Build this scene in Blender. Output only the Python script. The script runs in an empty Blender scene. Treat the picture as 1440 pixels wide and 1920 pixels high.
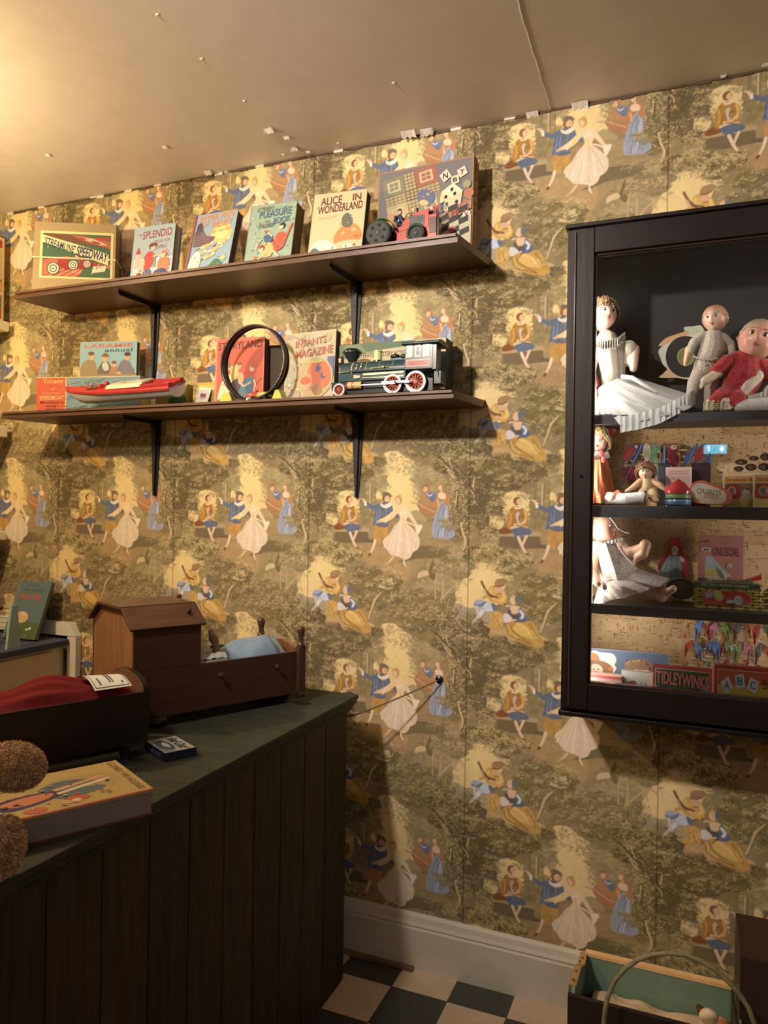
import bpy, math, random
import numpy as np
from mathutils import Vector, Matrix, Euler
SC = bpy.context.scene
COL = SC.collection
random.seed(7)
PI = math.pi

# ------------------------------------------------------------------ camera
CF, CYAW, CPIT, CROL = 1397.7, .3928, .0002, .0161      # focal length in pixels of the 1440x1920 frame, then angles
CAM = np.array([0., -2.3, 1.48])
def _basis():
    cy, sy = math.cos(CYAW), math.sin(CYAW)
    F = np.array([-sy, cy, 0]); R = np.array([cy, sy, 0]); U = np.array([0, 0, 1.])
    F2 = F*math.cos(CPIT)+U*math.sin(CPIT); U2 = U*math.cos(CPIT)-F*math.sin(CPIT)
    R3 = R*math.cos(CROL)+U2*math.sin(CROL); U3 = U2*math.cos(CROL)-R*math.sin(CROL)
    return R3, U3, F2
BR_, BU_, BF_ = _basis()
cd = bpy.data.cameras.new('camera'); cam = bpy.data.objects.new('camera', cd); COL.objects.link(cam)
cd.sensor_fit = 'VERTICAL'; cd.sensor_height = 36; cd.sensor_width = 27; cd.lens = CF/1920*36; cd.clip_start = .05
cam.matrix_world = Matrix(((BR_[0], BU_[0], -BF_[0], CAM[0]), (BR_[1], BU_[1], -BF_[1], CAM[1]), (BR_[2], BU_[2], -BF_[2], CAM[2]), (0, 0, 0, 1)))
SC.camera = cam
SC.view_settings.view_transform = 'Standard'; SC.view_settings.look = 'None'
SC.view_settings.exposure = 0.0; SC.view_settings.gamma = 1.0
# ------------------------------------------------------------------ light
w = bpy.data.worlds.new('world'); SC.world = w; w.use_nodes = True
w.node_tree.nodes['Background'].inputs[0].default_value = (.75, .72, .70, 1); w.node_tree.nodes['Background'].inputs[1].default_value = .05
def light(name, typ, loc, power, color, size=.1, aim=None, sy=None, spot=None):
    d = bpy.data.lights.new(name, typ); d.energy = power; d.color = color
    if typ == 'AREA':
        d.size = size
        if sy: d.shape = 'RECTANGLE'; d.size_y = sy
    else: d.shadow_soft_size = size
    if spot: d.spot_size = math.radians(spot); d.spot_blend = 1.0
    o = bpy.data.objects.new(name, d); COL.objects.link(o); o.location = loc
    if aim is not None: o.rotation_euler = (Vector(aim)-Vector(loc)).to_track_quat('-Z', 'Y').to_euler()
    return o
light('warm_lamp', 'POINT', (-2.28, -1.15, 2.38), 54, (1, .70, .36), .035)
light('room_lamp', 'SPOT', (-1.25, -2.05, 2.62), 212, (1, .87, .73), .06, aim=(-.55, 0, 1.90), spot=88)
light('back_lamp', 'AREA', (1.1, -3.6, 2.5), 5, (.97, .93, 1), .5, aim=(-.4, 0, .9))
light('case_lamp', 'AREA', (-.284, -.200, 1.58), 4.8, (1, .86, .70), .02, aim=(.15, -.10, 1.58), sy=1.12)

light('case_fill_right', 'AREA', (.575, -.200, 1.58), 8, (1, .86, .72), .02, aim=(.1, -.10, 1.58), sy=1.12)  # added fill from the right, brightens what the left tube leaves dark
# ------------------------------------------------------------------ helpers
def lin(c):
    c = np.asarray(c, float)/255.
    return np.where(c <= .04045, c/12.92, ((c+.055)/1.055)**2.4)
WARM = np.array([1.05, .82, .56]); NEUT = np.array([1.1, 1.0, .88]); DIM = np.array([.30, .21, .12]); ROSE = np.array([.6, .52, .42])
TINT = [WARM]
def K(c, t=None):
    a = lin(c)/(TINT[0] if t is None else t); g = a@np.array([.3, .55, .15]); a = a*.82+g*.18*np.array([1.06, 1., .88])
    return tuple(np.clip(a, .004, .88))
def P(px, py, Y=None, Z=None, X=None):
    """point of the place seen at a pixel of the photograph, on the plane y=Y, z=Z or x=X"""
    d = BF_+(px-720)/CF*BR_-(py-960)/CF*BU_
    t = (Y-CAM[1])/d[1] if Y is not None else (Z-CAM[2])/d[2] if Z is not None else (X-CAM[0])/d[0]
    return CAM+d*t
def px_of(p):
    v = np.asarray(p, float)-CAM; k = v@BF_
    return 720+CF*(v@BR_)/k, 960-CF*(v@BU_)/k

MATS = {}
def mat(kind):
    """node material; the colour of every face comes from the mesh, broken up by procedural noise"""
    if kind in MATS: return MATS[kind]
    S = dict(wallpaper=(.9, 0, .12, 300, .03, 0), paper=(.62, 0, .25, 40, .04, 0), gloss=(.22, 0, .5, 30, .02, 0), paint=(.5, 0, .4, 60, .05, .05), wood=(.38, 0, .4, 8, .14, .08), board=(.42, 0, .4, 8, .16, .1),
             rawwood=(.6, 0, .3, 8, .2, .15), rawboard=(.6, 0, .3, 7, .26, .12), metal=(.3, .9, .5, 40, .05, 0), cloth=(.95, 0, .1, 260, .12, .35), silk=(.38, 0, .4, 50, .06, .05),
             skin=(.32, 0, .4, 30, .05, 0), velvet=(.9, 0, .1, 120, .30, .3), rubber=(.7, 0, .3, 60, .1, .1), fur=(.9, 0, .1, 90, .25, 0), hair=(.5, 0, .3, 300, .25, .4),
             cork=(.85, 0, .2, 90, .0, .1), plaster=(.40, 0, .35, 14, .025, .05), ink=(.55, 0, .25, 200, .03, 0), knit=(.95, 0, .1, 420, .22, .8), tin=(.25, .0, .6, 30, .04, 0))
    r, me, sp, sc, va, bu = S[kind]
    m = bpy.data.materials.new(kind); m.use_nodes = True; nt = m.node_tree; N = nt.nodes; L = nt.links
    b = N['Principled BSDF']; b.inputs['Roughness'].default_value = r; b.inputs['Metallic'].default_value = me
    b.inputs['Specular IOR Level'].default_value = sp
    a = N.new('ShaderNodeAttribute'); a.attribute_name = 'Tone'
    tc = N.new('ShaderNodeTexCoord'); mp = N.new('ShaderNodeMapping'); L.new(tc.outputs['Object'], mp.inputs[0])
    if kind in ('wood', 'rawwood'): mp.inputs['Scale'].default_value = (1.2, 9, 9)
    if kind in ('board', 'rawboard'): mp.inputs['Scale'].default_value = (9, 9, .9)
    no = N.new('ShaderNodeTexNoise'); no.inputs['Scale'].default_value = sc; no.inputs['Detail'].default_value = 5; L.new(mp.outputs[0], no.inputs[0])
    mr = N.new('ShaderNodeMapRange'); mr.inputs['From Min'].default_value = .3; mr.inputs['From Max'].default_value = .7
    mr.inputs['To Min'].default_value = 1-va*1.6; mr.inputs['To Max'].default_value = 1+va; L.new(no.outputs[0], mr.inputs['Value'])
    mx = N.new('ShaderNodeVectorMath'); mx.operation = 'SCALE'; L.new(a.outputs['Color'], mx.inputs[0]); L.new(mr.outputs[0], mx.inputs['Scale'])
    L.new(mx.outputs[0], b.inputs['Base Color'])
    if kind == 'velvet' or kind == 'fur': b.inputs['Sheen Weight'].default_value = .3
    if bu:
        bp = N.new('ShaderNodeBump'); bp.inputs['Strength'].default_value = bu; bp.inputs['Distance'].default_value = .004
        L.new(no.outputs[0], bp.inputs['Height']); L.new(bp.outputs[0], b.inputs['Normal'])
    MATS[kind] = m
    return m
def glass_mat():
    if 'glass' in MATS: return MATS['glass']
    m = bpy.data.materials.new('glass'); m.use_nodes = True; N = m.node_tree.nodes; L = m.node_tree.links; N.remove(N['Principled BSDF'])
    t = N.new('ShaderNodeBsdfTransparent'); t.inputs[0].default_value = (.95, .96, .96, 1); g = N.new('ShaderNodeBsdfGlossy'); g.inputs['Roughness'].default_value = .02
    f = N.new('ShaderNodeFresnel'); f.inputs[0].default_value = 1.5; x = N.new('ShaderNodeMixShader')
    L.new(f.outputs[0], x.inputs[0]); L.new(t.outputs[0], x.inputs[1]); L.new(g.outputs[0], x.inputs[2]); L.new(x.outputs[0], N['Material Output'].inputs[0])
    MATS['glass'] = m
    return m
def emit_mat(name, c, s):
    m = bpy.data.materials.new(name); m.use_nodes = True; b = m.node_tree.nodes['Principled BSDF']
    b.inputs['Emission Color'].default_value = (*c, 1); b.inputs['Emission Strength'].default_value = s; b.inputs['Base Color'].default_value = (*c, 1)
    return m

class MB:
    """collects shapes; every face keeps a colour"""
    def __init__(s, c=(200, 200, 200), t=None): s.v = []; s.f = []; s.c = []; s.sm = []; s.t = t; s.col = K(c, t); s.M = Matrix()
    def color(s, c): s.col = K(c, s.t); return s
    def add(s, vs, fs, c=None, smooth=False):
        c = s.col if c is None else K(c, s.t); n = len(s.v); M = s.M
        s.v += [tuple(M @ Vector(p)) for p in vs]
        for f in fs: s.f.append([i+n for i in f]); s.c.append(c); s.sm.append(smooth)
        return s
    def box(s, x0, x1, y0, y1, z0, z1, c=None):
        return s.add([(x0,y0,z0),(x1,y0,z0),(x1,y1,z0),(x0,y1,z0),(x0,y0,z1),(x1,y0,z1),(x1,y1,z1),(x0,y1,z1)],
                     [(0,3,2,1),(4,5,6,7),(0,1,5,4),(1,2,6,5),(2,3,7,6),(3,0,4,7)], c)
    def prism(s, pts, a, b, axis='y', c=None, cs=None):
        """outline pts (two coordinates) swept along an axis from a to b"""
        def q(p, t): return {'y': (p[0], t, p[1]), 'x': (t, p[0], p[1]), 'z': (p[0], p[1], t)}[axis]
        n = len(pts); vs = [q(p, a) for p in pts]+[q(p, b) for p in pts]
        s.add(vs, [list(range(n)), list(range(2*n-1, n-1, -1))], c)
        return s.add(vs, [(i, i+n, (i+1) % n+n, (i+1) % n) for i in range(n)], cs or c, smooth=n > 14)
    def tube(s, path, r, n=8, c=None, cap=True, flat=1.):
        path = [Vector(p) for p in path]; m = len(path); R = r if hasattr(r, '__len__') else [r]*m; vs = []
        up = None
        for i, p in enumerate(path):
            d = (path[min(i+1, m-1)]-path[max(i-1, 0)]).normalized()
            if up is None: up = d.orthogonal().normalized()
            up = (up-d*up.dot(d))
            up = up.normalized() if up.length > 1e-6 else d.orthogonal().normalized()
            sd = d.cross(up)
            vs += [tuple(p+(up*math.cos(2*PI*k/n)+sd*math.sin(2*PI*k/n)*flat)*R[i]) for k in range(n)]
        fs = [(i*n+k, i*n+(k+1) % n, (i+1)*n+(k+1) % n, (i+1)*n+k) for i in range(m-1) for k in range(n)]
        s.add(vs, fs, c, True)
        if cap: s.add(vs[:n], [list(range(n-1, -1, -1))], c); s.add(vs[-n:], [list(range(n))], c)
        return s
    def ell(s, x, y, z, rx, ry=None, rz=None, c=None, n=14, m=9, rot=None):
        ry = rx if ry is None else ry; rz = rx if rz is None else rz; vs = []
        Rm = Euler(rot).to_matrix() if rot else None
        for i in range(m+1):
            a = PI*i/m
            for k in range(n):
                p = Vector((rx*math.sin(a)*math.cos(2*PI*k/n), ry*math.sin(a)*math.sin(2*PI*k/n), rz*math.cos(a)))
                if Rm: p = Rm @ p
                vs.append((x+p.x, y+p.y, z+p.z))
        return s.add(vs, [(i*n+k, (i+1)*n+k, (i+1)*n+(k+1) % n, i*n+(k+1) % n) for i in range(m) for k in range(n)], c, True)
    def lathe(s, prof, x=0, y=0, z=0, axis='z', n=24, c=None):
        """prof = (radius, height[, colour])"""
        def q(r, h, a):
            u, v = r*math.cos(a), r*math.sin(a)
            return {'z': (x+u, y+v, z+h), 'y': (x+u, y+h, z+v), 'x': (x+h, y+u, z+v)}[axis]
        for i in range(len(prof)-1):
            A, B = prof[i], prof[i+1]
            vs = [q(A[0], A[1], 2*PI*k/n) for k in range(n)]+[q(B[0], B[1], 2*PI*k/n) for k in range(n)]
            s.add(vs, [(k, (k+1) % n, (k+1) % n+n, k+n) for k in range(n)], A[2] if len(A) > 2 else c, True)
        return s
    def loft(s, rings, c=None, close=True, cap=False, smooth=True):
        n = len(rings[0]); vs = [p for r in rings for p in r]; e = n if close else n-1
        s.add(vs, [(i*n+k, i*n+(k+1) % n, (i+1)*n+(k+1) % n, (i+1)*n+k) for i in range(len(rings)-1) for k in range(e)], c, smooth)
        if cap: s.add(rings[0], [list(range(n-1, -1, -1))], c); s.add(rings[-1], [list(range(n))], c)
        return s
    def build(s, name, kind, parent=None, bevel=0, weld=False):
        me = bpy.data.meshes.new(name); me.from_pydata(s.v, [], s.f)
        a = me.attributes.new('Tone', 'FLOAT_COLOR', 'CORNER')
        tot = [len(f) for f in s.f]; arr = np.repeat(np.array([(*c, 1) for c in s.c], 'f'), tot, axis=0)
        a.data.foreach_set('color', arr.ravel()); me.polygons.foreach_set('use_smooth', s.sm)
        me.materials.append(mat(kind) if isinstance(kind, str) else kind); me.update()
        o = bpy.data.objects.new(name, me); COL.objects.link(o)
        if parent: o.parent = parent
        if bevel:
            b = o.modifiers.new('bevel', 'BEVEL'); b.width = bevel; b.segments = 2; b.limit_method = 'ANGLE'; b.angle_limit = .6
        return o
def thing(name, label, cat, loc=(0, 0, 0), rz=0, group=None, rot=None):
    o = bpy.data.objects.new(name, None); COL.objects.link(o); o.empty_display_size = .05
    o.location = loc; o.rotation_euler = rot or (0, 0, rz); o['label'] = label; o['category'] = cat
    if group: o['group'] = group
    return o
def tag(o, label, cat, group=None):
    o['label'] = label; o['category'] = cat
    if group: o['group'] = group
    return o
def struct(o): o['kind'] = 'structure'; return o

# lettering
_g = {}
def glyphs(text, bold=0., spacing=1.):
    k = (text, bold, spacing)
    if k not in _g:
        cu = bpy.data.curves.new('t', 'FONT'); cu.body = text; cu.size = 1; cu.offset = bold; cu.space_character = spacing
        cu.resolution_u = 3; cu.dimensions = '2D'; cu.fill_mode = 'FRONT'
        ob = bpy.data.objects.new('t', cu); me = ob.to_mesh()
        vs = [tuple(v.co) for v in me.vertices]; fs = [tuple(p.vertices) for p in me.polygons]
        ob.to_mesh_clear(); bpy.data.objects.remove(ob); bpy.data.curves.remove(cu)
        xs = [v[0] for v in vs]; ys = [v[1] for v in vs]
        x0, x1, y0, y1 = min(xs), max(xs), min(ys), max(ys)
        _g[k] = ([((v[0]-x0)/(x1-x0), (v[1]-y0)/(y1-y0)) for v in vs], fs)
    return _g[k]
class Art:
    """printed picture: flat inks laid over one another on a sheet w x h; picture coordinates 0..100 from the top left"""
    def __init__(s, mb, w, h, y=0., M=None, step=.00005): s.b = mb; s.w = w; s.h = h; s.y = y; s.step = step
    def q(s, p): return (p[0]/100*s.w, s.y, s.h*(1-p[1]/100))
    def up(s): s.y -= s.step
    def P(s, pts, c): s.up(); s.b.add([s.q(p) for p in pts], [list(range(len(pts)))[::-1]], c); return s
    def R(s, x0, y0, x1, y1, c): return s.P([(x0, y0), (x1, y0), (x1, y1), (x0, y1)], c)
    def F(s, x0, y0, x1, y1, w, c):
        hx = w; hy = w*s.w/s.h
        s.R(x0, y0, x1, y0+hy, c); s.R(x0, y1-hy, x1, y1, c); s.R(x0, y0, x0+hx, y1, c); return s.R(x1-hx, y0, x1, y1, c)
    def E(s, x, y, rx, ry, c, rot=0, n=16, a0=0, a1=360):
        k = s.w/s.h; cs, sn = math.cos(math.radians(rot)), math.sin(math.radians(rot)); pts = []
        m = n if a1-a0 >= 360 else n+1
        for i in range(m):
            a = math.radians(a0+(a1-a0)*i/n); u, v = rx*math.cos(a), ry*math.sin(a)
            pts.append((x+u*cs-v*sn, y+(u*sn+v*cs)*k))
        return s.P(pts, c)           # radii are in percent of the width
    def S(s, pts, c, n=4):
        out = []; m = len(pts)
        for i in range(m):
            a, b, cc, d = [np.array(pts[(i+j-1) % m], float) for j in range(4)]
            for t in np.arange(n)/n:
                out.append(tuple(.5*((2*b)+(-a+cc)*t+(2*a-5*b+4*cc-d)*t*t+(-a+3*b-3*cc+d)*t**3)))
        return s.P(out, c)
    def L(s, pts, wd, c):
        k = s.w/s.h
        for a, b in zip(pts[:-1], pts[1:]):
            d = np.array([b[0]-a[0], (b[1]-a[1])/k]); l = np.hypot(*d)+1e-9; nx, ny = -d[1]/l*wd/2, d[0]/l*wd/2*k
            s.P([(a[0]+nx, a[1]+ny), (b[0]+nx, b[1]+ny), (b[0]-nx, b[1]-ny), (a[0]-nx, a[1]-ny)], c)
        return s
    def T(s, text, x0, y0, x1, y1, c, bold=.01, sl=0., sk=0., sp=1.):
        """lettering fitted in the box; sl raises the right end (percent of height), sk shears"""
        g, fs = glyphs(text, bold, sp); s.up()
        vs = [s.q((x0+(x1-x0)*(u+sk*v), y1-(y1-y0)*v-sl*u)) for u, v in g]
        s.b.add(vs, [f if True else f for f in fs], c); return s
    def face(s, x, y, r, skin, hair, flip=1, hat=None):
        s.E(x-.15*r*flip, y-.25*r, r*1.12, r*1.15, hair); s.E(x+.12*r*flip, y+.1*r, r*.82, r*.95, skin)
        s.E(x+.1*r*flip, y-.75*r*s.w/s.h, r*.8, r*.42, hair); k = s.w/s.h
        s.E(x-.15*r*flip, y+.02*r*k, .1*r, .1*r, (60, 45, 40), n=6); s.E(x+.5*r*flip, y+.02*r*k, .1*r, .1*r, (60, 45, 40), n=6)
        s.E(x+.2*r*flip, y+.55*r*k, .2*r, .09*r, (190, 80, 60), n=8)
        if hat: s.E(x-.1*r*flip, y-.8*r*k, r*1.5, r*.35, hat); s.E(x-.1*r*flip, y-1.1*r*k, r*.9, r*.55, hat)
        return s
    def noise(s, n, cols, r0=1, r1=4, box=(0, 0, 100, 100), seed=1, asp=.5):
        rg = random.Random(seed)
        for i in range(n):
            s.E(rg.uniform(box[0], box[2]), rg.uniform(box[1], box[3]), rg.uniform(r0, r1), rg.uniform(r0, r1)*asp, rg.choice(cols), rg.uniform(0, 180), n=7)
        return s
# ------------------------------------------------------------------ the setting
WH = 2.72; XL, XR, YB = -2.95, 1.7, -4.2
WT, HT, SX, ZT = .5773, .5727, -2.3906, 2.72        # width and height of one repeat of the wallpaper, first seam, top
NT = 576
CV = np.zeros((NT, NT, 3))
def to_tile(p): return (((p[0]-SX)/WT)*NT, ((ZT-p[2])/HT)*NT)
def tA(x, y): return to_tile(P(600+x/4.8, 880+y/4.8, Y=0.))          # reading marks off the dancers' panel of the paper
def tB(x, y): return to_tile(P(860+x/6.545, 1060+y/6.545, Y=0.))     # off the musicians' panel
def window(x0, x1, y0, y1):
    xs = np.arange(int(math.floor(x0)), int(math.ceil(x1))+1); ys = np.arange(int(math.floor(y0)), int(math.ceil(y1))+1)
    return xs, ys
def inside(pts, X, Y):
    m = np.zeros(X.shape, bool); n = len(pts)
    for i in range(n):
        (x1, y1), (x2, y2) = pts[i], pts[(i+1) % n]
        if y1 == y2: continue
        m ^= ((y1 > Y) != (y2 > Y)) & (X < (x2-x1)*(Y-y1)/(y2-y1)+x1)
    return m
def vnoise(seed, cell):
    rg = np.random.RandomState(seed); n = max(2, NT//cell); g = rg.rand(n, n); t = np.arange(NT)*n/NT; i = t.astype(int); f = t-i; f = f*f*(3-2*f); j = (i+1) % n
    a = g[i][:, i]*(1-f)[None]+g[i][:, j]*f[None]; b = g[j][:, i]*(1-f)[None]+g[j][:, j]*f[None]
    return a*(1-f)[:, None]+b*f[:, None]
NZ = sum(vnoise(k, c)*w_ for k, c, w_ in ((1, 48, .4), (2, 24, .3), (3, 12, .2), (4, 6, .1)))
NZ2 = sum(vnoise(k+20, c)*w_ for k, c, w_ in ((1, 20, .3), (2, 9, .35), (3, 4, .35)))
def put(xs, ys, m, c, al=1.):
    ix = np.ix_(ys % NT, xs % NT); CV[ix] = CV[ix]*(1-m[..., None]*al)+np.asarray(c, float)*m[..., None]*al
def catmull(pts, n=5):
    out = []; m = len(pts)
    for i in range(m):
        a, b, cc, d = [np.array(pts[(i+j-1) % m], float) for j in range(4)]
        for t in np.arange(n)/n: out.append(tuple(.5*((2*b)+(-a+cc)*t+(2*a-5*b+4*cc-d)*t*t+(-a+3*b-3*cc+d)*t**3)))
    return out
def wp(pts, c, T=tA, sm=True, al=1., rag=0., tex=0.):
    q = [T(*p) for p in pts]
    if sm: q = catmull(q)
    x = [p[0] for p in q]; y = [p[1] for p in q]; xs, ys = window(min(x)-rag, max(x)+rag, min(y)-rag, max(y)+rag)
    X, Y = np.meshgrid(xs+.5, ys+.5)
    nz = NZ2[np.ix_(ys % NT, xs % NT)]; nz3 = NZ[np.ix_(ys % NT, xs % NT)]
    if rag: X = X+(nz-.5)*rag*4; Y = Y+(nz3-.5)*rag*4
    m = inside(q, X, Y).astype(float)
    cc = np.asarray(c, float)[None, None]*(1+tex*(nz-.5)*2)[..., None] if tex else np.asarray(c, float)
    put(xs, ys, m, cc, al)
def wl(pts, wd, c, T=tA, al=1.):
    """brush stroke through pts; wd = width or list, in reading units"""
    q = [T(*p) for p in pts]; k = 1/4.8*2.0 if T is tA else 1/6.545*2.05
    n = len(q); W = wd if hasattr(wd, '__len__') else [wd]*n; fine = []
    for i in range(n-1):
        a, b, cc, d = [np.array(q[min(max(i+j-1, 0), n-1)]) for j in range(4)]
        L_ = max(2, int(np.hypot(*(cc-b))/1.0))
        for s_ in range(L_):
            t = s_/L_; fine.append((.5*((2*b)+(-a+cc)*t+(2*a-5*b+4*cc-d)*t*t+(-a+3*b-3*cc+d)*t**3), (W[i]*(1-t)+W[i+1]*t)*k/2))
    for p, r in fine:
        r = max(r, .55); xs, ys = window(p[0]-r-1, p[0]+r+1, p[1]-r-1, p[1]+r+1); X, Y = np.meshgrid(xs+.5, ys+.5)
        put(xs, ys, np.clip(r+.5-np.hypot(X-p[0], Y-p[1]), 0, 1), c, al)
def we(x, y, rx, ry, c, T=tA, rot=0, al=1.):
    wp([(x+rx*math.cos(a)*math.cos(rot)-ry*math.sin(a)*math.sin(rot), y+rx*math.cos(a)*math.sin(rot)+ry*math.sin(a)*math.cos(rot)) for a in np.arange(8)*PI/4], c, T, True, al)
RG = random.Random(3)
def leaf(x, y, a, l, wd, c, al=.9):
    """x, y in tile pixels"""
    xs, ys = window(x-l, x+l, y-l, y+l); X, Y = np.meshgrid(xs+.5-x, ys+.5-y); u = X*math.cos(a)+Y*math.sin(a); v = -X*math.sin(a)+Y*math.cos(a)
    put(xs, ys, np.clip(1.6-1.6*((u/l)**2+(v/wd)**2), 0, 1), c, al)
def mixc(a, b, t): return tuple(a[i]*(1-t)+b[i]*t for i in range(3))
def foliage(ells, dark, mid, light, n, size=(2.6, 6), under=.85, hl=.33, T=tA):
    """ells: (x, y, rx, ry) in reading units; a ragged dark mass covered with leaf strokes, the lit ones on the upper left"""
    for x, y, rx, ry in ells:
        wp([(x+rx*math.cos(a)*RG.uniform(.85, 1.1), y+ry*math.sin(a)*RG.uniform(.85, 1.1)) for a in np.arange(14)*PI/7], dark, T, True, under, rag=7, tex=.18)
    ar = [e[2]*e[3] for e in ells]; tot = sum(ar)
    for e, A in zip(ells, ar):
        m = int(n*A/tot/7)+1
        for i in range(m):
            r = math.sqrt(RG.random())*1.06; a = RG.uniform(0, 2*PI); ux, uy = r*math.cos(a), r*math.sin(a)
            cx, cy = T(e[0]+ux*e[2], e[1]+uy*e[3])
            lit = RG.random() < hl*(1.15-.75*(ux*.4+uy*.75+.2)); base = light if lit else (mid if RG.random() < .6 else dark)
            ba = RG.uniform(-.9, .9)
            for j in range(RG.randint(5, 9)):
                c = mixc(base, mid, RG.uniform(0, .45)); l = RG.uniform(*size)
                leaf(cx+RG.gauss(0, size[1]*1.25), cy+RG.gauss(0, size[1]*.65), ba+RG.uniform(-.7, .7), l, l*RG.uniform(.32, .5), c, .85 if lit else .7)
def paint_paper():
    sky = (226, 192, 118); tan = (164, 130, 80); olive = (134, 114, 68); dk = (94, 80, 48); lt = (190, 163, 100); hil = (150, 134, 92); mist = (160, 138, 88)
    CV[:] = (142, 120, 74); CV[:] *= (1+(NZ-.5)*.35)[..., None]
    # skies and far ground
    wp([(520,-60),(600,-40),(660,10),(720,-10),(800,20),(850,100),(880,180),(905,240),(880,300),(905,370),(860,400),(760,380),(640,400),(540,330),(500,240),(520,170),(590,120),(570,40)], sky, rag=5, tex=.05)
    wp([(590,1500),(560,1400),(640,1390),(740,1450),(820,1500),(830,1640),(800,1760),(600,1760),(620,1600)], sky, rag=5, tex=.05)
    wp([(860,370),(920,400),(960,460),(900,520),(840,520),(800,420)], (165,142,90), rag=3)
    wp([(150,215),(230,190),(330,205),(350,300),(340,430),(300,470),(190,430),(150,330)], (222,190,116), rag=5)
    wp([(60,380),(140,400),(160,470),(90,480),(40,420)], (216,184,112), rag=6)
    wp([(-200,820),(-100,780),(40,790),(170,820),(215,900),(180,960),(140,1060),(60,1170),(-60,1180),(-190,1140)], sky, rag=5, tex=.04)
    wp([(-260,1180),(-190,1120),(-120,1150),(-30,1150),(60,1170),(90,1260),(0,1330),(-120,1330),(-260,1320)], (156,142,106), rag=3, tex=.1)
    for i in range(7): wl([(-240+RG.uniform(0, 60), 1230+i*17), (-100, 1225+i*17), (40, 1235+i*15)], RG.uniform(6, 14), mixc((172,150,100), (132,118,78), RG.random()))
    wp([(300,520),(440,480),(1150,480),(1330,640),(1330,760),(1150,820),(900,900),(760,1040),(560,980),(440,860),(300,760),(200,640)], (156,128,80), rag=5, tex=.1)
    for i in range(60):
        x = RG.uniform(420, 1260); y = RG.uniform(620, 800); l = RG.uniform(50, 170); wl([(x-l, y+RG.uniform(-6, 6)), (x, y), (x+l, y+RG.uniform(-6, 8))], RG.uniform(4, 10), mixc((176,146,92), (118,100,62), RG.random()), al=.7)
    wp([(380,760),(520,690),(700,740),(820,880),(760,1020),(600,960),(460,860)], (172,134,80), rag=4, tex=.1)
    wp([(830,700),(1000,690),(1180,760),(1080,800),(900,800),(800,830),(700,838),(800,770)], (112,97,60), rag=3)
    wp([(200,1330),(20,1290),(-160,1330),(-150,1370),(20,1400),(180,1430),(330,1480),(480,1440),(440,1380)], (200,164,98), rag=4, tex=.12)
    wp([(0,1320),(240,1310),(460,1440),(300,1520),(120,1480),(-120,1400),(-200,1360)], (186,150,88), rag=4, tex=.12)
    # far woods
    foliage([(480,40,110,130),(560,120,60,90),(430,200,70,90)], (140,122,76), (160,138,88), (186,160,104), 420, (2, 4), .75)
    for x in (392, 405, 452, 468, 500): wl([(x, 130), (x+RG.uniform(-6, 6), 260), (x-4, 420)], RG.uniform(6, 15), (126,108,66) if x != 452 else (196,168,112), al=.8)
    foliage([(400,360,60,70),(450,440,70,40),(380,480,60,30)], (128,112,68), (144,124,78), (166,142,90), 160, (2, 4), .7)
    foliage([(880,60,60,120),(960,20,70,60),(1050,60,60,120),(1010,180,40,50)], (158,136,86), (172,148,94), (202,172,110), 380, (2, 4), .75)
    wl([(890,60),(905,200),(910,380)], 12, (150,128,80)); wl([(905,130),(935,80),(990,60)], 7, (150,128,80))
    foliage([(1020,1000,90,60),(1150,1010,120,110),(950,1060,120,50),(1230,960,60,60)], mist, (170,146,94), (190,162,106), 260, (2, 4), .65)
    foliage([(700,1090,90,80),(560,900,60,60)], (150,128,80), (168,142,88), (190,160,100), 150, (2, 4), .6)
    # distant trees beside the path and the pond
    for pts, w_ in (([(1040,1180),(1042,1060),(1046,960)], 10), ([(1070,1230),(1105,1130),(1112,980)], [18, 18, 8]), ([(1080,1190),(1150,1110),(1230,1030),(1300,1010)], [20, 16, 10, 5]), ([(1075,1090),(1062,1060)], 12)):
        wl(pts, w_, (170,144,92)); wl([(p[0]-5, p[1]) for p in pts], 4, (205,176,120))
    # twigs hanging over the edges of the skies
    for x, y, rx, ry in ((560,60,50,90),(640,-10,60,40),(780,10,60,40),(860,120,40,80),(890,230,30,60),(560,160,40,50),(530,300,30,40),(600,1440,50,40),(700,1470,60,30),(800,1540,40,50),(160,240,40,30),(320,220,40,30),(160,400,40,50),(330,440,30,30),(120,400,40,40),(60,460,40,30),(-100,800,60,30),(60,800,60,30),(180,850,40,40),(200,930,40,40),(150,1050,40,50),(-180,1080,40,50),(-150,900,40,60),(60,1160,50,20)):
        for i in range(16):
            X_, Y_ = tA(x+RG.gauss(0, rx*.7), y+RG.gauss(0, ry*.7)); cc = RG.choice([(150,130,80),(172,148,92),(128,110,66),(200,170,108)])
            for j in range(5): leaf(X_+RG.gauss(0, 5), Y_+RG.gauss(0, 3), RG.uniform(-.9, .9), RG.uniform(2, 4.5), 1.6, cc, .75)
    # main masses
    foliage([(60,60,170,150),(200,20,120,110),(20,250,140,130),(-60,420,120,110),(90,330,70,60),(40,520,80,50),(250,120,60,60)], dk, (120,102,60), lt, 2300, hl=.36)
    foliage([(-40,160,90,260),(-60,-120,120,160)], (84,71,42), (112,95,57), (170,146,86), 900)
    foliage([(1170,420,110,110),(1240,560,100,100),(1220,300,80,90),(1300,200,90,130)], (104,90,54), (134,114,68), (196,168,104), 1000)
    foliage([(110,590,110,50),(60,650,120,50)], (128,110,66), (150,128,78), (186,158,98), 300)
    foliage([(80,700,130,70),(210,770,110,70),(-40,700,120,60),(320,760,60,50),(180,830,80,40)], (96,82,46), (134,114,66), (206,176,106), 1200, hl=.55)
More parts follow.
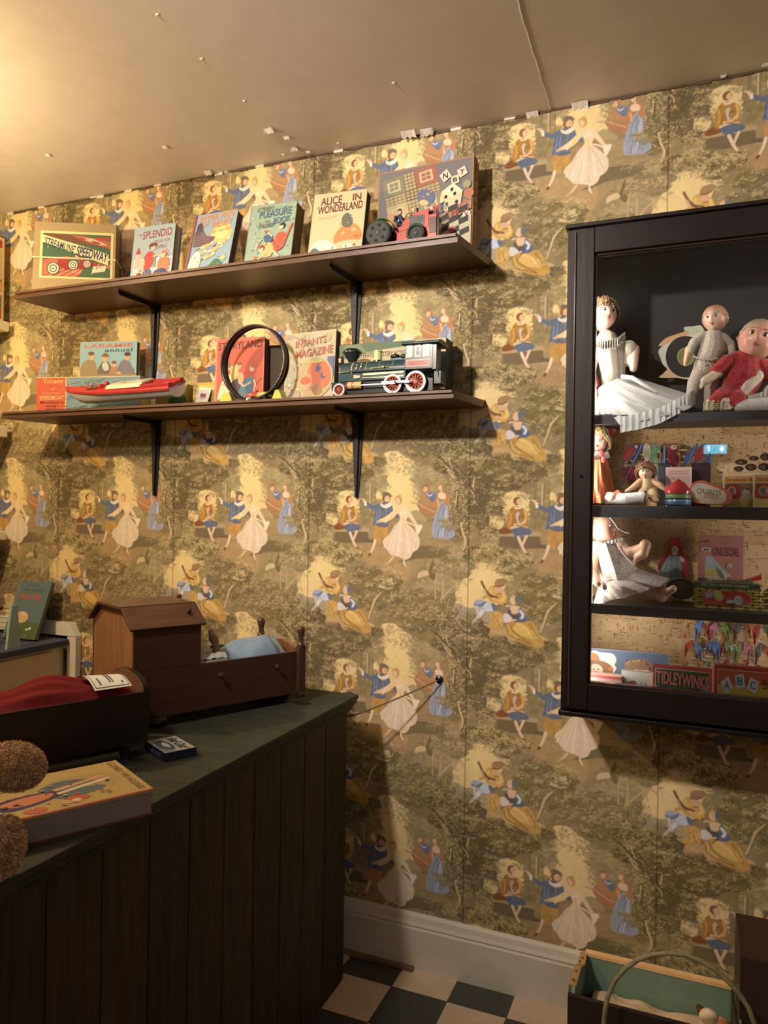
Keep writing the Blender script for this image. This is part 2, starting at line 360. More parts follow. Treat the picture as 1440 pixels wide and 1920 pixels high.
    foliage([(430,960,140,100),(360,1080,130,100),(560,1080,160,110),(650,1010,100,70),(500,1200,150,90),(640,1180,90,80),(330,1200,80,80)], (106,92,52), (140,119,70), (190,162,98), 1900, (2.4, 5.5), .85, .3)
    foliage([(880,1140,110,60),(780,1220,140,80),(930,1230,170,110),(1080,1290,140,90),(740,1310,120,70),(880,1370,150,90),(1150,1210,80,60)], (106,91,54), (134,114,68), (192,164,98), 2600)
    foliage([(1110,1420,120,90),(1250,1450,140,90),(1340,1540,150,120),(1200,1560,120,90),(1080,1530,80,80),(1330,1680,150,110)], (88,75,45), (118,101,60), (188,162,98), 2300)
    foliage([(90,1450,130,70),(40,1560,150,90),(240,1480,120,60),(350,1540,130,80),(480,1480,90,60),(180,1620,150,60)], (92,78,44), (128,109,64), (184,156,94), 1500, hl=.3)
    foliage([(1200,830,120,60),(1130,900,110,50),(1250,920,90,70),(1320,860,80,60)], (120,103,62), (148,126,78), (192,163,102), 900)
    foliage([(620,910,60,40),(690,930,60,40),(560,870,50,30)], (158,130,78), (176,146,90), (206,174,112), 160, (2, 4), .4, .6)
    # the great tree by the seam: trunks and branches
    lit = (204,174,116); bark = (96,80,48)
    wl([(1255,470),(1275,560),(1315,640),(1310,690),(1280,740)], [14, 26, 30, 26, 14], bark); wl([(1262,480),(1285,570),(1310,640),(1300,700),(1270,742)], [8, 15, 18, 16, 6], lit)
    wl([(1240,200),(1230,280),(1235,330)], 26, bark); wl([(1232,200),(1222,320)], 9, lit)
    wl([(1180,0),(1250,60),(1330,140),(1385,200),(1370,260),(1300,330),(1240,390)], [10, 18, 26, 24, 16, 10, 8], bark); wl([(1150,10),(1210,80)], 9, lit); wl([(1375,160),(1388,80)], 10, lit); wl([(1340,180),(1378,215),(1385,270)], 7, lit)
    wl([(1290,330),(1370,280),(1430,235)], [12, 14, 8], bark); wl([(1180,1540),(1270,1650),(1330,1710)], [12, 16, 18], bark)
    wl([(1000,1440),(1070,1500),(1150,1600),(1200,1660)], [8, 14, 20, 12], bark); wl([(1100,1560),(1180,1640)], 8, lit); wl([(1130,1500),(1150,1560)], 8, lit)
    for i in range(150):
        x = RG.uniform(1090, 1400); y = RG.uniform(60, 620); X_, Y_ = tA(x, y); leaf(X_, Y_, RG.uniform(-.8, .8), RG.uniform(2, 5), 1.5, (212,184,118))
    wl([(440,1350),(480,1230),(500,1170),(560,1110)], [26, 24, 20, 10], (132,110,66)); wl([(435,1345),(472,1235),(492,1175),(550,1110)], [12, 13, 16, 8], lit); wl([(450,1330),(540,1280),(600,1250)], [14, 9, 5], (150,126,76)); wl([(500,1330),(560,1290)], 6, (176,150,94))
    for i in range(26):
        x = RG.uniform(520, 660); y = RG.uniform(980, 1080); X_, Y_ = tA(x, y); leaf(X_, Y_, RG.uniform(-.5, .6), RG.uniform(5, 11), 2.4, (206,180,120))
    # plant in the foreground
    for a in np.linspace(-2.9, -.3, 11):
        l = RG.uniform(60, 120); wl([(970,930),(970+l*.5*math.cos(a), 930+l*.6*math.sin(a)),(970+l*math.cos(a), 930+l*.75*math.sin(a)+10)], [16, 18, 3], mixc((124,108,62), (176,152,94), RG.random()))
    wl([(960,920),(945,850),(950,785)], [20, 22, 3], (142,122,72)); wl([(985,930),(1010,860),(1020,810)], [20, 22, 3], (110,94,54))
    wp([(880,980),(890,930),(960,910),(980,950),(930,965)], (202,174,114)); wp([(980,960),(1010,930),(1040,960),(1020,1000)], (110,94,54))
    for i in range(26):
        x = RG.uniform(980, 1290); wl([(x, RG.uniform(720, 800)), (x+RG.uniform(10, 40), RG.uniform(690, 730)), (x+RG.uniform(50, 90), RG.uniform(680, 730))], 4, mixc((196,166,104), (120,102,62), RG.random()), al=.8)
    # seated flute player
    wp([(130,560),(430,555),(440,660),(240,665),(130,640)], (110,92,60), sm=False); wp([(100,520),(200,505),(440,530),(440,562),(130,562)], (170,144,94), sm=False)
    wl([(420,640),(480,650)], 26, (104,88,58))
    wp([(120,525),(180,480),(240,500),(230,530),(150,545)], (128,72,34)); wp([(188,500),(185,400),(215,330),(250,315),(300,330),(335,360),(342,430),(325,480),(260,500)], (166,112,44), tex=.15)
    wl([(205,360),(215,420),(205,470)], 12, (196,146,68)); wl([(318,350),(328,400),(318,450)], 20, (206,156,76)); wp([(250,380),(275,360),(285,420),(265,460)], (196,170,140)); wl([(280,390),(275,430)], 8, (116,60,34))
    wp([(205,490),(250,475),(330,480),(335,510),(250,520)], (206,178,130)); wp([(215,510),(290,485),(350,500),(370,530),(345,550),(300,555),(285,575),(250,560)], (88,100,122), tex=.15)
    wl([(270,570),(300,650),(330,705)], [22, 20, 10], (222,190,148)); wl([(330,560),(310,610),(300,640)], [22, 18, 12], (216,182,136)); wl([(325,705),(345,715)], 12, (110,80,50))
    we(262, 272, 30, 34, (128,78,44)); we(276, 278, 22, 27, (216,166,116)); wp([(240,315),(265,325),(290,315),(285,335),(245,335)], (226,200,160)); wl([(240,465),(290,460),(320,430)], 15, (220,172,120)); wl([(255,470),(340,500)], 6, (130,84,46))
    wl([(285,268),(290,274)], 4, (90,60,40))
    # dancing man
    wl([(600,600),(520,560),(500,640),(450,760)], [50, 60, 30, 16], (190,136,64)); wp([(510,505),(600,500),(615,560),(570,600),(540,660),(495,620)], (188,134,62), tex=.15)
    wl([(495,640),(480,700),(448,765)], [22, 17, 9], (226,196,160)); wl([(452,760),(440,775)], 15, (90,70,46))
    wp([(505,330),(560,300),(620,300),(655,350),(640,400),(600,450),(615,510),(560,520),(500,500),(475,500),(490,420)], (84,100,128), tex=.2)
    for x in (520, 545, 580, 600): wl([(x, 330), (x-8, 410), (x-14, 490)], 6, (128,140,158) if x != 580 else (150,96,54))
    wl([(540,325),(480,345),(420,310)], [40, 34, 26], (84,100,128)); wl([(410,320),(408,290)], 20, (232,214,184)); wl([(400,300),(385,270),(365,262)], [16, 12, 8], (222,178,130)); wl([(398,290),(400,262)], 8, (222,178,130))
    wl([(650,380),(700,430)], [30, 20], (84,100,128)); we(598, 262, 40, 44, (130,88,50)); we(606, 268, 26, 30, (220,170,120)); wp([(550,240),(575,205),(620,210),(648,245),(620,240),(580,225)], (108,96,74))
    wp([(545,300),(575,320),(630,300),(640,330),(590,350),(548,330)], (228,208,174)); wl([(612,264),(622,266)], 4, (90,60,40)); wl([(600,290),(615,292)], 4, (180,90,60))
    # dancing lady
    gown = (232,206,168)
    wp([(690,490),(760,480),(800,500),(880,590),(900,660),(880,720),(840,740),(815,790),(770,815),(740,800),(690,780),(640,770),(600,720),(565,665),(575,630),(620,590),(650,540)], (222,194,150), tex=.06)
    for i in range(34):
        x0 = RG.uniform(700, 790); t = (x0-700)/90; x1 = 580+t*310+RG.uniform(-15, 15); y1 = 700+90*math.sin(t*PI)+RG.uniform(-30, 10); wl([(x0, 500), ((x0+x1)/2+RG.uniform(-8, 8), 600), (x1, y1)], RG.uniform(3, 9), mixc((244,224,194), (196,164,118), RG.random()), al=.75)
    for i in range(60): x = RG.uniform(600, 860); y = RG.uniform(620, 790-abs(x-740)*.3); X_, Y_ = tA(x, y); leaf(X_, Y_, RG.uniform(0, 3), 3, 1.3, mixc((248,230,204), (200,168,126), RG.random()), .7)
    wp([(690,345),(730,330),(780,345),(800,400),(780,450),(760,490),(700,490),(720,440)], (232,196,138)); wl([(720,400),(770,385)], 10, (240,220,184)); wl([(740,430),(760,500),(800,560)], 7, (214,170,104))
    wl([(700,360),(640,420),(590,450),(530,465)], [36, 48, 40, 14], (228,192,128)); wl([(620,420),(590,470)], 22, (236,206,150)); wl([(540,460),(515,475)], 14, (222,170,116))
    wl([(790,380),(820,430),(870,500),(900,510)], [34, 32, 18, 12], (226,194,144)); wp([(860,510),(915,500),(915,530),(880,590),(865,560)], (236,210,170)); wl([(770,470),(820,490),(870,520)], 10, (240,214,172))
    wl([(660,790),(625,830),(605,842)], [14, 10, 6], (222,190,148)); wl([(752,815),(760,850),(775,875)], [12, 12, 6], (236,212,176))
    wl([(710,350),(712,320)], 20, (230,186,136)); we(705, 278, 34, 42, (190,138,72)); we(696, 288, 24, 30, (230,182,134)); we(712, 245, 20, 16, (196,144,78)); wl([(684,286),(694,288)], 4, (110,70,46)); wl([(688,306),(700,306)], 4, (190,90,66))
    # standing couple
    wp([(865,295),(920,320),(1030,350),(1040,410),(1010,420),(985,440),(940,400),(900,370)], (168,110,66), tex=.12); wp([(820,290),(870,300),(860,312),(822,304)], (190,150,100)); wl([(870,300),(940,340),(1030,385)], 8, (206,156,106)); wp([(935,210),(985,215),(1030,290),(1030,350),(960,320),(900,290)], (176,122,76))
    wp([(950,225),(1000,205),(1045,230),(1050,270),(1010,290),(975,260)], (92,108,138), tex=.2); wl([(965,222),(985,240),(1010,225)], 8, (222,206,180)); we(958, 170, 32, 38, (150,104,60)); we(950, 180, 20, 24, (214,164,118)); we(985, 165, 16, 20, (170,122,74))
    wp([(1090,290),(1140,290),(1155,360),(1165,480),(1215,580),(1180,620),(1100,625),(1020,610),(1005,530),(1035,420),(1060,340)], (150,152,160), tex=.1)
    for i in range(16): x = RG.uniform(1080, 1150); wl([(x, 310), (x-30+RG.uniform(-20, 30), 450), (x-50+RG.uniform(-20, 80), 610)], RG.uniform(4, 9), mixc((190,190,192), (110,116,134), RG.random()), al=.7)
    wp([(1060,210),(1090,200),(1150,215),(1170,300),(1140,330),(1120,300),(1100,250),(1060,330),(1045,350),(1030,300)], (178,118,70), tex=.12); wp([(1065,215),(1120,215),(1130,265),(1070,262)], (224,188,146)); wl([(1060,280),(1070,340)], 16, (214,156,96)); we(1092, 155, 26, 36, (166,118,66)); we(1082, 165, 18, 24, (222,172,126)); wl([(1092,200),(1094,190)], 16, (222,172,126))
    foliage([(1160,500,60,60),(1110,470,50,22)], (120,104,64), (144,124,76), (190,162,100), 120, (2, 4), .6)
    # musicians
    wp([(385,600),(460,560),(540,600),(550,700),(520,760),(420,780),(360,740),(400,700)], (196,148,66), tB, tex=.15)
    for i in range(12): wl([(RG.uniform(420, 520), 590), (RG.uniform(410, 530), 660), (RG.uniform(390, 540), 750)], RG.uniform(6, 12), mixc((222,176,92), (150,102,44), RG.random()), tB, .7)
    wp([(190,450),(240,415),(300,430),(360,450),(440,480),(460,520),(440,570),(380,560),(310,570),(270,540),(230,530),(190,500)], (150,158,172), tB, tex=.15); wp([(290,500),(360,455),(430,490),(420,560),(330,560)], (190,192,196), tB, tex=.1); wp([(400,470),(450,480),(470,530),(430,560)], (92,102,124), tB); wp([(190,470),(250,480),(330,440),(300,500),(220,515)], (104,114,134), tB)
    wl([(285,570),(240,630),(165,705)], [44, 34, 20], (206,200,196), tB); wl([(225,510),(235,590),(265,660)], [30, 24, 12], (190,180,170), tB); wl([(150,700),(130,740)], 24, (98,78,50), tB)
    wp([(380,260),(440,250),(560,320),(590,400),(560,480),(480,470),(380,440),(360,350)], (206,156,70), tB, tex=.12); wl([(400,290),(390,350),(420,420)], 22, (226,180,96), tB); wl([(540,340),(560,400),(520,430)], 26, (226,182,100), tB); wl([(300,400),(360,380),(400,430)], 30, (196,146,70), tB)
    wl([(280,200),(330,300),(390,370),(470,400)], [22, 20, 26, 34], (120,74,42), tB); wl([(310,300),(330,350)], 26, (206,160,120), tB); wl([(430,410),(470,420)], 26, (206,160,116), tB); we(490, 300, 44, 52, (214,160,112), tB); wp([(445,260),(450,190),(520,160),(590,170),(600,210),(540,250),(490,255)], (160,118,72), tB); wl([(450,255),(500,262),(560,240)], 10, (110,74,46), tB); wl([(470,350),(530,350)], 10, (140,92,50), tB); wl([(560,470),(570,490)], 16, (120,84,50), tB)
    wl([(580,500),(635,495)], 10, (228,212,184), tB)
    wp([(580,760),(600,710),(680,690),(780,690),(880,680),(940,740),(1000,860),(1050,960),(1000,1010),(900,1000),(760,950),(640,880),(590,820)], (190,142,62), tB, tex=.12); wp([(660,750),(720,700),(820,740),(900,840),(930,910),(860,900),(740,850)], (214,168,84), tB, tex=.08)
    for p_ in ([(600,750),(640,860),(760,920),(900,980)], [(690,710),(650,780),(760,880),(880,960)], [(860,720),(930,820),(970,920)], [(640,730),(600,800),(680,880)]): wl(p_, 9, (146,98,42), tB)
    for p_ in ([(720,720),(800,760),(880,860)], [(900,800),(960,900)], [(610,740),(630,830),(720,890)]): wl(p_, 9, (232,192,112), tB)
    wp([(600,540),(640,560),(650,600),(750,620),(760,680),(700,700),(640,650)], (84,78,74), tB); wp([(640,500),(700,495),(755,520),(720,590),(660,590),(635,540)], (222,176,130), tB); wp([(730,560),(760,520),(810,600),(850,660),(800,700),(720,690),(740,620)], (86,96,120), tB); wl([(755,560),(790,610),(770,650)], 26, (204,206,212), tB)
    wp([(550,600),(600,595),(660,650),(640,690),(560,700)], (206,196,180), tB); wl([(640,680),(700,670)], 18, (222,176,130), tB); we(668, 430, 40, 56, (222,174,122), tB); wp([(690,400),(720,370),(760,400),(740,450),(700,460)], (96,104,108), tB); wl([(655,390),(690,380)], 14, (214,168,96), tB); we(632, 440, 8, 8, (222,174,122), tB)
    foliage([(130,640,50,70),(220,680,60,20)], (130,114,70), (150,130,82), (176,152,98), 80, (2, 4), .4, .3, tB)
paint_paper()
SM = CV.reshape(NT//2, 2, NT//2, 2, 3).mean((1, 3))
SM = 255*(np.clip(SM, 1, 255)/255)**.91*np.array([1.06, .99, .95]); SM = SM*.86+(SM@np.array([.3, .55, .15]))[..., None]*np.array([1.13, 1.0, .68])*.14
_b = np.clip((SM[..., 2]-SM[..., 0]*.80)/40, 0, 1)[..., None]*.45; SM = SM*(1-_b)+SM.mean(-1, keepdims=True)*np.array([1.04, 1., .93])*_b
def paper_at(x, z):
    n = NT//2; fx = ((x-SX)/WT % 1)*n-.5; fy = ((ZT-z)/HT % 1)*n-.5; i = np.floor(fx).astype(int); j = np.floor(fy).astype(int); a = (fx-i)[..., None]; b = (fy-j)[..., None]
    g = lambda jj, ii: SM[jj % n, ii % n]
    c = (g(j, i)*(1-a)+g(j, i+1)*a)*(1-b)+(g(j+1, i)*(1-a)+g(j+1, i+1)*a)*b
    d = np.abs(((x-SX)/WT+.5) % 1-.5)*WT                      # the butted edges of the lengths
    return c*(1-.45*np.clip(1-d/.0022, 0, 1))[..., None]
def grid_wall(name, x0, x1, z0, z1, cell, y=0.):
    nx = int(round((x1-x0)/cell)); nz = int(round((z1-z0)/cell)); X, Z = np.meshgrid(np.linspace(x0, x1, nx+1), np.linspace(z0, z1, nz+1))
    return X, Z, nx, nz
def wall_mesh(patches):
    co = []; col = []; fc = []; n = 0
    for x0, x1, z0, z1, cell in patches:
        X, Z, nx, nz = grid_wall('', x0, x1, z0, z1, cell)
        co.append(np.stack([X, np.zeros_like(X), Z], -1).reshape(-1, 3)); c = paper_at(X, Z).reshape(-1, 3); c = np.clip(lin(c)/WARM, .004, .88); col.append(np.c_[c, np.ones(len(c))])
        I = (np.arange(nz)[:, None]*(nx+1)+np.arange(nx)[None]).ravel()+n; fc.append(np.stack([I, I+1, I+nx+2, I+nx+1], -1)); n += X.size
    co = np.concatenate(co).astype('f'); col = np.concatenate(col).astype('f'); fc = np.concatenate(fc).astype('i')
    me = bpy.data.meshes.new('wall_back'); me.vertices.add(len(co)); me.vertices.foreach_set('co', co.ravel()); me.loops.add(fc.size); me.loops.foreach_set('vertex_index', fc.ravel())
    me.polygons.add(len(fc)); me.polygons.foreach_set('loop_start', np.arange(len(fc), dtype='i')*4); me.update(calc_edges=True)
    a = me.attributes.new('Tone', 'FLOAT_COLOR', 'POINT'); a.data.foreach_set('color', col.ravel())
    return me
CELL = .002
me = wall_mesh([(-2.75, .34, 0, 2.72, CELL), (XL, -2.75, 0, 2.72, .01), (.34, XR, 0, 2.72, .008)])
me.materials.append(mat('wallpaper')); o = bpy.data.objects.new('wall_back', me); COL.objects.link(o); struct(o)
b = MB((178, 140, 84)); b.box(XL-.05, XL, YB, 0, 0, WH); struct(b.build('wall_left', 'plaster'))
b = MB((178, 140, 84)); b.box(XR, XR+.05, YB, 0, 0, WH); struct(b.build('wall_right', 'plaster'))
b = MB((178, 140, 84)); b.box(XL, XR, YB-.05, YB, 0, WH); struct(b.build('wall_front', 'plaster'))
# ceiling with a board joint, a ragged edge and small lumps
b = MB((226, 196, 164), WARM); b.box(XL, XR, YB, .05, WH, WH+.05)
rg = random.Random(5)
a0 = P(1032, 205, Z=WH-.001); a1 = P(965, -20, Z=WH-.001)
pts = [(a0[0]+(a1[0]-a0[0])*t+rg.uniform(-.002, .002), a0[1]+(a1[1]-a0[1])*t, WH) for t in np.linspace(0, 1.2, 26)]
b.tube(pts, .0022, 5, (226, 200, 168))
a0 = P(0, 95, Z=WH); a1 = P(210, 225, Z=WH); b.tube([(a0[0]*(1-t)+a1[0]*t, a0[1]*(1-t)+a1[1]*t, WH+.0034) for t in np.linspace(0, 1, 9)], .004, 5, (216, 186, 150))
for x_, y_ in ((738, 155), (378, 110), (458, 189), (295, 27), (634, 268)):
    q = P(x_, y_, Z=WH); b.ell(q[0], q[1], WH, .006, .004, .003, n=7, m=5)
struct(b.build('ceiling', 'plaster'))
b = MB((96, 70, 46))
for i in range(90):
    x = -2.7+i*.035; b.box(x, x+.035, -.003-rg.random()*.003, 0, WH-.004-rg.random()*.006, WH-.0002, (230, 200, 160) if rg.random() < .22 else (96, 70, 46))
struct(b.build('trim_1', 'plaster'))
# flakes of peeling paint
def flake(x, y, s, k, dz=0):
    q = P(x, y, Z=WH-.002); rg = random.Random(k); b = MB((232, 204, 166)); s *= .62; n = 7; rings = []
    for i in range(4):
        t = i/3; rings.append([(q[0]+s*(j/n-.5), q[1]+s*.35*(t-.5)*(1+.5*rg.random())+rg.uniform(-.002, .002), WH-.0015-s*.22*t*(.4+abs(math.sin(j*1.3+k)))) for j in range(n)])
    b.loft(rings, close=False)
    b.loft([[(p[0], p[1], p[2]+.0008) for p in r] for r in rings][::-1], close=False)
    return b.build('paint_flake', 'plaster')
FL = [(48, 398, .07, 'white paint flake hanging at the top left edge of the wall'), (90, 290, .03, 'small paint flake curling from the ceiling, far left, above the racing box'), (309, 275, .035, 'small paint flake on the ceiling left of centre'),
      (391, 322, .06, 'pale paint flake over the wall edge above the orange and blue book'), (425, 322, .03, 'short white paint flake right beside the longer pale one above the picture books'), (505, 243, .06, 'long thin paint flake lifting furthest into the ceiling, left of centre'), (538, 257, .04, 'upright curled paint flake beside the long thin one on the ceiling'),
      (552, 278, .05, 'bright jagged paint flake near the wall, below the curled one'), (578, 284, .03, 'tiny paint flake right against the wall above the green book'), (531, 289, .02, 'tiny paint chip left of the jagged bright flake'), (768, 248, .09, 'longest band of peeling paint above the games box, left half'), (802, 244, .08, 'peeling paint band above the games box, right half'), (1000, 212, .07, 'thin peeling edge just left of the ceiling joint'), (1090, 194, .09, 'thin peeling edge just right of the ceiling joint'), (1357, 142, .03, 'small white flake on the wall edge at the right'), (1436, 120, .03, 'white flake at the far right end of the wall edge')]
for k, (x, y, s, lb) in enumerate(FL): tag(flake(x, y, s, k), lb, 'paint flake', 'paint flakes peeling off the ceiling')
# floor
def floor_mat():
    m = bpy.data.materials.new('floor_tiles'); m.use_nodes = True; N = m.node_tree.nodes; L = m.node_tree.links; b = N['Principled BSDF']
    tc = N.new('ShaderNodeTexCoord'); mp = N.new('ShaderNodeMapping'); L.new(tc.outputs['Object'], mp.inputs[0]); ts = .1817
    mp.inputs['Location'].default_value = (.848/ts, .131/ts, 0); mp.inputs['Scale'].default_value = (1/ts, 1/ts, 1)
    ck = N.new('ShaderNodeTexChecker'); ck.inputs['Scale'].default_value = 1; L.new(mp.outputs[0], ck.inputs[0])
    ck.inputs['Color1'].default_value = (*K((48, 48, 42), NEUT*.45), 1); ck.inputs['Color2'].default_value = (*K((190, 160, 128), NEUT*.62), 1)
    no = N.new('ShaderNodeTexNoise'); no.inputs['Scale'].default_value = 14; no.inputs['Detail'].default_value = 6; L.new(tc.outputs['Object'], no.inputs[0])
    mr = N.new('ShaderNodeMapRange'); mr.inputs['To Min'].default_value = .8; mr.inputs['To Max'].default_value = 1.15; L.new(no.outputs[0], mr.inputs['Value'])
    br = N.new('ShaderNodeTexBrick'); br.offset = 0; br.inputs['Scale'].default_value = 1; br.inputs['Brick Width'].default_value = 1; br.inputs['Row Height'].default_value = 1; br.inputs['Mortar Size'].default_value = .008
    br.inputs['Color1'].default_value = br.inputs['Color2'].default_value = (1, 1, 1, 1); br.inputs['Mortar'].default_value = (.25, .22, .2, 1); L.new(mp.outputs[0], br.inputs[0])
    v = N.new('ShaderNodeVectorMath'); v.operation = 'SCALE'; L.new(ck.outputs[0], v.inputs[0]); L.new(mr.outputs[0], v.inputs['Scale'])
    v2 = N.new('ShaderNodeVectorMath'); v2.operation = 'MULTIPLY'; L.new(v.outputs[0], v2.inputs[0]); L.new(br.outputs[0], v2.inputs[1])
    L.new(v2.outputs[0], b.inputs['Base Color']); b.inputs['Roughness'].default_value = .45
    return m
b = MB(); b.box(XL, XR, YB, .05, -.05, 0); struct(b.build('floor', floor_mat()))
b = MB((196, 182, 158), NEUT*.72)
b.prism([(-.022, 0), (-.022, .128), (-.018, .134), (-.020, .140), (-.014, .150), (-.010, .165), (-.004, .174), (0, .174), (0, 0)], XL, XR, 'x')
struct(b.build('baseboard_back', 'gloss'))
b = MB((120, 88, 62), NEUT*.6); q = P(790, 1805, Z=0); b.box(-1.2, q[0]-.01, -.040, -.022, 0, .012); struct(b.build('trim_2', 'rawwood', bevel=.002))
# ------------------------------------------------------------------ wall shelves
def W(b, name, kind, root, bevel=0, label=None):
    """shapes given in room coordinates, kept as a part of root"""
    l = root.location; b.v = [(p[0]-l[0], p[1]-l[1], p[2]-l[2]) for p in b.v]
    o = b.build(name, kind, root, bevel)
    if label: o['label'] = label
    return o
def wall_shelf(xf0, xb0, xf1, xb1, z0, z1, yf, brackets, zend, label):
    r = thing('wall_shelf', label, 'shelf', ((xf0+xf1)/2, 0, z0), group='brown shelves on the papered wall')
    b = MB((92, 55, 31), WARM*1.0); zl = z1-.008
    b.prism([(xf0, yf), (xf1, yf), (xb1, 0), (xb0, 0)], z0, zl, 'z')
    b.prism([(xf0+.012, yf-.007), (xf1-.004, yf-.007), (xb1, 0), (xb0+.012, 0)], zl, z1, 'z', (104, 64, 38))
    W(b, 'board', 'wood', r, .003)
    for xb in brackets:
        b = MB((38, 34, 32), WARM)
        L_ = z0-zend; n = 10
        for k, (wd, dp) in enumerate(((1, .006), (.42, .017))):          # plate and its stiffening rib
            pts = []
            for i in range(n+1):
                t = i/n; h = (.017*(1-t)**.8+.0055)*wd
                pts.append((xb-h, z0-L_*t))
            for i in range(n, -1, -1):
                t = i/n; h = (.017*(1-t)**.8+.0055)*wd
                pts.append((xb+h, z0-L_*t))
            b.prism(pts, -dp, 0, 'y')
        D_ = abs(yf)*.80
        for wd, dp in ((1, .005), (.42, .014)):
            pts = [(xb-(.017*(1-t)**.8+.003)*wd, -D_*t) for t in np.linspace(0, 1, n+1)]+[(xb+(.017*(1-t)**.8+.003)*wd, -D_*t) for t in np.linspace(1, 0, n+1)]
            b.prism(pts, z0-dp, z0, 'z')
        b.ell(xb, -.018, z0-.02, .012, .014, .018, n=10, m=7)
        p = W(b, 'bracket', 'paint', r)
        for t in (.3, .75):
            s = MB((90, 80, 66), WARM); s.ell(xb, -.018, z0-L_*t, .0035, .002, .0035, n=8, m=5); s = s.build('screw', 'metal', p); s.location = (-r.location.x, 0, -r.location.z)
    return r
wall_shelf(-2.37, -2.328, -.632, -.60, 2.258, 2.282, -.25, (P(291, 640, Y=0)[0], P(668, 590, Y=0)[0]), P(291, 711, Y=0)[2], 'upper brown wall shelf with a row of picture books, a racing box and a tractor')
wall_shelf(-2.455, -2.396, -.645, -.612, 1.815, 1.838, -.225, (P(293, 860, Y=0)[0], P(671, 850, Y=0)[0]), P(293, 930, Y=0)[2], 'lower brown wall shelf carrying the boat, the black loop and the locomotive')
Z1, Z2 = 2.282, 1.838

# ------------------------------------------------------------------ books and boxes
def book(name, label, cat, x, y, z, w, h, t, yaw, tilt, art, base, spine=None, pages=(206, 176, 120), group=None, edge=.003, hard=True):
    a = math.radians(tilt)
    r = thing(name, label, cat, (x, y, z+(t*math.sin(a) if a > 0 else 0)), group=group, rot=(-a, 0, math.radians(yaw)))
    b = MB(base); b.box(0, w, 0, .0025, 0, h); b.box(0, w, t-.0025, t, 0, h); b.box(0, .004, 0, t, 0, h, spine or base)
    if spine: b.box(-.0003, w*.055, -.0004, .0026, 0, h, spine)
    A = Art(b, w, h, -.0006); art(A); b.build('cover', 'ink', r)
    p = MB(pages); p.box(.004, w-edge, .0025, t-.0025, edge, h-edge)
    for i in range(int(t/.004)): p.box(.004, w-edge+.0006, .0035+i*.004, .0045+i*.004, edge-.0006, h-edge+.0006, tuple(v*.8 for v in pages))
    p.build('pages', 'paper', r)
    return r
def gbox(name, label, cat, x, y, z, w, h, t, yaw, tilt, art, base, side=None, group=None, sideart=None, lid=True):
    a = math.radians(tilt)
    r = thing(name, label, cat, (x, y, z+(t*math.sin(a) if a > 0 else 0)), group=group, rot=(-a, 0, math.radians(yaw)))
    b = MB(base); td = t*.62 if lid else t
    b.box(0, w, 0, td, 0, h, side or base); b.box(.0006, w-.0006, -.0003, .001, .0006, h-.0006, base)
    A = Art(b, w, h, -.0008); art(A)
    if sideart:
        M = Matrix.Translation((w+.0006, 0, 0)) @ Matrix.Rotation(PI/2, 4, 'Z'); b.M = M; sideart(Art(b, td, h, 0)); b.M = Matrix()
    b.build('lid', 'ink', r, 0)
    if lid:
        p = MB(tuple(v*.8 for v in (side or base))); p.box(.002, w-.002, td-.004, t, .002, h-.002); p.build('tray', 'paper', r)
    return r
def a_speedway(A):
    card = (166, 132, 84); A.R(8, 13, 97, 82, (226, 198, 122)); A.R(11, 16.5, 94, 79, (62, 98, 62))
    A.P([(11,16.5),(94,19),(94,37),(11,21)], (120,70,44)); A.P([(45,18),(94,19),(94,36),(60,26)], (176,92,66)); A.P([(55,17.5),(94,19),(94,26)], (70,100,66)); A.P([(52,21),(72,22),(90,31),(80,31)], (206,170,120)); A.E(58,23,6,1.3,(180,50,44),8); A.E(76,28,6,1.5,(150,60,54),14); A.R(76,20,93,24,(190,50,44))
    A.P([(40,49),(94,62),(94,79),(11,79),(11,56)], (188,84,62)); A.P([(30,58),(94,66),(94,70),(20,78)], (216,128,96)); A.P([(14,62),(40,52),(50,79),(14,79)], (196,96,56))
    for i in range(14): A.L([(14+i*5, 79), (52+i*3.3, 58)], .9, (214,140,100) if i % 2 else (158,54,44))
    A.P([(64,60),(94,66),(94,79),(56,79)], (66,98,60)); A.P([(30,54),(60,50),(70,60),(60,68),(30,66)], (172,44,40)); A.P([(30,60),(70,55),(80,62),(40,70)], (160,36,36)); A.P([(42,52),(54,50),(58,58),(44,60)], (96,100,70)); A.E(52,50,3.4,3,(150,60,44)); A.E(53,49,2.2,2,(206,150,100))
    for x, y, r in ((25,68,8), (49,62,6.4), (66,60,5)):
        A.E(x, y, r, r, (60,60,52), 10); A.E(x, y, r*.86, r*.88, (206,190,150), 10); A.E(x, y, r*.6, r*.64, (96,96,80)); A.E(x, y, r*.42, r*.46, (206,194,160)); A.E(x, y, r*.15, r*.15, (150,40,36))
    A.L([(18,29),(18,38)], .6, (230,214,170)); A.R(18,28,25,33,(230,206,170)); A.L([(74,64),(72,75)], .7, (230,214,170)); A.P([(74,63),(90,61),(88,70),(73,73)], (226,196,160)); A.T('B.S.T', 77, 64, 87, 67, (170,60,50), .02, 4)
    A.P([(11,19),(92,44),(92,61),(11,30)], (226,198,128)); A.T("'STREAMLINE'", 12, 22, 50, 33, (34,62,92), .02, -12, .05); A.T("SPEEDWAY", 52, 33.5, 90, 48, (34,62,92), .03, -9, .05)
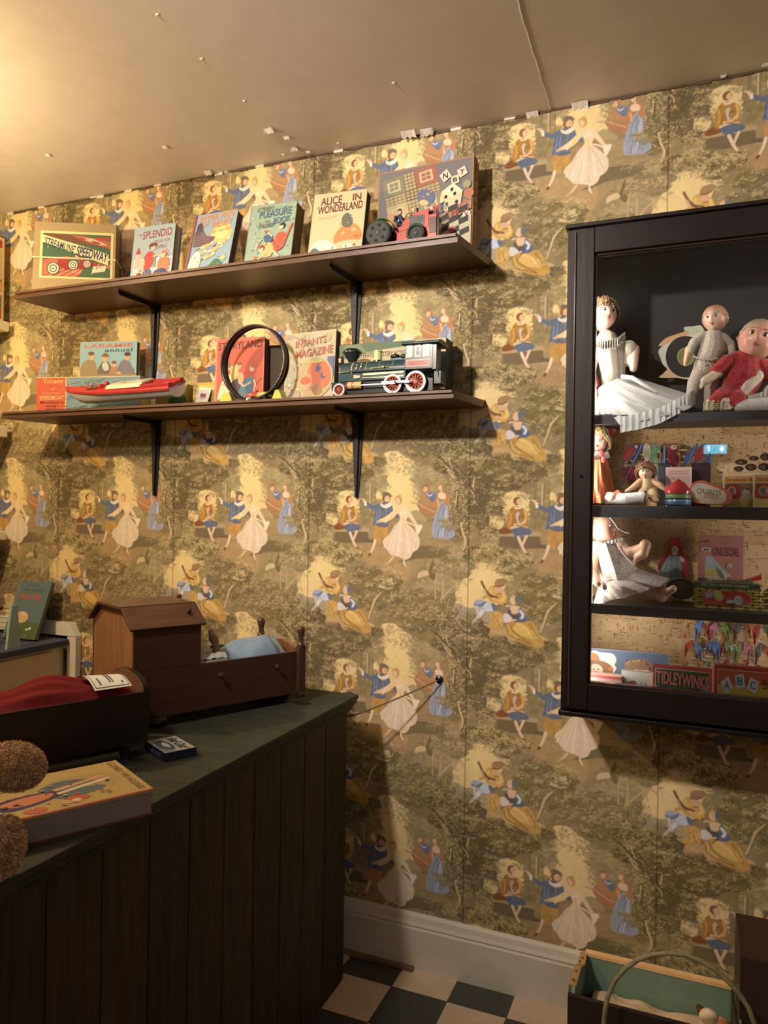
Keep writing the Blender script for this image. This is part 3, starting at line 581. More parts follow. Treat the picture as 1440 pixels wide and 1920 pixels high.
def a_splendid(A):
    A.R(0, 0, 100, 100, (150,164,158)); A.R(6, 62, 100, 100, (196,196,186)); A.T('SPLENDID', 22, 10, 93, 25, (150,36,60), .012, 3); A.T('THE', 12, 13, 20, 19, (150,60,80), .0); A.T('BOOK FOR', 52, 29, 90, 35, (150,36,60), .006, 2); A.T('GIRLS', 58, 39, 84, 46, (150,36,60), .006, 2)
    A.P([(10,52),(16,40),(22,52),(24,78),(8,80)], (214,160,140)); A.P([(8,52),(15,38),(22,52)], (178,54,44)); A.noise(26, [(190,120,110),(206,170,150),(170,150,150)], 2, 5, (70,50,98,80), 3); A.R(36,56,60,84,(120,146,120)); A.R(6,80,100,100,(206,186,170))
    A.S([(30,62),(40,50),(52,52),(56,64),(50,80),(36,86),(28,74)], (196,60,50)); A.S([(24,70),(30,62),(34,70),(30,86),(22,96),(18,88)], (216,168,130)); A.S([(34,84),(50,84),(52,100),(30,100)], (90,100,120)); A.face(50, 42, 7, (226,176,136), (112,76,56), 1); A.P([(40,38),(58,34),(60,39),(42,42)], (120,50,60)); A.L([(52,60),(66,58),(76,62)], 3, (226,176,136))
    A.S([(66,70),(80,62),(92,70),(92,92),(70,94)], (196,120,70)); A.S([(60,88),(80,84),(92,92),(86,100),(58,100)], (70,74,110)); A.face(78, 58, 6.5, (232,184,140), (196,110,60), -1); A.E(22,92,6,4,(150,60,60)); A.E(40,94,7,3,(110,110,150)); A.noise(18, [(200,90,80),(110,120,150),(220,200,160)], 1, 3, (10,80,96,98), 5)
def a_peter(A):
    A.R(0, 0, 100, 100, (140,158,152)); A.E(70, 38, 24, 22, (222,178,84)); A.E(70, 38, 15, 14, (232,196,104)); A.P([(8,30),(22,24),(36,40),(58,44),(50,60),(8,58)], (110,84,84)); A.P([(10,18),(18,14),(26,24),(22,34),(10,40)], (86,70,76))
    for i in range(7): A.L([(10, 30+i*4), (46, 40+i*3)], .7, (156,120,100))
    A.T('PETER PAN', 14, 5, 92, 17, (214,122,60), .02, 6); A.T('and', 22, 18, 34, 24, (214,122,60), .0, 2, .2); A.T('WENDY', 44, 18, 92, 29, (214,122,60), .02, 5); A.T('FOR CHILDREN', 46, 33, 92, 38, (220,140,70), .01, 4)
    for x, y, r_, l in ((42,58,-10,15), (62,66,-20,18), (80,54,-30,14), (30,72,-15,13), (52,78,-10,12)):
        A.E(x, y, l, 3.6, (206,164,90), r_); A.E(x-l*.7, y+3, l*.55, 2.2, (222,192,130), r_+20); A.E(x+l*.8, y-4, 3.6, 3.6, (226,186,130)); A.L([(x+l*.4, y-3), (x+l*1.3, y-10)], 1.6, (222,184,120)); A.L([(x-l, y+2), (x-l*1.6, y+8)], 1.8, (120,90,50))
    A.S([(10,80),(24,66),(34,82),(30,100),(8,100)], (222,206,170)); A.S([(56,94),(70,84),(84,92),(80,100),(54,100)], (70,116,70)); A.E(86,84,6,5,(226,180,60)); A.noise(16, [(196,150,80),(120,100,70)], 1, 3, (10,60,96,96), 9); A.R(0, 0, 5.5, 100, (164,84,62))
def a_pleasure(A):
    A.R(0, 0, 100, 100, (146,156,116)); A.F(0, 0, 100, 100, 1.2, (120,126,86)); A.noise(60, [(156,166,126),(136,146,106)], 1, 5, (2,2,98,98), 4); A.T("NELSON'S", 24, 5, 52, 10, (84,74,60), .004); A.T('PLEASURE', 22, 12, 90, 25, (84,108,118), .012, 2); A.T('BOOK', 54, 27, 90, 38, (84,108,118), .012, 2); A.T('FOR', 36, 30, 46, 34, (84,74,60), .004); A.T('CHILDREN', 22, 36, 56, 43, (84,74,60), .006, 1)
    A.S([(66,56),(80,54),(86,66),(80,82),(60,86),(56,76)], (206,76,44)); A.L([(80,80),(92,48),(96,40)], 4, (206,80,50)); A.S([(36,74),(50,68),(62,80),(56,94),(38,92)], (216,160,80)); A.S([(38,58),(52,56),(58,66),(44,70)], (70,92,110)); A.face(74, 44, 5.5, (226,178,130), (60,50,44), -1); A.face(36, 80, 6, (226,178,130), (146,70,44), -1); A.L([(34,62),(26,72),(24,80)], 3, (222,172,120)); A.L([(46,88),(30,98)], 4, (222,172,120)); A.L([(60,84),(74,96)], 4, (222,172,120)); A.L([(56,60),(44,50),(40,46)], 3, (222,172,120)); A.E(42,50,4,3,(196,70,40)); A.E(26,94,5,3,(206,100,50)); A.noise(12, [(200,60,40),(226,180,110),(70,80,100)], 1, 3, (24,60,90,96), 8)
def a_alice(A):
    A.R(0, 0, 100, 100, (206,172,110)); A.F(0, 0, 100, 100, .8, (176,140,86)); A.T('ALICE', 14, 7, 54, 20, (116,42,30), .02, 1); A.T('IN', 74, 6, 90, 17, (116,42,30), .02); A.T('WONDERLAND', 10, 21, 94, 34, (116,42,30), .022, 3); A.T('Lewis Carroll', 14, 38, 46, 43, (186,150,80), .0, 1)
    A.S([(50,66),(62,56),(80,54),(94,64),(98,78),(86,82),(70,80),(50,84),(46,76)], (214,120,52)); A.E(62,68,4,2.5,(226,160,84)); A.E(82,64,5,3,(226,160,84)); A.E(88,75,4,2.2,(190,90,44)); A.S([(50,84),(72,80),(92,82),(84,88),(60,90)], (226,170,110)); A.P([(66,86),(80,86),(84,100),(62,100)], (226,204,150))
    A.S([(8,84),(20,76),(40,80),(56,92),(60,100),(8,100)], (226,200,150)); A.S([(2,96),(10,88),(20,92),(24,100),(2,100)], (96,100,104)); A.noise(16, [(90,110,60),(130,130,70),(110,90,50)], 1.5, 4, (40,88,98,100), 6)
    A.S([(60,56),(58,44),(66,36),(74,42),(78,54),(70,60)], (104,98,70)); A.noise(10, [(110,120,70),(90,84,54),(140,130,80)], 1, 3, (56,38,78,58), 5)
def a_compend(A):
    A.R(0, 0, 100, 100, (118,104,92)); A.F(0, 0, 100, 100, 1.3, (170,110,66))
    R = math.radians(-17)
    def q(u, v): return (4+57*u+9*v, 10-9*u+50*v)
    A.P([q(0,0),q(1,0),q(1,1),q(0,1)], (176,144,88))
    for cx, cy, c in ((0,0,(126,116,80)), (.6,0,(166,88,60)), (0,.6,(180,150,84)), (.6,.6,(132,124,90))):
        A.P([q(cx,cy),q(cx+.4,cy),q(cx+.4,cy+.4),q(cx,cy+.4)], c); A.P([q(cx+.08,cy+.08),q(cx+.32,cy+.08),q(cx+.32,cy+.32),q(cx+.08,cy+.32)], (190,160,104))
        A.P([q(cx+.12,cy+.12),q(cx+.28,cy+.12),q(cx+.28,cy+.28),q(cx+.12,cy+.28)], c); A.L([q(cx+.2,cy+.1),q(cx+.2,cy+.3)], .8, (190,160,104)); A.L([q(cx+.1,cy+.2),q(cx+.3,cy+.2)], .8, (190,160,104))
    for i in range(7):
        u = .4+.2*i/6; A.L([q(.4+.2*i/6 if i else .4,0),q(.4+.2*i/6,1)], .35, (96,84,60)) if i % 2 == 0 else None
        A.L([q(0,.4+.2*i/6),q(1,.4+.2*i/6)], .3, (96,84,60)) if i % 2 == 0 else None
    for i in range(13): A.L([q(i/13,.4),q(i/13,.6)], .3, (110,96,66)); A.L([q(.4,i/13),q(.6,i/13)], .3, (110,96,66))
    A.E(16, 56, 7, 7, (196,130,76)); A.E(52, 36, 10, 7, (96,96,110), 20); A.E(50, 42, 5, 3, (200,160,90), 20); A.noise(14, [(186,120,70),(120,120,90),(200,170,110)], 1, 3.2, (20,30,64,66), 12)
    def tile(x, y, s, c, r, ch): A.P([(x+s*math.cos(math.radians(r+45+90*i))*1.0, y+s*math.sin(math.radians(r+45+90*i))*1.12) for i in range(4)], c); A.T(ch, x-s*.4, y-s*.45, x+s*.4, y+s*.45, (50,44,40), .03)
    tile(72,17,6.5,(210,186,140),-35,'N'); tile(82,23,5.5,(210,186,140),-8,'B'); tile(89,16,6,(210,186,140),-25,'Y'); tile(94,62,5,(210,186,140),20,'V')
    A.P([(68,34),(80,26),(90,36),(88,50),(76,58),(66,50)], (204,178,120)); A.P([(80,26),(90,36),(79,42),(68,34)], (222,196,136)); A.P([(64,48),(72,44),(70,58),(62,56)], (66,72,86))
    for x, y in ((73,40),(82,38),(74,48),(84,47),(79,52),(79,33)): A.E(x, y, 1.6, 1.9, (50,42,36), 20)
    A.E(96,40,5,5,(186,100,64)); A.E(90,52,2,2,(190,70,50)); A.E(94,30,4,4,(150,140,80))
    A.P([(30,76),(99,44),(99,56),(40,86)], (154,128,90)); A.T('COMPENDIUM', 8, 62, 68, 72, (178,74,52), .02, 17); A.T('OF', 66, 50, 76, 56, (128,120,100), .01, 3); A.T('GAMES', 62, 60, 98, 72, (178,74,52), .02, 15)
    A.P([(46,100),(62,74),(99,62),(99,100)], (196,170,118))
    for i in range(5):
        for j in range(6):
            if (i+j) % 2: continue
            f = lambda a, b_: (50+a*9.5-b_*1.5+b_*1.0, 98-b_*6-a*3.4+0)
            A.P([f(i, j), f(i+1, j), f(i+1, j+1), f(i, j+1)], (60,54,46))
    A.E(80,76,4,3,(196,90,60)); A.E(72,88,4.5,2.4,(70,62,50)); A.E(84,86,4,2.4,(80,72,56)); A.E(60,92,3.4,2,(206,184,130)); A.L([(8,76),(12,62)], 3, (206,160,96))
def s_compend(A):
    A.R(0, 0, 100, 100, (176,116,62)); g = 'COMPENDIUM of GAMES'
    n = len(g)
    for i, ch in enumerate(g):
        if ch == ' ': continue
        v, fs = glyphs(ch, .01); A.up(); h = 100/n*.74 if ch.isupper() else 100/n*.5; y1 = 99-(i+.1)*100/n
        x0, x1 = 26, 74
        vs = [A.q((x0+(x1-x0)*(1-t), y1-h*u)) for u, t in v]; A.b.add(vs, fs, (56,40,30))
def a_laramie(A):
    A.R(0, 0, 100, 100, (122,166,166)); A.F(0, 0, 100, 100, 1, (170,170,140)); A.T('LARAMIE', 8, 7, 92, 18, (206,86,56), .03, 1, 0, 1.1); A.T('annual', 44, 20, 92, 31, (62,76,86), .02, 0, 0, 1.1); sk = (206,150,100)
    A.S([(4,96),(4,66),(14,52),(26,56),(32,80),(40,92),(40,96)], (150,118,76)); A.E(21,40,5.4,7.5,sk); A.E(20,34,5.6,3.4,(104,74,48)); A.L([(6,88),(34,92)], 5, (150,118,76)); A.E(35,91,3,2.6,sk)
    A.S([(34,96),(34,76),(42,56),(50,58),(58,80),(60,96)], (104,90,74)); A.S([(40,66),(48,60),(52,80),(44,84)], (190,180,160)); A.E(45,50,4.6,6,sk); A.E(45,42,7.5,1.8,(118,86,56)); A.E(45,39.5,5,3.6,(118,86,56))
    A.S([(54,96),(56,78),(62,72),(70,78),(74,96)], (170,112,74)); A.E(61.5,66,4,5,sk); A.E(61,61,4.4,2.6,(120,78,50))
    A.S([(68,96),(70,66),(78,54),(88,60),(94,82),(98,92),(98,96)], (118,104,104)); A.E(84,44,5,7,sk); A.E(84,38,5.6,3.4,(60,46,38)); A.L([(72,88),(96,84)], 5, (118,104,104)); A.R(2, 95, 98, 99, (160,116,78)); A.E(70,92,4,2.4,sk)
def a_triang(A):
    A.R(29, 0, 100, 100, (110,140,136)); A.R(0, 0, 29, 100, (206,76,40)); A.R(28.4, 0, 29.3, 100, (222,180,100)); A.R(0, 0, 100, 2, (222,190,110)); A.T('Tri-ang', 6, 5, 26, 21, (224,170,80), .02); A.T('14"', 13, 29, 19, 37, (226,160,90), .0); A.T('ELECTRIC', 6.5, 42, 24, 47, (226,160,90), .0); A.T('SPEEDBOAT', 3, 51, 27, 62, (228,180,110), .008)
    A.T('Moulded in', 3.5, 66, 27, 73, (84,40,24), .012); A.T('tough', 9, 76, 21, 84, (84,40,24), .012); A.T('plastic', 9, 85, 22, 94, (84,40,24), .012)
    rg = random.Random(4)
    for i in range(70): x = rg.uniform(30, 90); y = rg.uniform(6, 92); A.E(x, y, rg.uniform(3, 8), rg.uniform(.15, .4), rg.choice([(140,166,156),(90,124,124),(160,176,160)]), rg.uniform(-14, 4), n=8)
    A.P([(56,40),(99,12),(99,40)], (206,200,170)); A.S([(70,34),(82,22),(86,30),(74,40)], (190,60,44)); A.P([(30,96),(99,70),(99,100),(30,100)], (96,132,132))
def a_dinky(A):
    A.R(0, 0, 100, 100, (206,178,44)); A.E(66,22,30,14,(222,200,80)); A.R(2, 10, 40, 34, (92,112,140)); A.T('DINKY', 8, 16, 36, 27, (214,200,170), .03); A.R(4, 36, 24, 92, (206,184,130)); A.S([(44,58),(54,48),(90,48),(98,60),(96,76),(44,76)], (74,132,92)); A.R(52, 42, 80, 52, (92,120,110)); A.E(56,78,8,8,(120,108,60)); A.E(84,78,7,7,(120,108,60))
def a_small(A): A.R(0, 0, 100, 100, (196,148,44)); A.R(10, 10, 90, 40, (214,172,60)); A.E(50, 66, 26, 16, (140,90,44))
def a_card(A): A.R(0, 0, 100, 100, (222,200,160)); A.R(26, 28, 72, 46, (160,70,66)); A.R(30, 50, 66, 53, (150,110,90)); A.E(52, 76, 24, 16, (200,80,54)); A.L([(12,4),(8,94)], .8, (180,160,120))
def a_story(A):
    A.R(0, 0, 100, 100, (206,80,48)); A.F(1.5, 1.5, 98.5, 98.5, .7, (224,150,110)); A.R(0, 0, 3.5, 100, (214,120,92)); A.T('STORYLAND', 5, 6, 95, 17, (70,40,34), .006, 2); A.T('TALES', 8, 22, 26, 26, (70,40,34), 0)
    A.S([(8,100),(8,80),(16,62),(26,52),(36,60),(40,80),(36,100)], (222,196,136)); A.P([(30,44),(46,38),(50,54),(36,66)], (196,170,84)); A.E(30,42,6,6.5,(214,158,108)); A.E(27,39,6.4,6,(150,84,48)); A.L([(14,68),(30,70),(48,60)], 4, (216,162,112)); A.S([(34,66),(50,60),(54,74),(50,86),(34,84)], (86,66,66))
    A.S([(48,54),(56,52),(60,62),(50,68)], (206,150,100)); A.E(50,42,4.6,5,(206,150,104)); A.E(50,38,5,3.4,(140,84,50)); A.S([(56,66),(68,60),(76,62),(80,84),(86,92),(48,92),(50,80)], (82,114,112)); A.S([(64,62),(72,58),(80,60),(78,68),(66,70)], (92,126,122)); A.E(76,46,5,5.8,(220,166,116)); A.E(79,42,6,4.6,(184,96,52)); A.L([(74,66),(60,72),(52,66)], 3.4, (220,166,116)); A.L([(80,74),(96,60)], .8, (110,50,34)); A.L([(80,62),(84,70),(80,80)], 3, (220,166,116))
    A.S([(4,100),(8,90),(40,92),(60,96),(60,100)], (120,124,80)); A.R(3.5, 96, 99, 99, (196,60,40)); A.L([(36,86),(46,92),(52,98)], 4, (214,158,108))
def a_infants(A):
    A.R(0, 0, 100, 100, (190,160,110)); A.noise(50, [(180,150,100),(200,172,122)], 2, 8, (0,0,100,100), 4); A.T("INFANTS", 20, 12, 82, 22, (190,92,66), .008, 4); A.T('MAGAZINE', 22, 26, 96, 37, (190,92,66), .012, 4); A.R(86, 38, 99, 66, (92,100,124)); A.R(4, 44, 34, 96, (166,150,110))
    A.E(62, 66, 36, 36, (196,168,96)); A.E(62, 66, 34.5, 34.5, (184,150,90)); A.S([(48,54),(70,42),(90,52),(94,72),(80,82),(60,76)], (208,100,60)); A.S([(50,60),(58,68),(54,84),(40,84),(38,68)], (216,130,80)); A.E(46,76,9,9,(214,150,100)); A.E(44,70,10,7,(206,90,54)); A.S([(40,88),(56,84),(72,92),(60,100),(36,98)], (206,160,100)); A.P([(66,50),(70,46),(71,52),(76,53),(71,56),(70,61),(67,57),(61,58),(65,54),(63,50)], (90,92,100)); A.E(80,64,6,6,(90,92,100)); A.E(83,62,5,5,(208,100,60)); A.noise(20, [(196,110,80),(160,160,120),(216,190,140)], 1.5, 5, (4,46,34,94), 6); A.S([(56,80),(70,76),(78,86),(66,92)], (170,110,64)); A.E(58,44,20,3,(190,160,70))
def a_train(A):
    A.R(0, 0, 100, 100, (196,166,112)); A.P([(0,0),(60,0),(40,14),(0,22)], (120,126,84)); A.P([(20,0),(74,0),(60,10),(26,14)], (92,108,70)); A.T('BATTERY OPERATED MYSTERY ACTION', 3, 17, 66, 25, (52,44,40), .01, 1); A.T('WESTERN', 3, 34, 36, 50, (176,40,44), .03, 1); A.P([(60,40),(80,22),(100,24),(100,60),(62,60)], (110,134,134)); A.E(76, 20, 9, 3.4, (206,196,170), 8); A.E(66,30,8,3,(84,112,124)); A.S([(4,60),(60,50),(90,66),(80,92),(6,96)], (80,104,92)); A.E(16,88,6,6,(120,150,60))
r = gbox('racing_game_box', "tan cardboard racing game box with a red racing car label at the shelf's left end", 'game box', -2.287, -.242, Z1, .299, .262, .085, 27, 3.7, a_speedway, (170, 136, 88), (150, 118, 74))
e = MB((222, 196, 140)); e.box(-.0025, .3015, -.0035, .0885, .122, .1275); e.build('elastic_band', 'cloth', r)['label'] = 'cream elastic band'
book('story_book', 'pale blue girls annual with dark blue spine, right of the racing game box', 'book', -1.855, -.21, Z1, .172, .195, .038, 3, 7.3, a_splendid, (70, 66, 110), (50, 50, 110))
book('story_book', 'orange and blue picture book of figures flying before a yellow sun', 'book', -1.620, -.21, Z1, .174, .222, .034, 1, 15.7, a_peter, (120, 90, 66), None, (120, 92, 62))
book('story_book', 'sage green children\'s book with tumbling figures in red and yellow', 'book', -1.381, -.21, Z1, .173, .208, .055, 2.3, 12, a_pleasure, (130, 130, 90), None, (150, 112, 66))
book('story_book', 'cream picture book with brown title lettering and an orange mushroom', 'book', -1.146, -.205, Z1, .182, .222, .036, 4.7, 13, a_alice, (190, 156, 98), None, (96, 70, 44))
gbox('board_games_box', 'large games compendium box standing at the right end of the upper shelf', 'game box', -.955, -.092, Z1, .322, .291, .055, -2.5, 1.5, a_compend, (150, 100, 64), (176, 116, 62), sideart=s_compend)
r1 = gbox('speedboat_box', 'long blue and orange toy speedboat box lying behind the red boat', 'toy box', -2.338, -.165, Z2, .43, .138, .09, 12, 0, a_triang, (180, 150, 100), (206, 170, 104), lid=False)
book('annual', 'light blue western annual showing four men, standing on the speedboat box', 'book', -2.166, -.125, Z2+.1385, .235, .132, .022, 12, 2, a_laramie, (150, 160, 140), None, (150, 120, 76))
gbox('toy_car_box', 'small yellow model car box behind the stern of the red boat', 'toy box', -1.798, -.13, Z2, .128, .088, .04, 4.5, 0, a_dinky, (206, 178, 44), (190, 156, 44), lid=False)
gbox('toy_car_box', 'small ochre box standing behind the white card', 'toy box', -1.650, -.085, Z2, .075, .096, .045, 3, 0, a_small, (190, 140, 44), (70, 48, 30), lid=False)
r = thing('price_card', 'narrow white card with a red picture leaning against the ochre box', 'card', (-1.645, -.115, Z2), rot=(-.25, .14, .05)); b = MB((222, 200, 160)); b.box(0, .05, 0, .0012, 0, .082); a_card(Art(b, .05, .082, -.0003)); b.build('card_sheet', 'ink', r)
book('story_book', 'red and orange story annual with two reading girls, seen through the black loop', 'book', -1.549, -.125, Z2, .188, .236, .034, 5, 2, a_story, (170, 60, 40), None, (140, 104, 66))
book('story_book', 'dark brown clothbound book standing behind the red and orange annual', 'book', -1.43, -.062, Z2, .15, .215, .045, 3, 0, lambda A: A.R(0, 0, 100, 100, (84, 62, 40)), (84, 62, 40), None, (120, 92, 60))
book('magazine', 'faded beige infants magazine with a red and yellow round picture', 'magazine', -1.278, -.115, Z2, .195, .236, .03, -4.9, 3.7, a_infants, (180, 150, 104), None, (120, 92, 62))
gbox('train_box', 'large printed train box standing behind the green locomotive', 'toy box', -1.079, -.10, Z2, .365, .186, .075, .6, 0, a_train, (190, 160, 110), (70, 66, 60), lid=False)

# ------------------------------------------------------------------ toy speedboat
def qd(ox, oy, s, Y, f=P): return lambda x, y, Y_=None: P(ox+x/s, oy+y/s, Y=Y if Y_ is None else Y_)
B_ = qd(50, 700, 4.114, -.215)
def boat():
    bow = B_(320, 195); st = B_(1145, 150); zt = Z2
    L_ = st[0]-bow[0]; r = thing('toy_speedboat', 'red and white plastic toy speedboat in front of its long box', 'toy boat', (bow[0]+L_/2, -.19, Z2))
    n = 17; hull = []; deck = []
    W0 = .052
    for i in range(n):
        t = i/(n-1); x = bow[0]+L_*t; wd = W0*min(1, (t/.38)**.62 if t > 0 else .0) if t < .38 else W0*(1-.08*(t-.38)); wd = max(wd, .0015)
        top = Z2+.047+.018*(1-t)**2+.006*t; kel = Z2+.006+.05*max(0, (.22-t)/.22)**2+.004*t
        hull.append([(x, -.19-wd, top), (x, -.19-wd*.86, kel+(top-kel)*.42), (x, -.19-wd*.55, kel+.006), (x, -.19, kel), (x, -.19+wd*.55, kel+.006), (x, -.19+wd*.86, kel+(top-kel)*.42), (x, -.19+wd, top)])
        deck.append((x, wd, top))
    b = MB((206, 190, 160)); b.loft(hull, close=False); b.add(hull[-1], [list(range(7))])
    W(b, 'hull', 'gloss', r)
    b = MB((196, 26, 28)); rings = []
    for x, wd, top in deck: rings.append([(x, -.19-wd*1.05-.001, top-.006), (x, -.19-wd*1.06-.001, top+.003), (x, -.19-wd*.7, top+.009), (x, -.19, top+.013), (x, -.19+wd*.7, top+.009), (x, -.19+wd*1.06+.001, top+.003), (x, -.19+wd*1.05+.001, top-.006)])
    b.loft(rings, close=False); b.add(rings[-1], [list(range(7))]); x1 = deck[-1][0]
    for s_ in (-1, 1): b.box(x1-L_*.24, x1, -.19+s_*.035-.012, -.19+s_*.035+.012, deck[-1][2], deck[-1][2]+.016)
    b.box(x1-L_*.25, x1-L_*.235, -.235, -.145, deck[-1][2], deck[-1][2]+.018)
    W(b, 'deck', 'gloss', r, .001)
    cz = deck[8][2]
    b = MB((214, 200, 140)); xa = bow[0]+L_*.44; xb = bow[0]+L_*.76
    b.loft([[(xa, -.19-.044, cz+.009), (xa, -.19-.030, cz+.020), (xa, -.16, cz+.020), (xa, -.146, cz+.009)], [(xb, -.19-.044, cz+.009), (xb, -.19-.034, cz+.022), (xb, -.156, cz+.022), (xb, -.146, cz+.009)]], cap=True, smooth=False)
    W(b, 'cabin_roof', 'gloss', r, .0015, 'cream cabin roof')
    for f in (lambda b: b.ell(bow[0]+L_*.045, -.19, deck[1][2]+.014, .009, .003, .003), lambda b: b.tube([(bow[0]+L_*.17, -.2, cz+.012), (bow[0]+L_*.17, -.2, cz+.026)], .0018), lambda b: b.tube([(bow[0]+L_*.46, -.17, cz+.02), (bow[0]+L_*.50, -.17, cz+.024)], .002), lambda b: b.tube([(bow[0]+L_*.55, -.2, cz+.021), (bow[0]+L_*.58, -.2, cz+.025)], .002)):
        b = MB((190, 180, 160)); f(b); W(b, 'deck_cleat', 'metal', r)
    b = MB((120, 30, 24)); xs = bow[0]+L_*.30; b.box(xs-.02, xs+.02, -.225, -.155, cz+.006, cz+.0145, (60, 30, 22)); b.ell(xs+.028, -.205, cz+.016, .010, .012, .010, (190, 26, 28)); b.ell(xs+.028, -.172, cz+.016, .010, .012, .010, (190, 26, 28)); W(b, 'seat', 'gloss', r)
    g = MB(); g.loft([[(xs-.026, -.232, cz+.012), (xs-.04, -.19, cz+.012), (xs-.026, -.148, cz+.012)], [(xs-.006, -.226, cz+.034), (xs-.022, -.19, cz+.036), (xs-.006, -.154, cz+.034)]], close=False); W(g, 'windscreen', glass_mat(), r)
    w_ = MB((180, 170, 150)); M0 = Matrix.Translation((xs-.006, -.205, cz+.020)) @ Euler((0, -1.0, .3)).to_matrix().to_4x4(); w_.M = M0; w_.lathe([(.011, -.001), (.0125, 0), (.011, .001), (.0105, 0), (.011, -.001)], n=18); w_.lathe([(0, .001), (.003, .0005)], n=8); w_.tube([(-.011, 0, 0), (.011, 0, 0)], .0008, 5); w_.M = Matrix(); W(w_, 'steering_wheel', 'metal', r)
    r.rotation_euler = (.40, -.02, .03); r.location.z += .016; r.location.y -= .002
boat()

# ------------------------------------------------------------------ loop track and racing car
def loop():
    c = P(477, 690, Y=-.185); R_ = .124; cx, cz = c[0], Z2+R_+.003
    r = thing('loop_track', 'black looping track ring on a yellow base in front of the red annual', 'toy track', (cx, -.185, Z2))
    b = MB((40, 34, 30)); n = 64
    for dy, hw in ((0, .017),):
        rings = []
        for k in range(n+1):
            a = -PI/2+2*PI*k/n; tw = .006*math.sin(a*.5+PI/4); sx_, sz_ = math.cos(a), math.sin(a); y0 = -.185+(k/n-.5)*.026
            def pt(rr, yy): return (cx+sx_*rr, y0+yy, cz+sz_*rr)
            rings.append([pt(R_, -hw), pt(R_+.003, -hw), pt(R_+.003, -hw+.003), pt(R_+.0008, -hw+.003), pt(R_+.0008, hw-.003), pt(R_+.003, hw-.003), pt(R_+.003, hw), pt(R_, hw), pt(R_-.0035, hw), pt(R_-.0035, hw-.002), pt(R_-.001, hw-.003), pt(R_-.001, -hw+.003), pt(R_-.0035, -hw+.002), pt(R_-.0035, -hw)])
        b.loft(rings)
    W(b, 'ring', 'gloss', r)
    for x0, x1, x2, x3 in ((221, 280, 415, 380), (1045, 1100, 1210, 1160)):
        a0 = P(390+x0/8.47, 763, Y=-.19)[0]; a3 = P(390+x2/8.47, 763, Y=-.19)[0]; u0 = P(390+x1/8.47, 750, Y=-.19)[0]; u1 = P(390+x3/8.47, 750, Y=-.19)[0]
        b = MB((206, 180, 50)); b.prism([(a0, Z2), (a3, Z2), (u1, Z2+.033), (u0, Z2+.033)], -.205, -.165, 'y'); b.tube([(u1, -.207, Z2+.034), (a3+.006, -.207, Z2)], .002, 6, (36, 32, 30)); W(b, 'support', 'gloss', r, .001)['label'] = 'yellow ramp support'
    b = MB((60, 50, 40)); b.box(cx-.085, cx+.085, -.20, -.17, Z2, Z2+.004); W(b, 'base_rail', 'gloss', r)
loop()
def racer():
    C_ = qd(390, 610, 8.47, -.21); x0 = C_(515, 1200)[0]; x1 = C_(985, 1200)[0]; L_ = x1-x0; z = Z2+.0095
    r = thing('toy_racing_car', 'tiny red and yellow tin racing car at the foot of the black loop', 'toy car', ((x0+x1)/2, -.185, Z2+.0065))
    def body(t0, t1, prof, c, name):
        b = MB(c); rings = []
        for t, h, wd in prof:
            x = x0+L_*t; rings.append([(x, -.185+wd*math.cos(a)*.014, z+.002+max(0, h*(.5+.5*math.sin(a)))*.022+(-.0 if math.sin(a) > 0 else 0)) for a in np.arange(10)*PI/5])
        b.loft(rings, cap=True); W(b, name, 'tin', r)
    body(0, .55, [(0, .2, .3), (.08, .6, .8), (.2, .95, 1), (.34, .95, 1), (.42, .7, 1), (.47, .6, .95)], (196, 56, 34), 'bonnet')
    body(.45, 1, [(.47, .6, .95), (.5, .9, 1), (.62, .95, 1), (.78, .9, .9), (.88, .7, .7), (.97, .25, .2)], (196, 168, 50), 'tail')
    for t in (.24, .73):
        for s_ in (-1, 1):
            b = MB((190, 176, 140)); b.lathe([(0, -.0035), (.003, -.0035), (.005, -.002), (.009, -.003), (.0095, 0), (.009, .003), (0, .003)], x0+L_*t, -.185+s_*.0165, z, 'y', 18); W(b, 'wheel', 'metal', r)
    b = MB((50, 44, 40)); b.box(x0+L_*.14, x1-L_*.1, -.196, -.174, z-.002, z+.003); b.ell(x0+L_*.42, -.185, z+.026, .004, .004, .005, (190, 60, 40), n=8, m=6); W(b, 'chassis', 'metal', r)
racer()

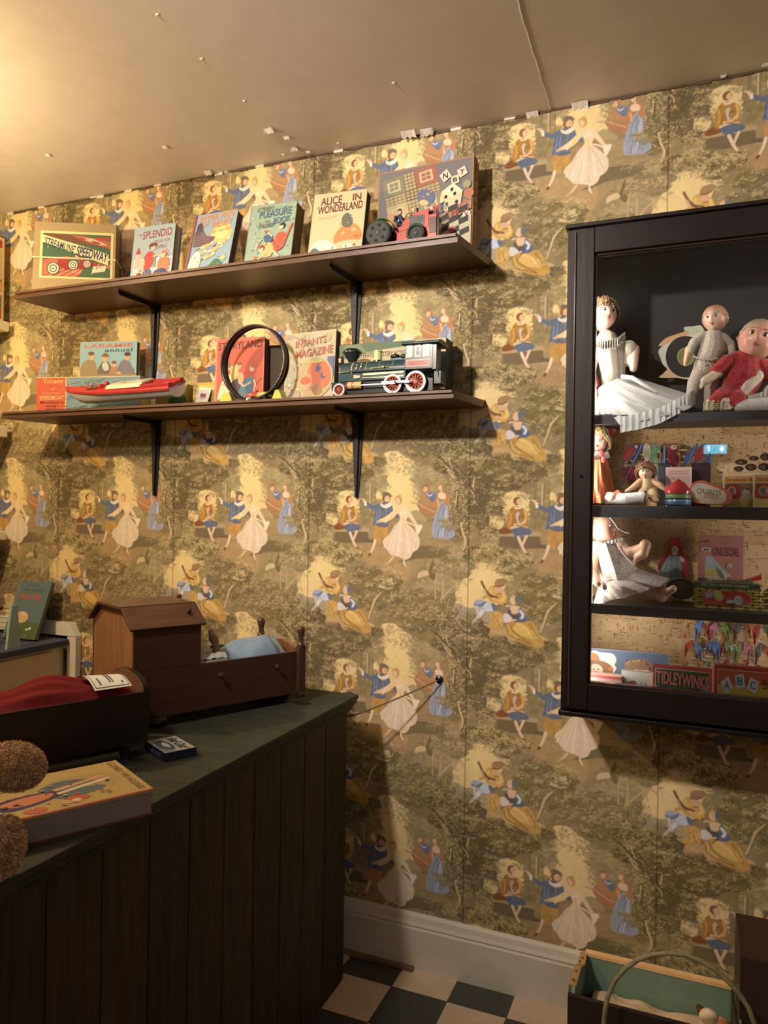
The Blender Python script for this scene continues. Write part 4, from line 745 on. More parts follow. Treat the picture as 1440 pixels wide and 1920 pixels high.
# ------------------------------------------------------------------ toy locomotive
def loco():
    yf, yb = -.213, -.125; ym = (yf+yb)/2
    Q = qd(600, 630, 5.143, yf+.008)
    X = lambda cx, cy=400: Q(cx, cy)[0]
    k = (X(1090)-X(110))/980                     # metres for one reading unit along the body
    z0 = Z2; kz = .165/ (655-100)                # and in height
    Z = lambda cy, cx=600: z0+(P(600+cx/5.143, 630+cy/5.143, Y=yf+.008)[2]-P(600+cx/5.143, 630+(650-(cx-190)*.052)/5.143, Y=yf+.008)[2])
    r = thing('toy_locomotive', 'dark green tin toy steam locomotive with red spoked wheels', 'toy train', ((X(110)+X(1090))/2, ym, Z2))
    G = (40, 66, 62); gold = (206, 168, 104)
    xs, xe = X(172), X(815); zt, zb = Z(318, 300), Z(480, 300); rr = .031; zc = Z(395, 300)
    b = MB(G); b.lathe([(0, 0), (rr*.8, 0), (rr, .004), (rr, X(295)-xs)], xs, ym, zc, 'x', 28); b.lathe([(rr+.0015, 0), (rr+.0015, .003), (rr, .003)], X(292), ym, zc, 'x', 28, gold); b.lathe([(rr, X(295)-xs), (rr, xe-xs), (0, xe-xs)], xs, ym, zc, 'x', 28)
    for cx in (428, 556, 683, 806): b.lathe([(rr+.0002, 0), (rr+.0012, .001), (rr+.0002, .002)], X(cx), ym, zc, 'x', 28, gold)
    b.box(X(172), xe, yf+.013, yb-.013, zc-rr*1.05, zc-rr*.2)
    b.box(X(300), xe, yf+.006, yb-.006, zc-.006, zc-.001, (34, 58, 54)); b.box(X(178), X(285), yf+.007, yf+.010, zc-.005, zc-.0035, gold)
    W(b, 'boiler', 'tin', r)
    b = MB(gold); y_ = yf+.0125
    for x0, x1, cy, h in ((410, 800, 432, .006), (500, 800, 462, .003), (320, 350, 455, .010), (352, 380, 455, .008), (400, 500, 466, .002), (640, 800, 425, .0016), (640, 800, 447, .0016)): b.box(X(x0), X(x1), y_-.0015, y_, Z(cy, x0)-h/2, Z(cy, x0)+h/2)
    for x, cy in ((347, 375), (390, 360)):
        b.ell(X(x), yf+.012, Z(cy, x), .004, .003, .007, n=8, m=6); b.tube([(X(x), yf+.012, Z(cy, x)), (X(x), yf+.014, Z(cy, x)+.011)], .0015, 6)
    b.tube([(X(490), yf+.009, Z(385, 490)), (X(492), yf+.010, Z(372, 490)), (X(650), yf+.010, Z(358, 650))], .0014, 6); b.ell(X(605), yf+.009, Z(360, 605), .006, .003, .006, n=8, m=6)
    for i in range(18):
        for cy in (330, 395): x = 320+i*27; b.ell(X(x), ym-rr*math.cos(math.asin(min(1, max(-1, (Z(cy, x)-zc)/rr))))-.0004, Z(cy, x), .0009, .0006, .0009, n=5, m=3)
    W(b, 'pipework', 'metal', r, 0, 'brass coloured pipes and rivets')
    # chimney, dome, bell
    b = MB((36, 42, 38)); cx = X(262); zb_ = zc+rr-.004; zt_ = Z(172, 262); b.lathe([(.012, 0), (.011, .004), (.028, (zt_-zb_)*.70), (.031, (zt_-zb_)*.74), (.031, (zt_-zb_)*.80), (.022, zt_-zb_), (.012, zt_-zb_-.004), (0, zt_-zb_-.006)], cx, ym, zb_, 'z', 28); W(b, 'chimney', 'tin', r)
    b = MB((206, 196, 96)); cx = X(512); b.lathe([(.0155, 0, (30, 34, 32)), (.015, .005, (30, 34, 32)), (.013, .006), (.013, Z(200, 512)-zb_), (.0145, Z(200, 512)-zb_+.001), (.0145, Z(185, 512)-zb_), (0, Z(183, 512)-zb_, (60, 70, 40))], cx, ym, zb_, 'z', 24); W(b, 'dome', 'tin', r, 0, 'yellow steam dome')
    b = MB((60, 66, 60)); b.ell(X(680), ym, Z(240, 680), .016, .012, .008); b.ell(X(770), ym, Z(240, 770), .014, .012, .009); b.box(X(640), X(810), ym-.008, ym+.008, zb_, Z(255, 700)); W(b, 'sand_dome', 'metal', r)
    b = MB((40, 40, 36)); b.box(X(140), X(168), ym-.010, ym+.010, Z(320, 150), Z(250, 150)); b.box(X(142), X(164), ym-.0105, ym-.010, Z(305, 150), Z(265, 150), (206, 176, 110)); b.box(X(135), X(180), ym-.006, ym+.006, Z(345, 150), Z(318, 150)); W(b, 'headlamp', 'tin', r)
    # cab
    x0, x1 = X(820), X(1085); zc0, zc1 = Z(378, 950), Z(125, 950)
    b = MB(G); b.box(x0, x1, yf+.004, yb-.004, zc0, zc1)
    for a0, a1 in ((835, 895), (915, 975), (995, 1058)):
        b.box(X(a0), X(a1), yf+.0028, yf+.0042, Z(268, 950), Z(145, 950), gold); b.box(X(a0)+.002, X(a1)-.002, yf+.0022, yf+.003, Z(262, 950), Z(152, 950), (150, 158, 156))
    b.box(X(930), X(965), yf+.0018, yf+.0024, Z(250, 950), Z(205, 950), (50, 50, 60)); b.ell(X(945), yf+.002, Z(190, 950), .003, .0008, .004, (196, 120, 90), n=8, m=6); b.box(X(930), X(960), yf+.0015, yf+.002, Z(178, 950), Z(168, 950), (180, 40, 36))
    for i in range(16):
        for cy in (288, 372): b.ell(X(825+i*16.5), yf+.0036, Z(cy, 950), .0009, .0006, .0009, gold, n=5, m=3)
    b.M = Matrix.Translation((X(838), yf+.003, Z(358, 950))); A = Art(b, X(1060)-X(838), Z(290, 950)-Z(358, 950), 0, step=.0002); A.R(0, 0, 100, 100, (206, 180, 110)); A.R(2, 8, 98, 92, (186, 34, 28)); A.T('WESTERN', 12, 28, 88, 74, (110, 24, 24), .03); b.M = Matrix()
    b.box(X(1088), X(1150), yf+.02, yb-.02, Z(520, 950), Z(400, 950), (44, 52, 50)); b.box(X(1085), X(1120), yf+.006, yf+.012, Z(380, 1100), Z(130, 1100), (34, 54, 52)); b.box(X(1120), X(1125), yf+.010, yf+.013, Z(440, 1100), Z(300, 1100), (30, 34, 34))
    W(b, 'cab', 'tin', r)
    b = MB((36, 60, 56)); rings = []
    for cx in (795, 815, 1120, 1150): rings.append([(X(cx), ym+(yb-yf)*.58*math.cos(a), zc1-.004+.013*max(0, math.sin(a))) for a in np.linspace(PI, 0, 11)]+[(X(cx), yb+.004, zc1-.006), (X(cx), yf-.004, zc1-.006)])
    b.loft(rings, cap=True); W(b, 'cab_roof', 'tin', r)
    # running gear
    b = MB((40, 40, 38)); b.box(X(110), X(300), yf+.010, yb-.010, Z(590, 150), Z(512, 150)); b.box(X(250), X(1080), yf+.016, yb-.016, Z(600, 700), Z(480, 700)); b.box(X(320), X(420), yf+.02, yb-.02, z0+.002, Z(590, 350), (96, 120, 50)); W(b, 'chassis', 'tin', r, .001)
    b = MB((190, 36, 26)); cz = Z(540, 330); b.lathe([(0, 0), (.0115, 0), (.0115, .005, (206, 168, 90)), (.0115, .009, (206, 168, 90)), (.0115, .019), (.0115, .023, (206, 168, 90)), (.0115, X(405)-X(262)), (0, X(405)-X(262))], X(262), yf+.010, cz, 'x', 18); b.ell(X(332), yf-.001, cz, .004, .0015, .004, (206, 168, 90)); W(b, 'cylinder', 'tin', r, 0, 'red cylinder with gold bands')
    for cx, cy, R_ in ((192, 585, 62), (706, 522, 92), (928, 505, 102)):
        for s_, yy in ((-1, yf+.004), (1, yb-.004)):
            ra = R_*(X(600)-X(500))/100*.93; zz = z0+ra+.0005; xx = X(cx)
            b = MB((206, 198, 184)); b.lathe([(ra*.8, -.004), (ra, -.004), (ra, .004), (ra*.8, .004)], xx, yy, zz, 'y', 28)
            b.lathe([(ra*.68, -.003), (ra*.81, -.0038), (ra*.81, .003), (ra*.68, .003), (ra*.68, -.003)], xx, yy, zz, 'y', 28, (190, 60, 30)); b.lathe([(0, .0025), (ra*.7, .0025)], xx, yy, zz, 'y', 28, (60, 26, 18)); b.lathe([(0, -.005), (ra*.18, -.005), (ra*.22, .002)], xx, yy, zz, 'y', 16, (196, 66, 30))
            for j in range(12):
                a = 2*PI*j/12; b.tube([(xx+ra*.15*math.cos(a), yy-.001, zz+ra*.15*math.sin(a)), (xx+ra*.72*math.cos(a), yy-.001, zz+ra*.72*math.sin(a))], ra*.055, 5, (200, 74, 34))
            W(b, 'wheel', 'tin', r)
    b = MB((206, 200, 186)); zz = cz
    b.box(X(410), X(745), yf-.004, yf-.002, zz-.004, zz-.0005); b.box(X(610), X(745), yf-.0065, yf-.0045, zz-.001, zz+.005); b.prism([(X(740), zz-.001), (X(900), zz-.004), (X(905), zz+.003), (X(740), zz+.0045)], yf-.009, yf-.007, 'y'); b.lathe([(0, 0), (.004, 0), (.004, .004)], X(745), yf-.011, zz, 'y', 12, (70, 66, 60)); b.lathe([(0, 0), (.004, 0), (.004, .004)], X(890), yf-.011, zz-.001, 'y', 12, (70, 66, 60)); W(b, 'connecting_rod', 'metal', r)
loco()

# ------------------------------------------------------------------ toy tractor and driver
def tractor():
    T_ = qd(680, 360, 9.0, -.215); ang = -.10
    s = (T_(1200, 700)[0]-T_(200, 700)[0])/1000; x0 = T_(0, 700)[0]
    X = lambda c: x0+c*s
    sv = T_(600, 300)[2]-T_(600, 800)[2]; sv /= 500
    Z = lambda c, cx=600: Z1+.0008+(965-.145*cx-c)*sv
    ym = -.190
    r = thing('toy_tractor', 'red toy tractor with a green rear mudguard in front of the games box', 'toy tractor', (X(650), ym, Z1))
    Rd = (196, 44, 34)
    b = MB(Rd); b.box(X(860), X(1110), ym-.020, ym+.020, Z(620), Z(345)); b.prism([(X(560), Z(640)), (X(790), Z(600)), (X(870), Z(620)), (X(870), Z(400)), (X(700), Z(440)), (X(660), Z(540)), (X(560), Z(560))], ym-.018, ym+.018, 'y')
    b.prism([(X(580), Z(850)), (X(800), Z(850)), (X(800), Z(600)), (X(580), Z(640))], ym-.017, ym+.017, 'y'); b.box(X(1060), X(1240), ym-.019, ym+.019, Z(720, 1150), Z(330, 1150)); b.box(X(1100), X(1260), ym-.016, ym+.016, Z(850, 1150), Z(700, 1150), (130, 20, 24))
    b.prism([(X(860), Z(345)), (X(1110), Z(345)), (X(1110), Z(330)), (X(1060), Z(310)), (X(880), Z(335))], ym-.014, ym+.014, 'y'); W(b, 'bodywork', 'gloss', r, .0025)
    b = MB((60, 58, 50)); b.box(X(790), X(1040), ym-.0212, ym-.019, Z(640), Z(400)); b.box(X(920), X(1020), ym-.0222, ym-.021, Z(500), Z(430), (40, 38, 34)); b.box(X(1120), X(1235), ym-.0205, ym-.0188, Z(640, 1150), Z(380, 1150), (46, 30, 28)); b.box(X(1238), X(1262), ym-.014, ym+.014, Z(700, 1150), Z(370, 1150), (40, 30, 28))
    for i in range(5): b.box(X(1130+i*22), X(1138+i*22), ym-.0212, ym-.0202, Z(640, 1150), Z(380, 1150), (120, 30, 26))
    W(b, 'engine_panel', 'gloss', r)
    for s_ in (-1, 1):
        yy = ym+s_*.036; R_ = 215*s*.97; xx = X(310); zz = Z1+.0004+R_
        b = MB((66, 64, 54)); n = 26
        b.lathe([(R_*.35, -.011), (R_*.80, -.012), (R_*.94, -.010), (R_, -.006), (R_, .006), (R_*.94, .010), (R_*.8, .012), (R_*.35, .010)], xx, yy, zz, 'y', 32); b.lathe([(0, -.013), (R_*.15, -.013), (R_*.36, -.011)], xx, yy, zz, 'y', 20)
        for j in range(6): a = 2*PI*j/6+.3; b.lathe([(0, -.0126), (R_*.13, -.0126)], xx+R_*.58*math.cos(a), yy, zz+R_*.58*math.sin(a), 'y', 12, (16, 14, 12))
        for j in range(n): a = 2*PI*j/n; b.box(-.003, .003, -.010, .010, -.0012, .0012, (56, 54, 46)) if False else b.tube([(xx+R_*math.cos(a), yy-.010, zz+R_*math.sin(a)), (xx+R_*math.cos(a+.16), yy+.001, zz+R_*math.sin(a+.16)), (xx+R_*math.cos(a), yy+.010, zz+R_*math.sin(a))], .0016, 4)
        wh = W(b, 'rear_wheel', 'rubber', r); c = MB((210, 200, 180)); c.ell(xx, yy-.014*1, zz, .0025, .002, .0025, n=8, m=6); c.v = [(p[0]-r.location.x, p[1]-r.location.y, p[2]-r.location.z) for p in c.v]; c.build('hub', 'metal', wh)
        R_ = 150*s; xx = X(925); zz = Z1+.0004+R_; yy = ym+s_*.031
        b = MB((62, 60, 50)); b.lathe([(0, -.005), (R_*.3, -.005), (R_*.36, -.003), (R_*.66, -.003), (R_*.74, -.009), (R_*.95, -.007), (R_, 0), (R_*.95, .007), (R_*.7, .008), (0, .006)], xx, yy, zz, 'y', 30)
        for j in range(22): a = 2*PI*j/22; b.tube([(xx+R_*math.cos(a), yy-.007, zz+R_*math.sin(a)), (xx+R_*math.cos(a), yy+.007, zz+R_*math.sin(a))], .0012, 4)
        wh = W(b, 'front_wheel', 'rubber', r); c = MB((210, 200, 180)); c.ell(xx, yy-.0055, zz, .002, .0015, .002, n=8, m=6); c.v = [(p[0]-r.location.x, p[1]-r.location.y, p[2]-r.location.z) for p in c.v]; c.build('hub', 'metal', wh)
        b = MB((70, 106, 40)); R2 = 215*s*1.1; rings = []; zz = Z1+R_*0+215*s*.97
        for a in np.linspace(1.9, .2, 12): rings.append([(X(350)+R2*math.cos(a), ym+s_*.020, zz+R2*math.sin(a)), (X(350)+R2*math.cos(a), ym+s_*.047, zz+R2*math.sin(a)), (X(350)+(R2-.003)*math.cos(a), ym+s_*.047, zz+(R2-.003)*math.sin(a)), (X(350)+(R2-.003)*math.cos(a), ym+s_*.020, zz+(R2-.003)*math.sin(a))])
        b.loft(rings, cap=True); W(b, 'mudguard', 'gloss', r, 0, 'green rear mudguard')
    b = MB((44, 36, 30)); b.tube([(X(310), ym-.036, Z1+.215*.0+215*s*.97), (X(310), ym+.036, Z1+215*s*.97)], .003); b.box(X(330), X(640), ym-.010, ym+.010, Z(860, 300), Z(640, 300), (96, 24, 22)); W(b, 'axle', 'metal', r); b = MB((44, 36, 30)); b.tube([(X(925), ym-.03, Z1+150*s), (X(925), ym+.03, Z1+150*s)], .002); W(b, 'axle', 'metal', r)
    b = MB((26, 24, 24)); b.tube([(X(892), ym-.004, Z(360)), (X(892), ym-.004, Z(240))], .0032, 10); W(b, 'exhaust', 'gloss', r); b = MB((26, 24, 24)); b.tube([(X(1120), ym, Z(310, 1100)), (X(1120), ym, Z(270, 1100))], .0018, 8); b.ell(X(1120), ym, Z(258, 1100), .0055); W(b, 'radiator_cap', 'gloss', r)
    b = MB((26, 24, 24)); cx, cz = X(735), Z(375); b.M = Matrix.Translation((cx, ym, cz)) @ Euler((PI/2, 0, -.35)).to_matrix().to_4x4(); b.lathe([(72*s, -.0015), (80*s, 0), (72*s, .0015), (68*s, 0), (72*s, -.0015)], n=26)
    for a in (.4, 2.5, 4.6): b.tube([(0, 0, 0), (72*s*math.cos(a), 72*s*math.sin(a), 0)], .001, 5)
    b.M = Matrix(); b.tube([(cx, ym, cz), (X(780), ym, Z(480))], .0018, 6); W(b, 'steering_wheel', 'gloss', r)
    d = thing('toy_driver', 'small painted driver figure in a dark blue jacket sitting on the red tractor', 'toy figure', (X(590), ym, Z(560)))
    b = MB((196, 146, 100)); b.ell(X(592), ym, Z(252), 36*s, 30*s, 46*s); b.tube([(X(592), ym, Z(300)), (X(592), ym, Z(330))], 14*s, 8); b.ell(X(622), ym, Z(255), 8*s, 6*s, 8*s, n=6, m=5); b.ell(X(672), ym-.012, Z(478), 22*s, 14*s, 16*s, n=8, m=6); b.ell(X(672), ym+.012, Z(478), 22*s, 14*s, 16*s, n=8, m=6); b.tube([(X(672), ym-.012, Z(478)), (X(650), ym-.012, Z(430)), (X(600), ym, Z(360)), (X(592), ym, Z(300)), (X(600), ym, Z(360)), (X(650), ym+.012, Z(430)), (X(672), ym+.012, Z(478))], 8*s, 6); W(b, 'body', 'gloss', d)
    b = MB((74, 48, 36)); b.ell(X(586), ym, Z(232), 38*s, 34*s, 32*s); W(b, 'hair', 'gloss', d)
    b = MB((44, 54, 66)); b.ell(X(585), ym, Z(400), 64*s, 60*s, 100*s); b.tube([(X(545), ym-.012, Z(350)), (X(530), ym-.016, Z(430)), (X(600), ym-.016, Z(470))], [26*s, 24*s, 18*s], 8); b.tube([(X(620), ym-.010, Z(350)), (X(650), ym-.013, Z(430)), (X(668), ym-.012, Z(470))], [26*s, 22*s, 16*s], 8); b.tube([(X(620), ym+.010, Z(350)), (X(650), ym+.013, Z(430)), (X(668), ym+.012, Z(470))], [26*s, 22*s, 16*s], 8); W(b, 'jacket', 'gloss', d)
    b = MB((36, 34, 40)); b.tube([(X(585), ym-.008, Z(480)), (X(660), ym-.010, Z(520)), (X(640), ym-.010, Z(640))], [44*s, 36*s, 24*s], 10); b.tube([(X(585), ym+.008, Z(480)), (X(660), ym+.010, Z(520)), (X(640), ym+.010, Z(640))], [44*s, 36*s, 24*s], 10); W(b, 'trousers', 'gloss', d)
    b = MB((90, 24, 22)); b.box(X(520), X(620), ym-.012, ym+.012, Z(650), Z(560)); W(b, 'seat', 'gloss', r)
tractor()
# ------------------------------------------------------------------ counter
TINT[0] = WARM*.85
def frame_mat(ox, oy, oz, deg): return Matrix.Translation((ox, oy, oz)) @ Matrix.Rotation(math.radians(deg), 4, 'Z')
r = thing('shop_counter', 'dark boarded shop counter with a worn green-black top', 'counter', (-1.36, -1.0, 0))
b = MB((56, 54, 38)); b.prism([(-.972, .900), (-.972, .888), (-.976, .884), (-.978, .872), (-.990, .862), (-.996, .848), (-1.73, .848), (-1.745, .884), (-1.75, .900)], -2.1, -.142, 'y')
W(b, 'counter_top', 'rawwood', r, .002)
b = MB((64, 45, 27)); ys = [-.155+(-.13)*i+.0 for i in range(15)]
y0 = -.180
b.box(-1.018, -1.002, y0-.0, -.158, 0, .86)
for i in range(14):
    ya = y0-.13*i; b.box(-1.018, -1.0, ya-.1275, ya-.0015, 0, .86, tuple(v*(.9+.2*((i*37 % 10)/10)) for v in (64, 45, 27)))
W(b, 'boarding', 'rawboard', r, .0015)
b = MB((50, 38, 26)); b.box(-1.72, -1.019, -2.05, -.160, .0, .85); W(b, 'carcass', 'rawwood', r)

# ------------------------------------------------------------------ hooded doll cradle
Zc = .900
def rooted(name, label, cat, ox, oy, oz, deg, group=None): return thing(name, label, cat, (ox, oy, oz), math.radians(deg), group)
wd = (70, 38, 24)
c = rooted('doll_cradle', 'hooded dark wooden doll cradle on rockers on the counter', 'cradle', -1.324, -.771, Zc, 64)
Lc, Wc, hb, hr, hh = .528, .215, .028, .155, .262
Wh = .285
b = MB(wd); b.box(0, Lc, 0, .010, hb, hr); b.box(0, .190, 0, .010, hr, hh); b.build('side_panel', 'wood', c, .0015)
wx = lambda x_: Wh+(Wc-Wh)*x_/Lc
b = MB(wd); b.prism([(0, Wh-.010), (Lc, Wc-.010), (Lc, Wc), (0, Wh)], hb, hr, 'z'); b.prism([(0, Wh-.010), (.19, wx(.19)-.010), (.19, wx(.19)), (0, Wh)], hr, hh, 'z'); b.build('side_panel', 'wood', c, .0015)
b = MB(wd); b.box(.01, Lc-.01, .010, Wc-.010, hb, hb+.010); b.build('bottom_panel', 'wood', c)
b = MB((150, 88, 38)); b.prism([(.012, hb), (Wh-.012, hb), (Wh-.002, hh), (Wh-.068, hh+.046), (.060, hh+.046), (.002, hh)], .0, .010, 'x'); b.build('head_panel', 'board', c, .001, )['label'] = 'head panel, lamplight put into its orange-brown'  # lamplight falling on this end is put into the panel colour
b = MB((110, 62, 34)); b.prism([(.010, hb), (Wc-.010, hb), (Wc-.010, hr+.004), (Wc/2, hr+.022), (.010, hr+.004)], Lc-.012, Lc-.002, 'x'); b.build('foot_panel', 'wood', c, .001)
hp = [(-.006, hh), (.058, hh+.050), (Wh-.066, hh+.050), (Wh+.004, hh)]
for i in range(3):
    (ya, za), (yb2, zb2) = hp[i], hp[i+1]; d = Vector((0, yb2-ya, zb2-za)).normalized(); nrm = Vector((0, -d.z, d.y))*.008
    b = MB((92, 56, 34)); q = [(-.014, ya, za), (.200, ya, za), (.200, yb2, zb2), (-.014, yb2, zb2)]; q2 = [(p[0], p[1]+nrm.y, p[2]+nrm.z) for p in q]
    b.add(q+q2, [(3,2,1,0), (4,5,6,7), (0,1,5,4), (1,2,6,5), (2,3,7,6), (3,0,4,7)]); b.build('hood_board', 'wood', c, .0012)
b = MB((84, 50, 30)); b.prism([(.012, hh), (.060, hh+.044), (Wh-.070, hh+.044), (Wh-.020, hh), (Wh-.030, hh-.004), (Wh-.075, hh+.034), (.065, hh+.034), (.022, hh-.004)], .184, .192, 'x'); b.build('hood_rim', 'wood', c)
for yy in (-.004, Wc+.004):
    b = MB((76, 44, 26)); b.box(Lc-.020, Lc+.004, yy-.010, yy+.010, hb-.010, .170); b.lathe([(.0125, .170), (.0125, .176), (.009, .182), (.008, .196), (.0125, .214), (.0125, .222), (.008, .229), (0, .230)], Lc-.008, yy, 0, 'z', 16); b.build('foot_post', 'wood', c, .001)
for x_, y_ in ((.245, -.001), (.430, -.001), (.245, Wc+.001), (.430, Wc+.001), (.16, -.001)):
    if x_ == .16: z_ = hh+.04
    else: z_ = hr-.035
    s_ = -1 if y_ < .1 else 1
    b = MB((70, 40, 26)); b.lathe([(.003, 0), (.003, s_*.008), (.0075, s_*.011), (.0075, s_*.015), (.004, s_*.018), (0, s_*.0185)], x_, y_+(.03 if x_ == .16 else 0), z_, 'y', 12); b.build('knob', 'wood', c)
b = MB((90, 52, 30)); b.lathe([(.006, 0), (.006, .004), (.010, .007), (.004, .012), (0, .012)], .17, Wc*.45, hh+.066, 'z', 12); b.build('knob', 'wood', c)
for x_ in (.06, Lc-.035):
    pts = [(-.055+(Wc+.11)*t, .004+.030*abs(2*t-1)**2.2) for t in np.linspace(0, 1, 15)]+[(Wc+.055-.01, .045), (Wc*.5, .030), (-.045, .045)]
    b = MB((48, 28, 20)); b.prism([(y_, z_-.004) for y_, z_ in pts], x_-.010, x_+.010, 'x'); b.build('rocker', 'wood', c)

def sheet(fn, nu, nv, thick=0):
    return [[fn(i/(nu-1), j/(nv-1)) for j in range(nv)] for i in range(nu)]
def fold(x, y, s=1.): return math.sin(x*31*s+2*math.sin(y*17*s))*.5+math.sin(x*57*s-y*23*s+1.3)*.3+math.sin(y*41*s+x*13*s)*.25
# the doll lying in it
dl = rooted('cradle_doll', 'doll in a blue satin dress lying in the hooded cradle', 'doll', -1.324, -.771, Zc, 64)
b = MB((108, 124, 130), WARM*.8)
def dress(u, v):
    x = .27+.22*u; y = .012+(Wc-.024)*v; h = math.sin(PI*v)**.55; hgt = .095+h*(.045+.055*math.sin(min(1, u*1.15)*PI*.55)) - .030*max(0, u-.86)/.14
    return (x, y, hgt+.006*fold(x, y*2.2, .9))
b.loft(sheet(dress, 34, 26), close=False); b.build('dress', 'silk', dl)
b = MB((206, 190, 160), WARM*.9)
def lace(u, v):
    x = .478+.028*u+.004*math.sin(v*60); y = .012+(Wc-.024)*v; h = math.sin(PI*v)**.5
    return (x, y, .100+h*(.092-.05*u)+.010*math.sin(v*75)*(.4+u)+.004*math.sin(v*141+u*5))
b.loft(sheet(lace, 8, 90), close=False); b.build('lace_hem', 'cloth', dl)['label'] = 'cream lace hem'
b = MB((196, 178, 140), WARM*.9)
b.loft(sheet(lambda u, v: (.235+.06*u, .10+.08*v, .16+.022*math.sin(PI*v)*math.sin(PI*u)+.006*math.sin(v*50+u*30)), 10, 30), close=False); b.build('lace_collar', 'cloth', dl)
b = MB((150, 112, 72), WARM*.9); b.tube([(.262, .040, .120), (.262, .042, .165), (.258, .046, .200), (.254, .050, .214), (.250, .052, .226)], [.013, .012, .0105, .014, .009], 12)
for k in range(4): b.tube([(.250+.004*k-.006, .046+.003*k, .216), (.246+.005*k-.006, .045+.004*k, .232), (.244+.005*k-.006, .047+.004*k, .238)], [.0042, .004, .003], 7)
b.tube([(.262, .058, .205), (.268, .064, .218), (.268, .066, .226)], [.0045, .0042, .003], 7); b.ell(.10, .10, .115, .045, .045, .045); b.tube([(.10, .10, .115), (.20, .09, .12), (.262, .040, .122)], [.03, .025, .013], 10); b.build('body', 'skin', dl)
b = MB((206, 186, 156), WARM*.9); b.loft(sheet(lambda u, v: (.192+.085*u, .010+.045*v, .158+.018*math.sin(PI*min(1, .1+v))+.002*math.sin(u*60)), 14, 8), close=False); b.add([(.192, .0105, .16), (.277, .0105, .16), (.277, .0105, .10), (.192, .0105, .10)], [(0, 1, 2, 3)]); b.build('sleeve', 'knit', dl)
bd = rooted('cradle_mattress', 'pale mattress under the doll in the hooded cradle', 'mattress', -1.324, -.771, Zc, 64); b = MB((150, 130, 100)); b.box(.013, Lc-.014, .012, Wc-.012, .039, .092); b.build('mattress_pad', 'cloth', bd, .012)

# ------------------------------------------------------------------ dark open cradle with a red blanket
Lr, Wr, rim = .47, .20, .150
ox, oy = -1.175-.438*Lr, -.89-.899*Lr
rc = rooted('open_cradle', 'dark open wooden cradle holding a red blanket, left of the hooded one', 'cradle', ox, oy, Zc, 64)
dk = (34, 25, 19)
for ya in (0, Wr-.010):
    b = MB(dk); b.prism([(0, .032), (Lr, .032), (Lr+.004, rim), (-.004, rim)], ya, ya+.010, 'y'); b.build('side_panel', 'wood', rc, .002)
for xa, cc, nm in ((0, dk, 'foot_panel'), (Lr-.012, (120, 76, 44), 'head_panel')):  # head panel painted lighter, the light on its inside put into the colour
    ar = [(Wr*.5+(Wr*.5-.002)*math.cos(a), rim+.004+.034*math.sin(a)) for a in np.linspace(0, PI, 15)] if nm == 'head_panel' else [(Wr, rim), (0, rim)]
    b = MB(cc); b.prism([(0, .032), (Wr, .032)]+ar, xa, xa+.012, 'x', cs=dk); b.build(nm, 'wood', rc, .0015)
b = MB(dk); b.box(.01, Lr-.01, .01, Wr-.01, .032, .042); b.build('bottom_panel', 'wood', rc)
for x_ in (.05, Lr-.05):
    pts = [(-.045+(Wr+.09)*t, .001+.030*abs(2*t-1)**2.2) for t in np.linspace(0, 1, 15)]+[(Wr+.035, .036), (Wr*.5, .033), (-.035, .036)]
    b = MB((34, 26, 20)); b.prism(pts, x_-.010, x_+.010, 'x'); b.build('rocker', 'wood', rc)
b = MB((50, 42, 30)); b.tube([(.10, -.02, .018), (Lr-.08, -.02, .018)], .012, 12); b.build('stretcher', 'wood', rc)
rb = rooted('red_blanket', 'crumpled dark red blanket filling the open cradle', 'blanket', ox, oy, Zc, 64)
b = MB((118, 22, 26), WARM*.8)
def blanket(u, v):
    x = .014+(Lr-.03)*u; y = .0115+(Wr-.023)*v; e = min(1, 6*min(v, 1-v)); m = .034*math.exp(-((u-.62)/.22)**2)+.020*math.exp(-((u-.25)/.2)**2)
    return (x, y, .136+e*(.012+m*math.sin(PI*v)**.7+.010*fold(x, y*1.6, .62)+.004*math.sin((y*1.2+x*.25)*130)*math.sin(PI*v)))
b.loft(sheet(blanket, 70, 40), close=False)
b.loft([[(p[0], p[1], .10) for p in (blanket(i/69, 0) for i in range(70))], [blanket(i/69, 0) for i in range(70)]], close=False); b.build('blanket_cloth', 'cloth', rb)
# its paper tag
tg = rooted('paper_tag', 'white printed paper label lying on the red blanket', 'label', ox, oy, Zc, 64)
b = MB((214, 200, 168), WARM*.9)
def tagp(u, v): x = Lr-.125+.085*u; y = .003+.125*v; return (x, y, .160+.024*math.sin(PI*min(1, v*.8+.12))+.010*(1-u)*v)
b.loft(sheet(tagp, 6, 10), close=False, smooth=False)
b.loft([[(p[0], p[1], p[2]-.0006) for p in rr_] for rr_ in sheet(tagp, 6, 10)][::-1], close=False)
def tline(u0, v0, u1, v1, w_, cc=(60, 50, 44)):
    n = 10; b.loft([[tuple(np.array(tagp(u0+(u1-u0)*i/n+du, v0+(v1-v0)*i/n+dv))+np.array([0, 0, .0004])) for i in range(n+1)] for du, dv in ((0, 0), (w_ if abs(v1-v0) > abs(u1-u0) else 0, w_ if abs(v1-v0) <= abs(u1-u0) else 0))], cc, close=False)
tline(.05, .04, .05, .96, .02); tline(.95, .04, .95, .96, .02); tline(.05, .04, .97, .04, .02); tline(.05, .95, .97, .95, .02)
rg = random.Random(2)
for col_, y0_, y1_ in ((.20, .12, .38), (.48, .18, .92), (.56, .18, .80), (.80, .12, .2)):
    v = y0_
    while v < y1_: l = rg.uniform(.02, .05); tline(col_, v, col_, v+l, .05); v += l+.015
b.build('printed_sheet', 'paper', tg)
# ------------------------------------------------------------------ books, small box
def flatbox(name, label, cat, x, y, deg, art, base, body=True):
    r = thing(name, label, cat, (x, y, z), math.radians(deg)); return r
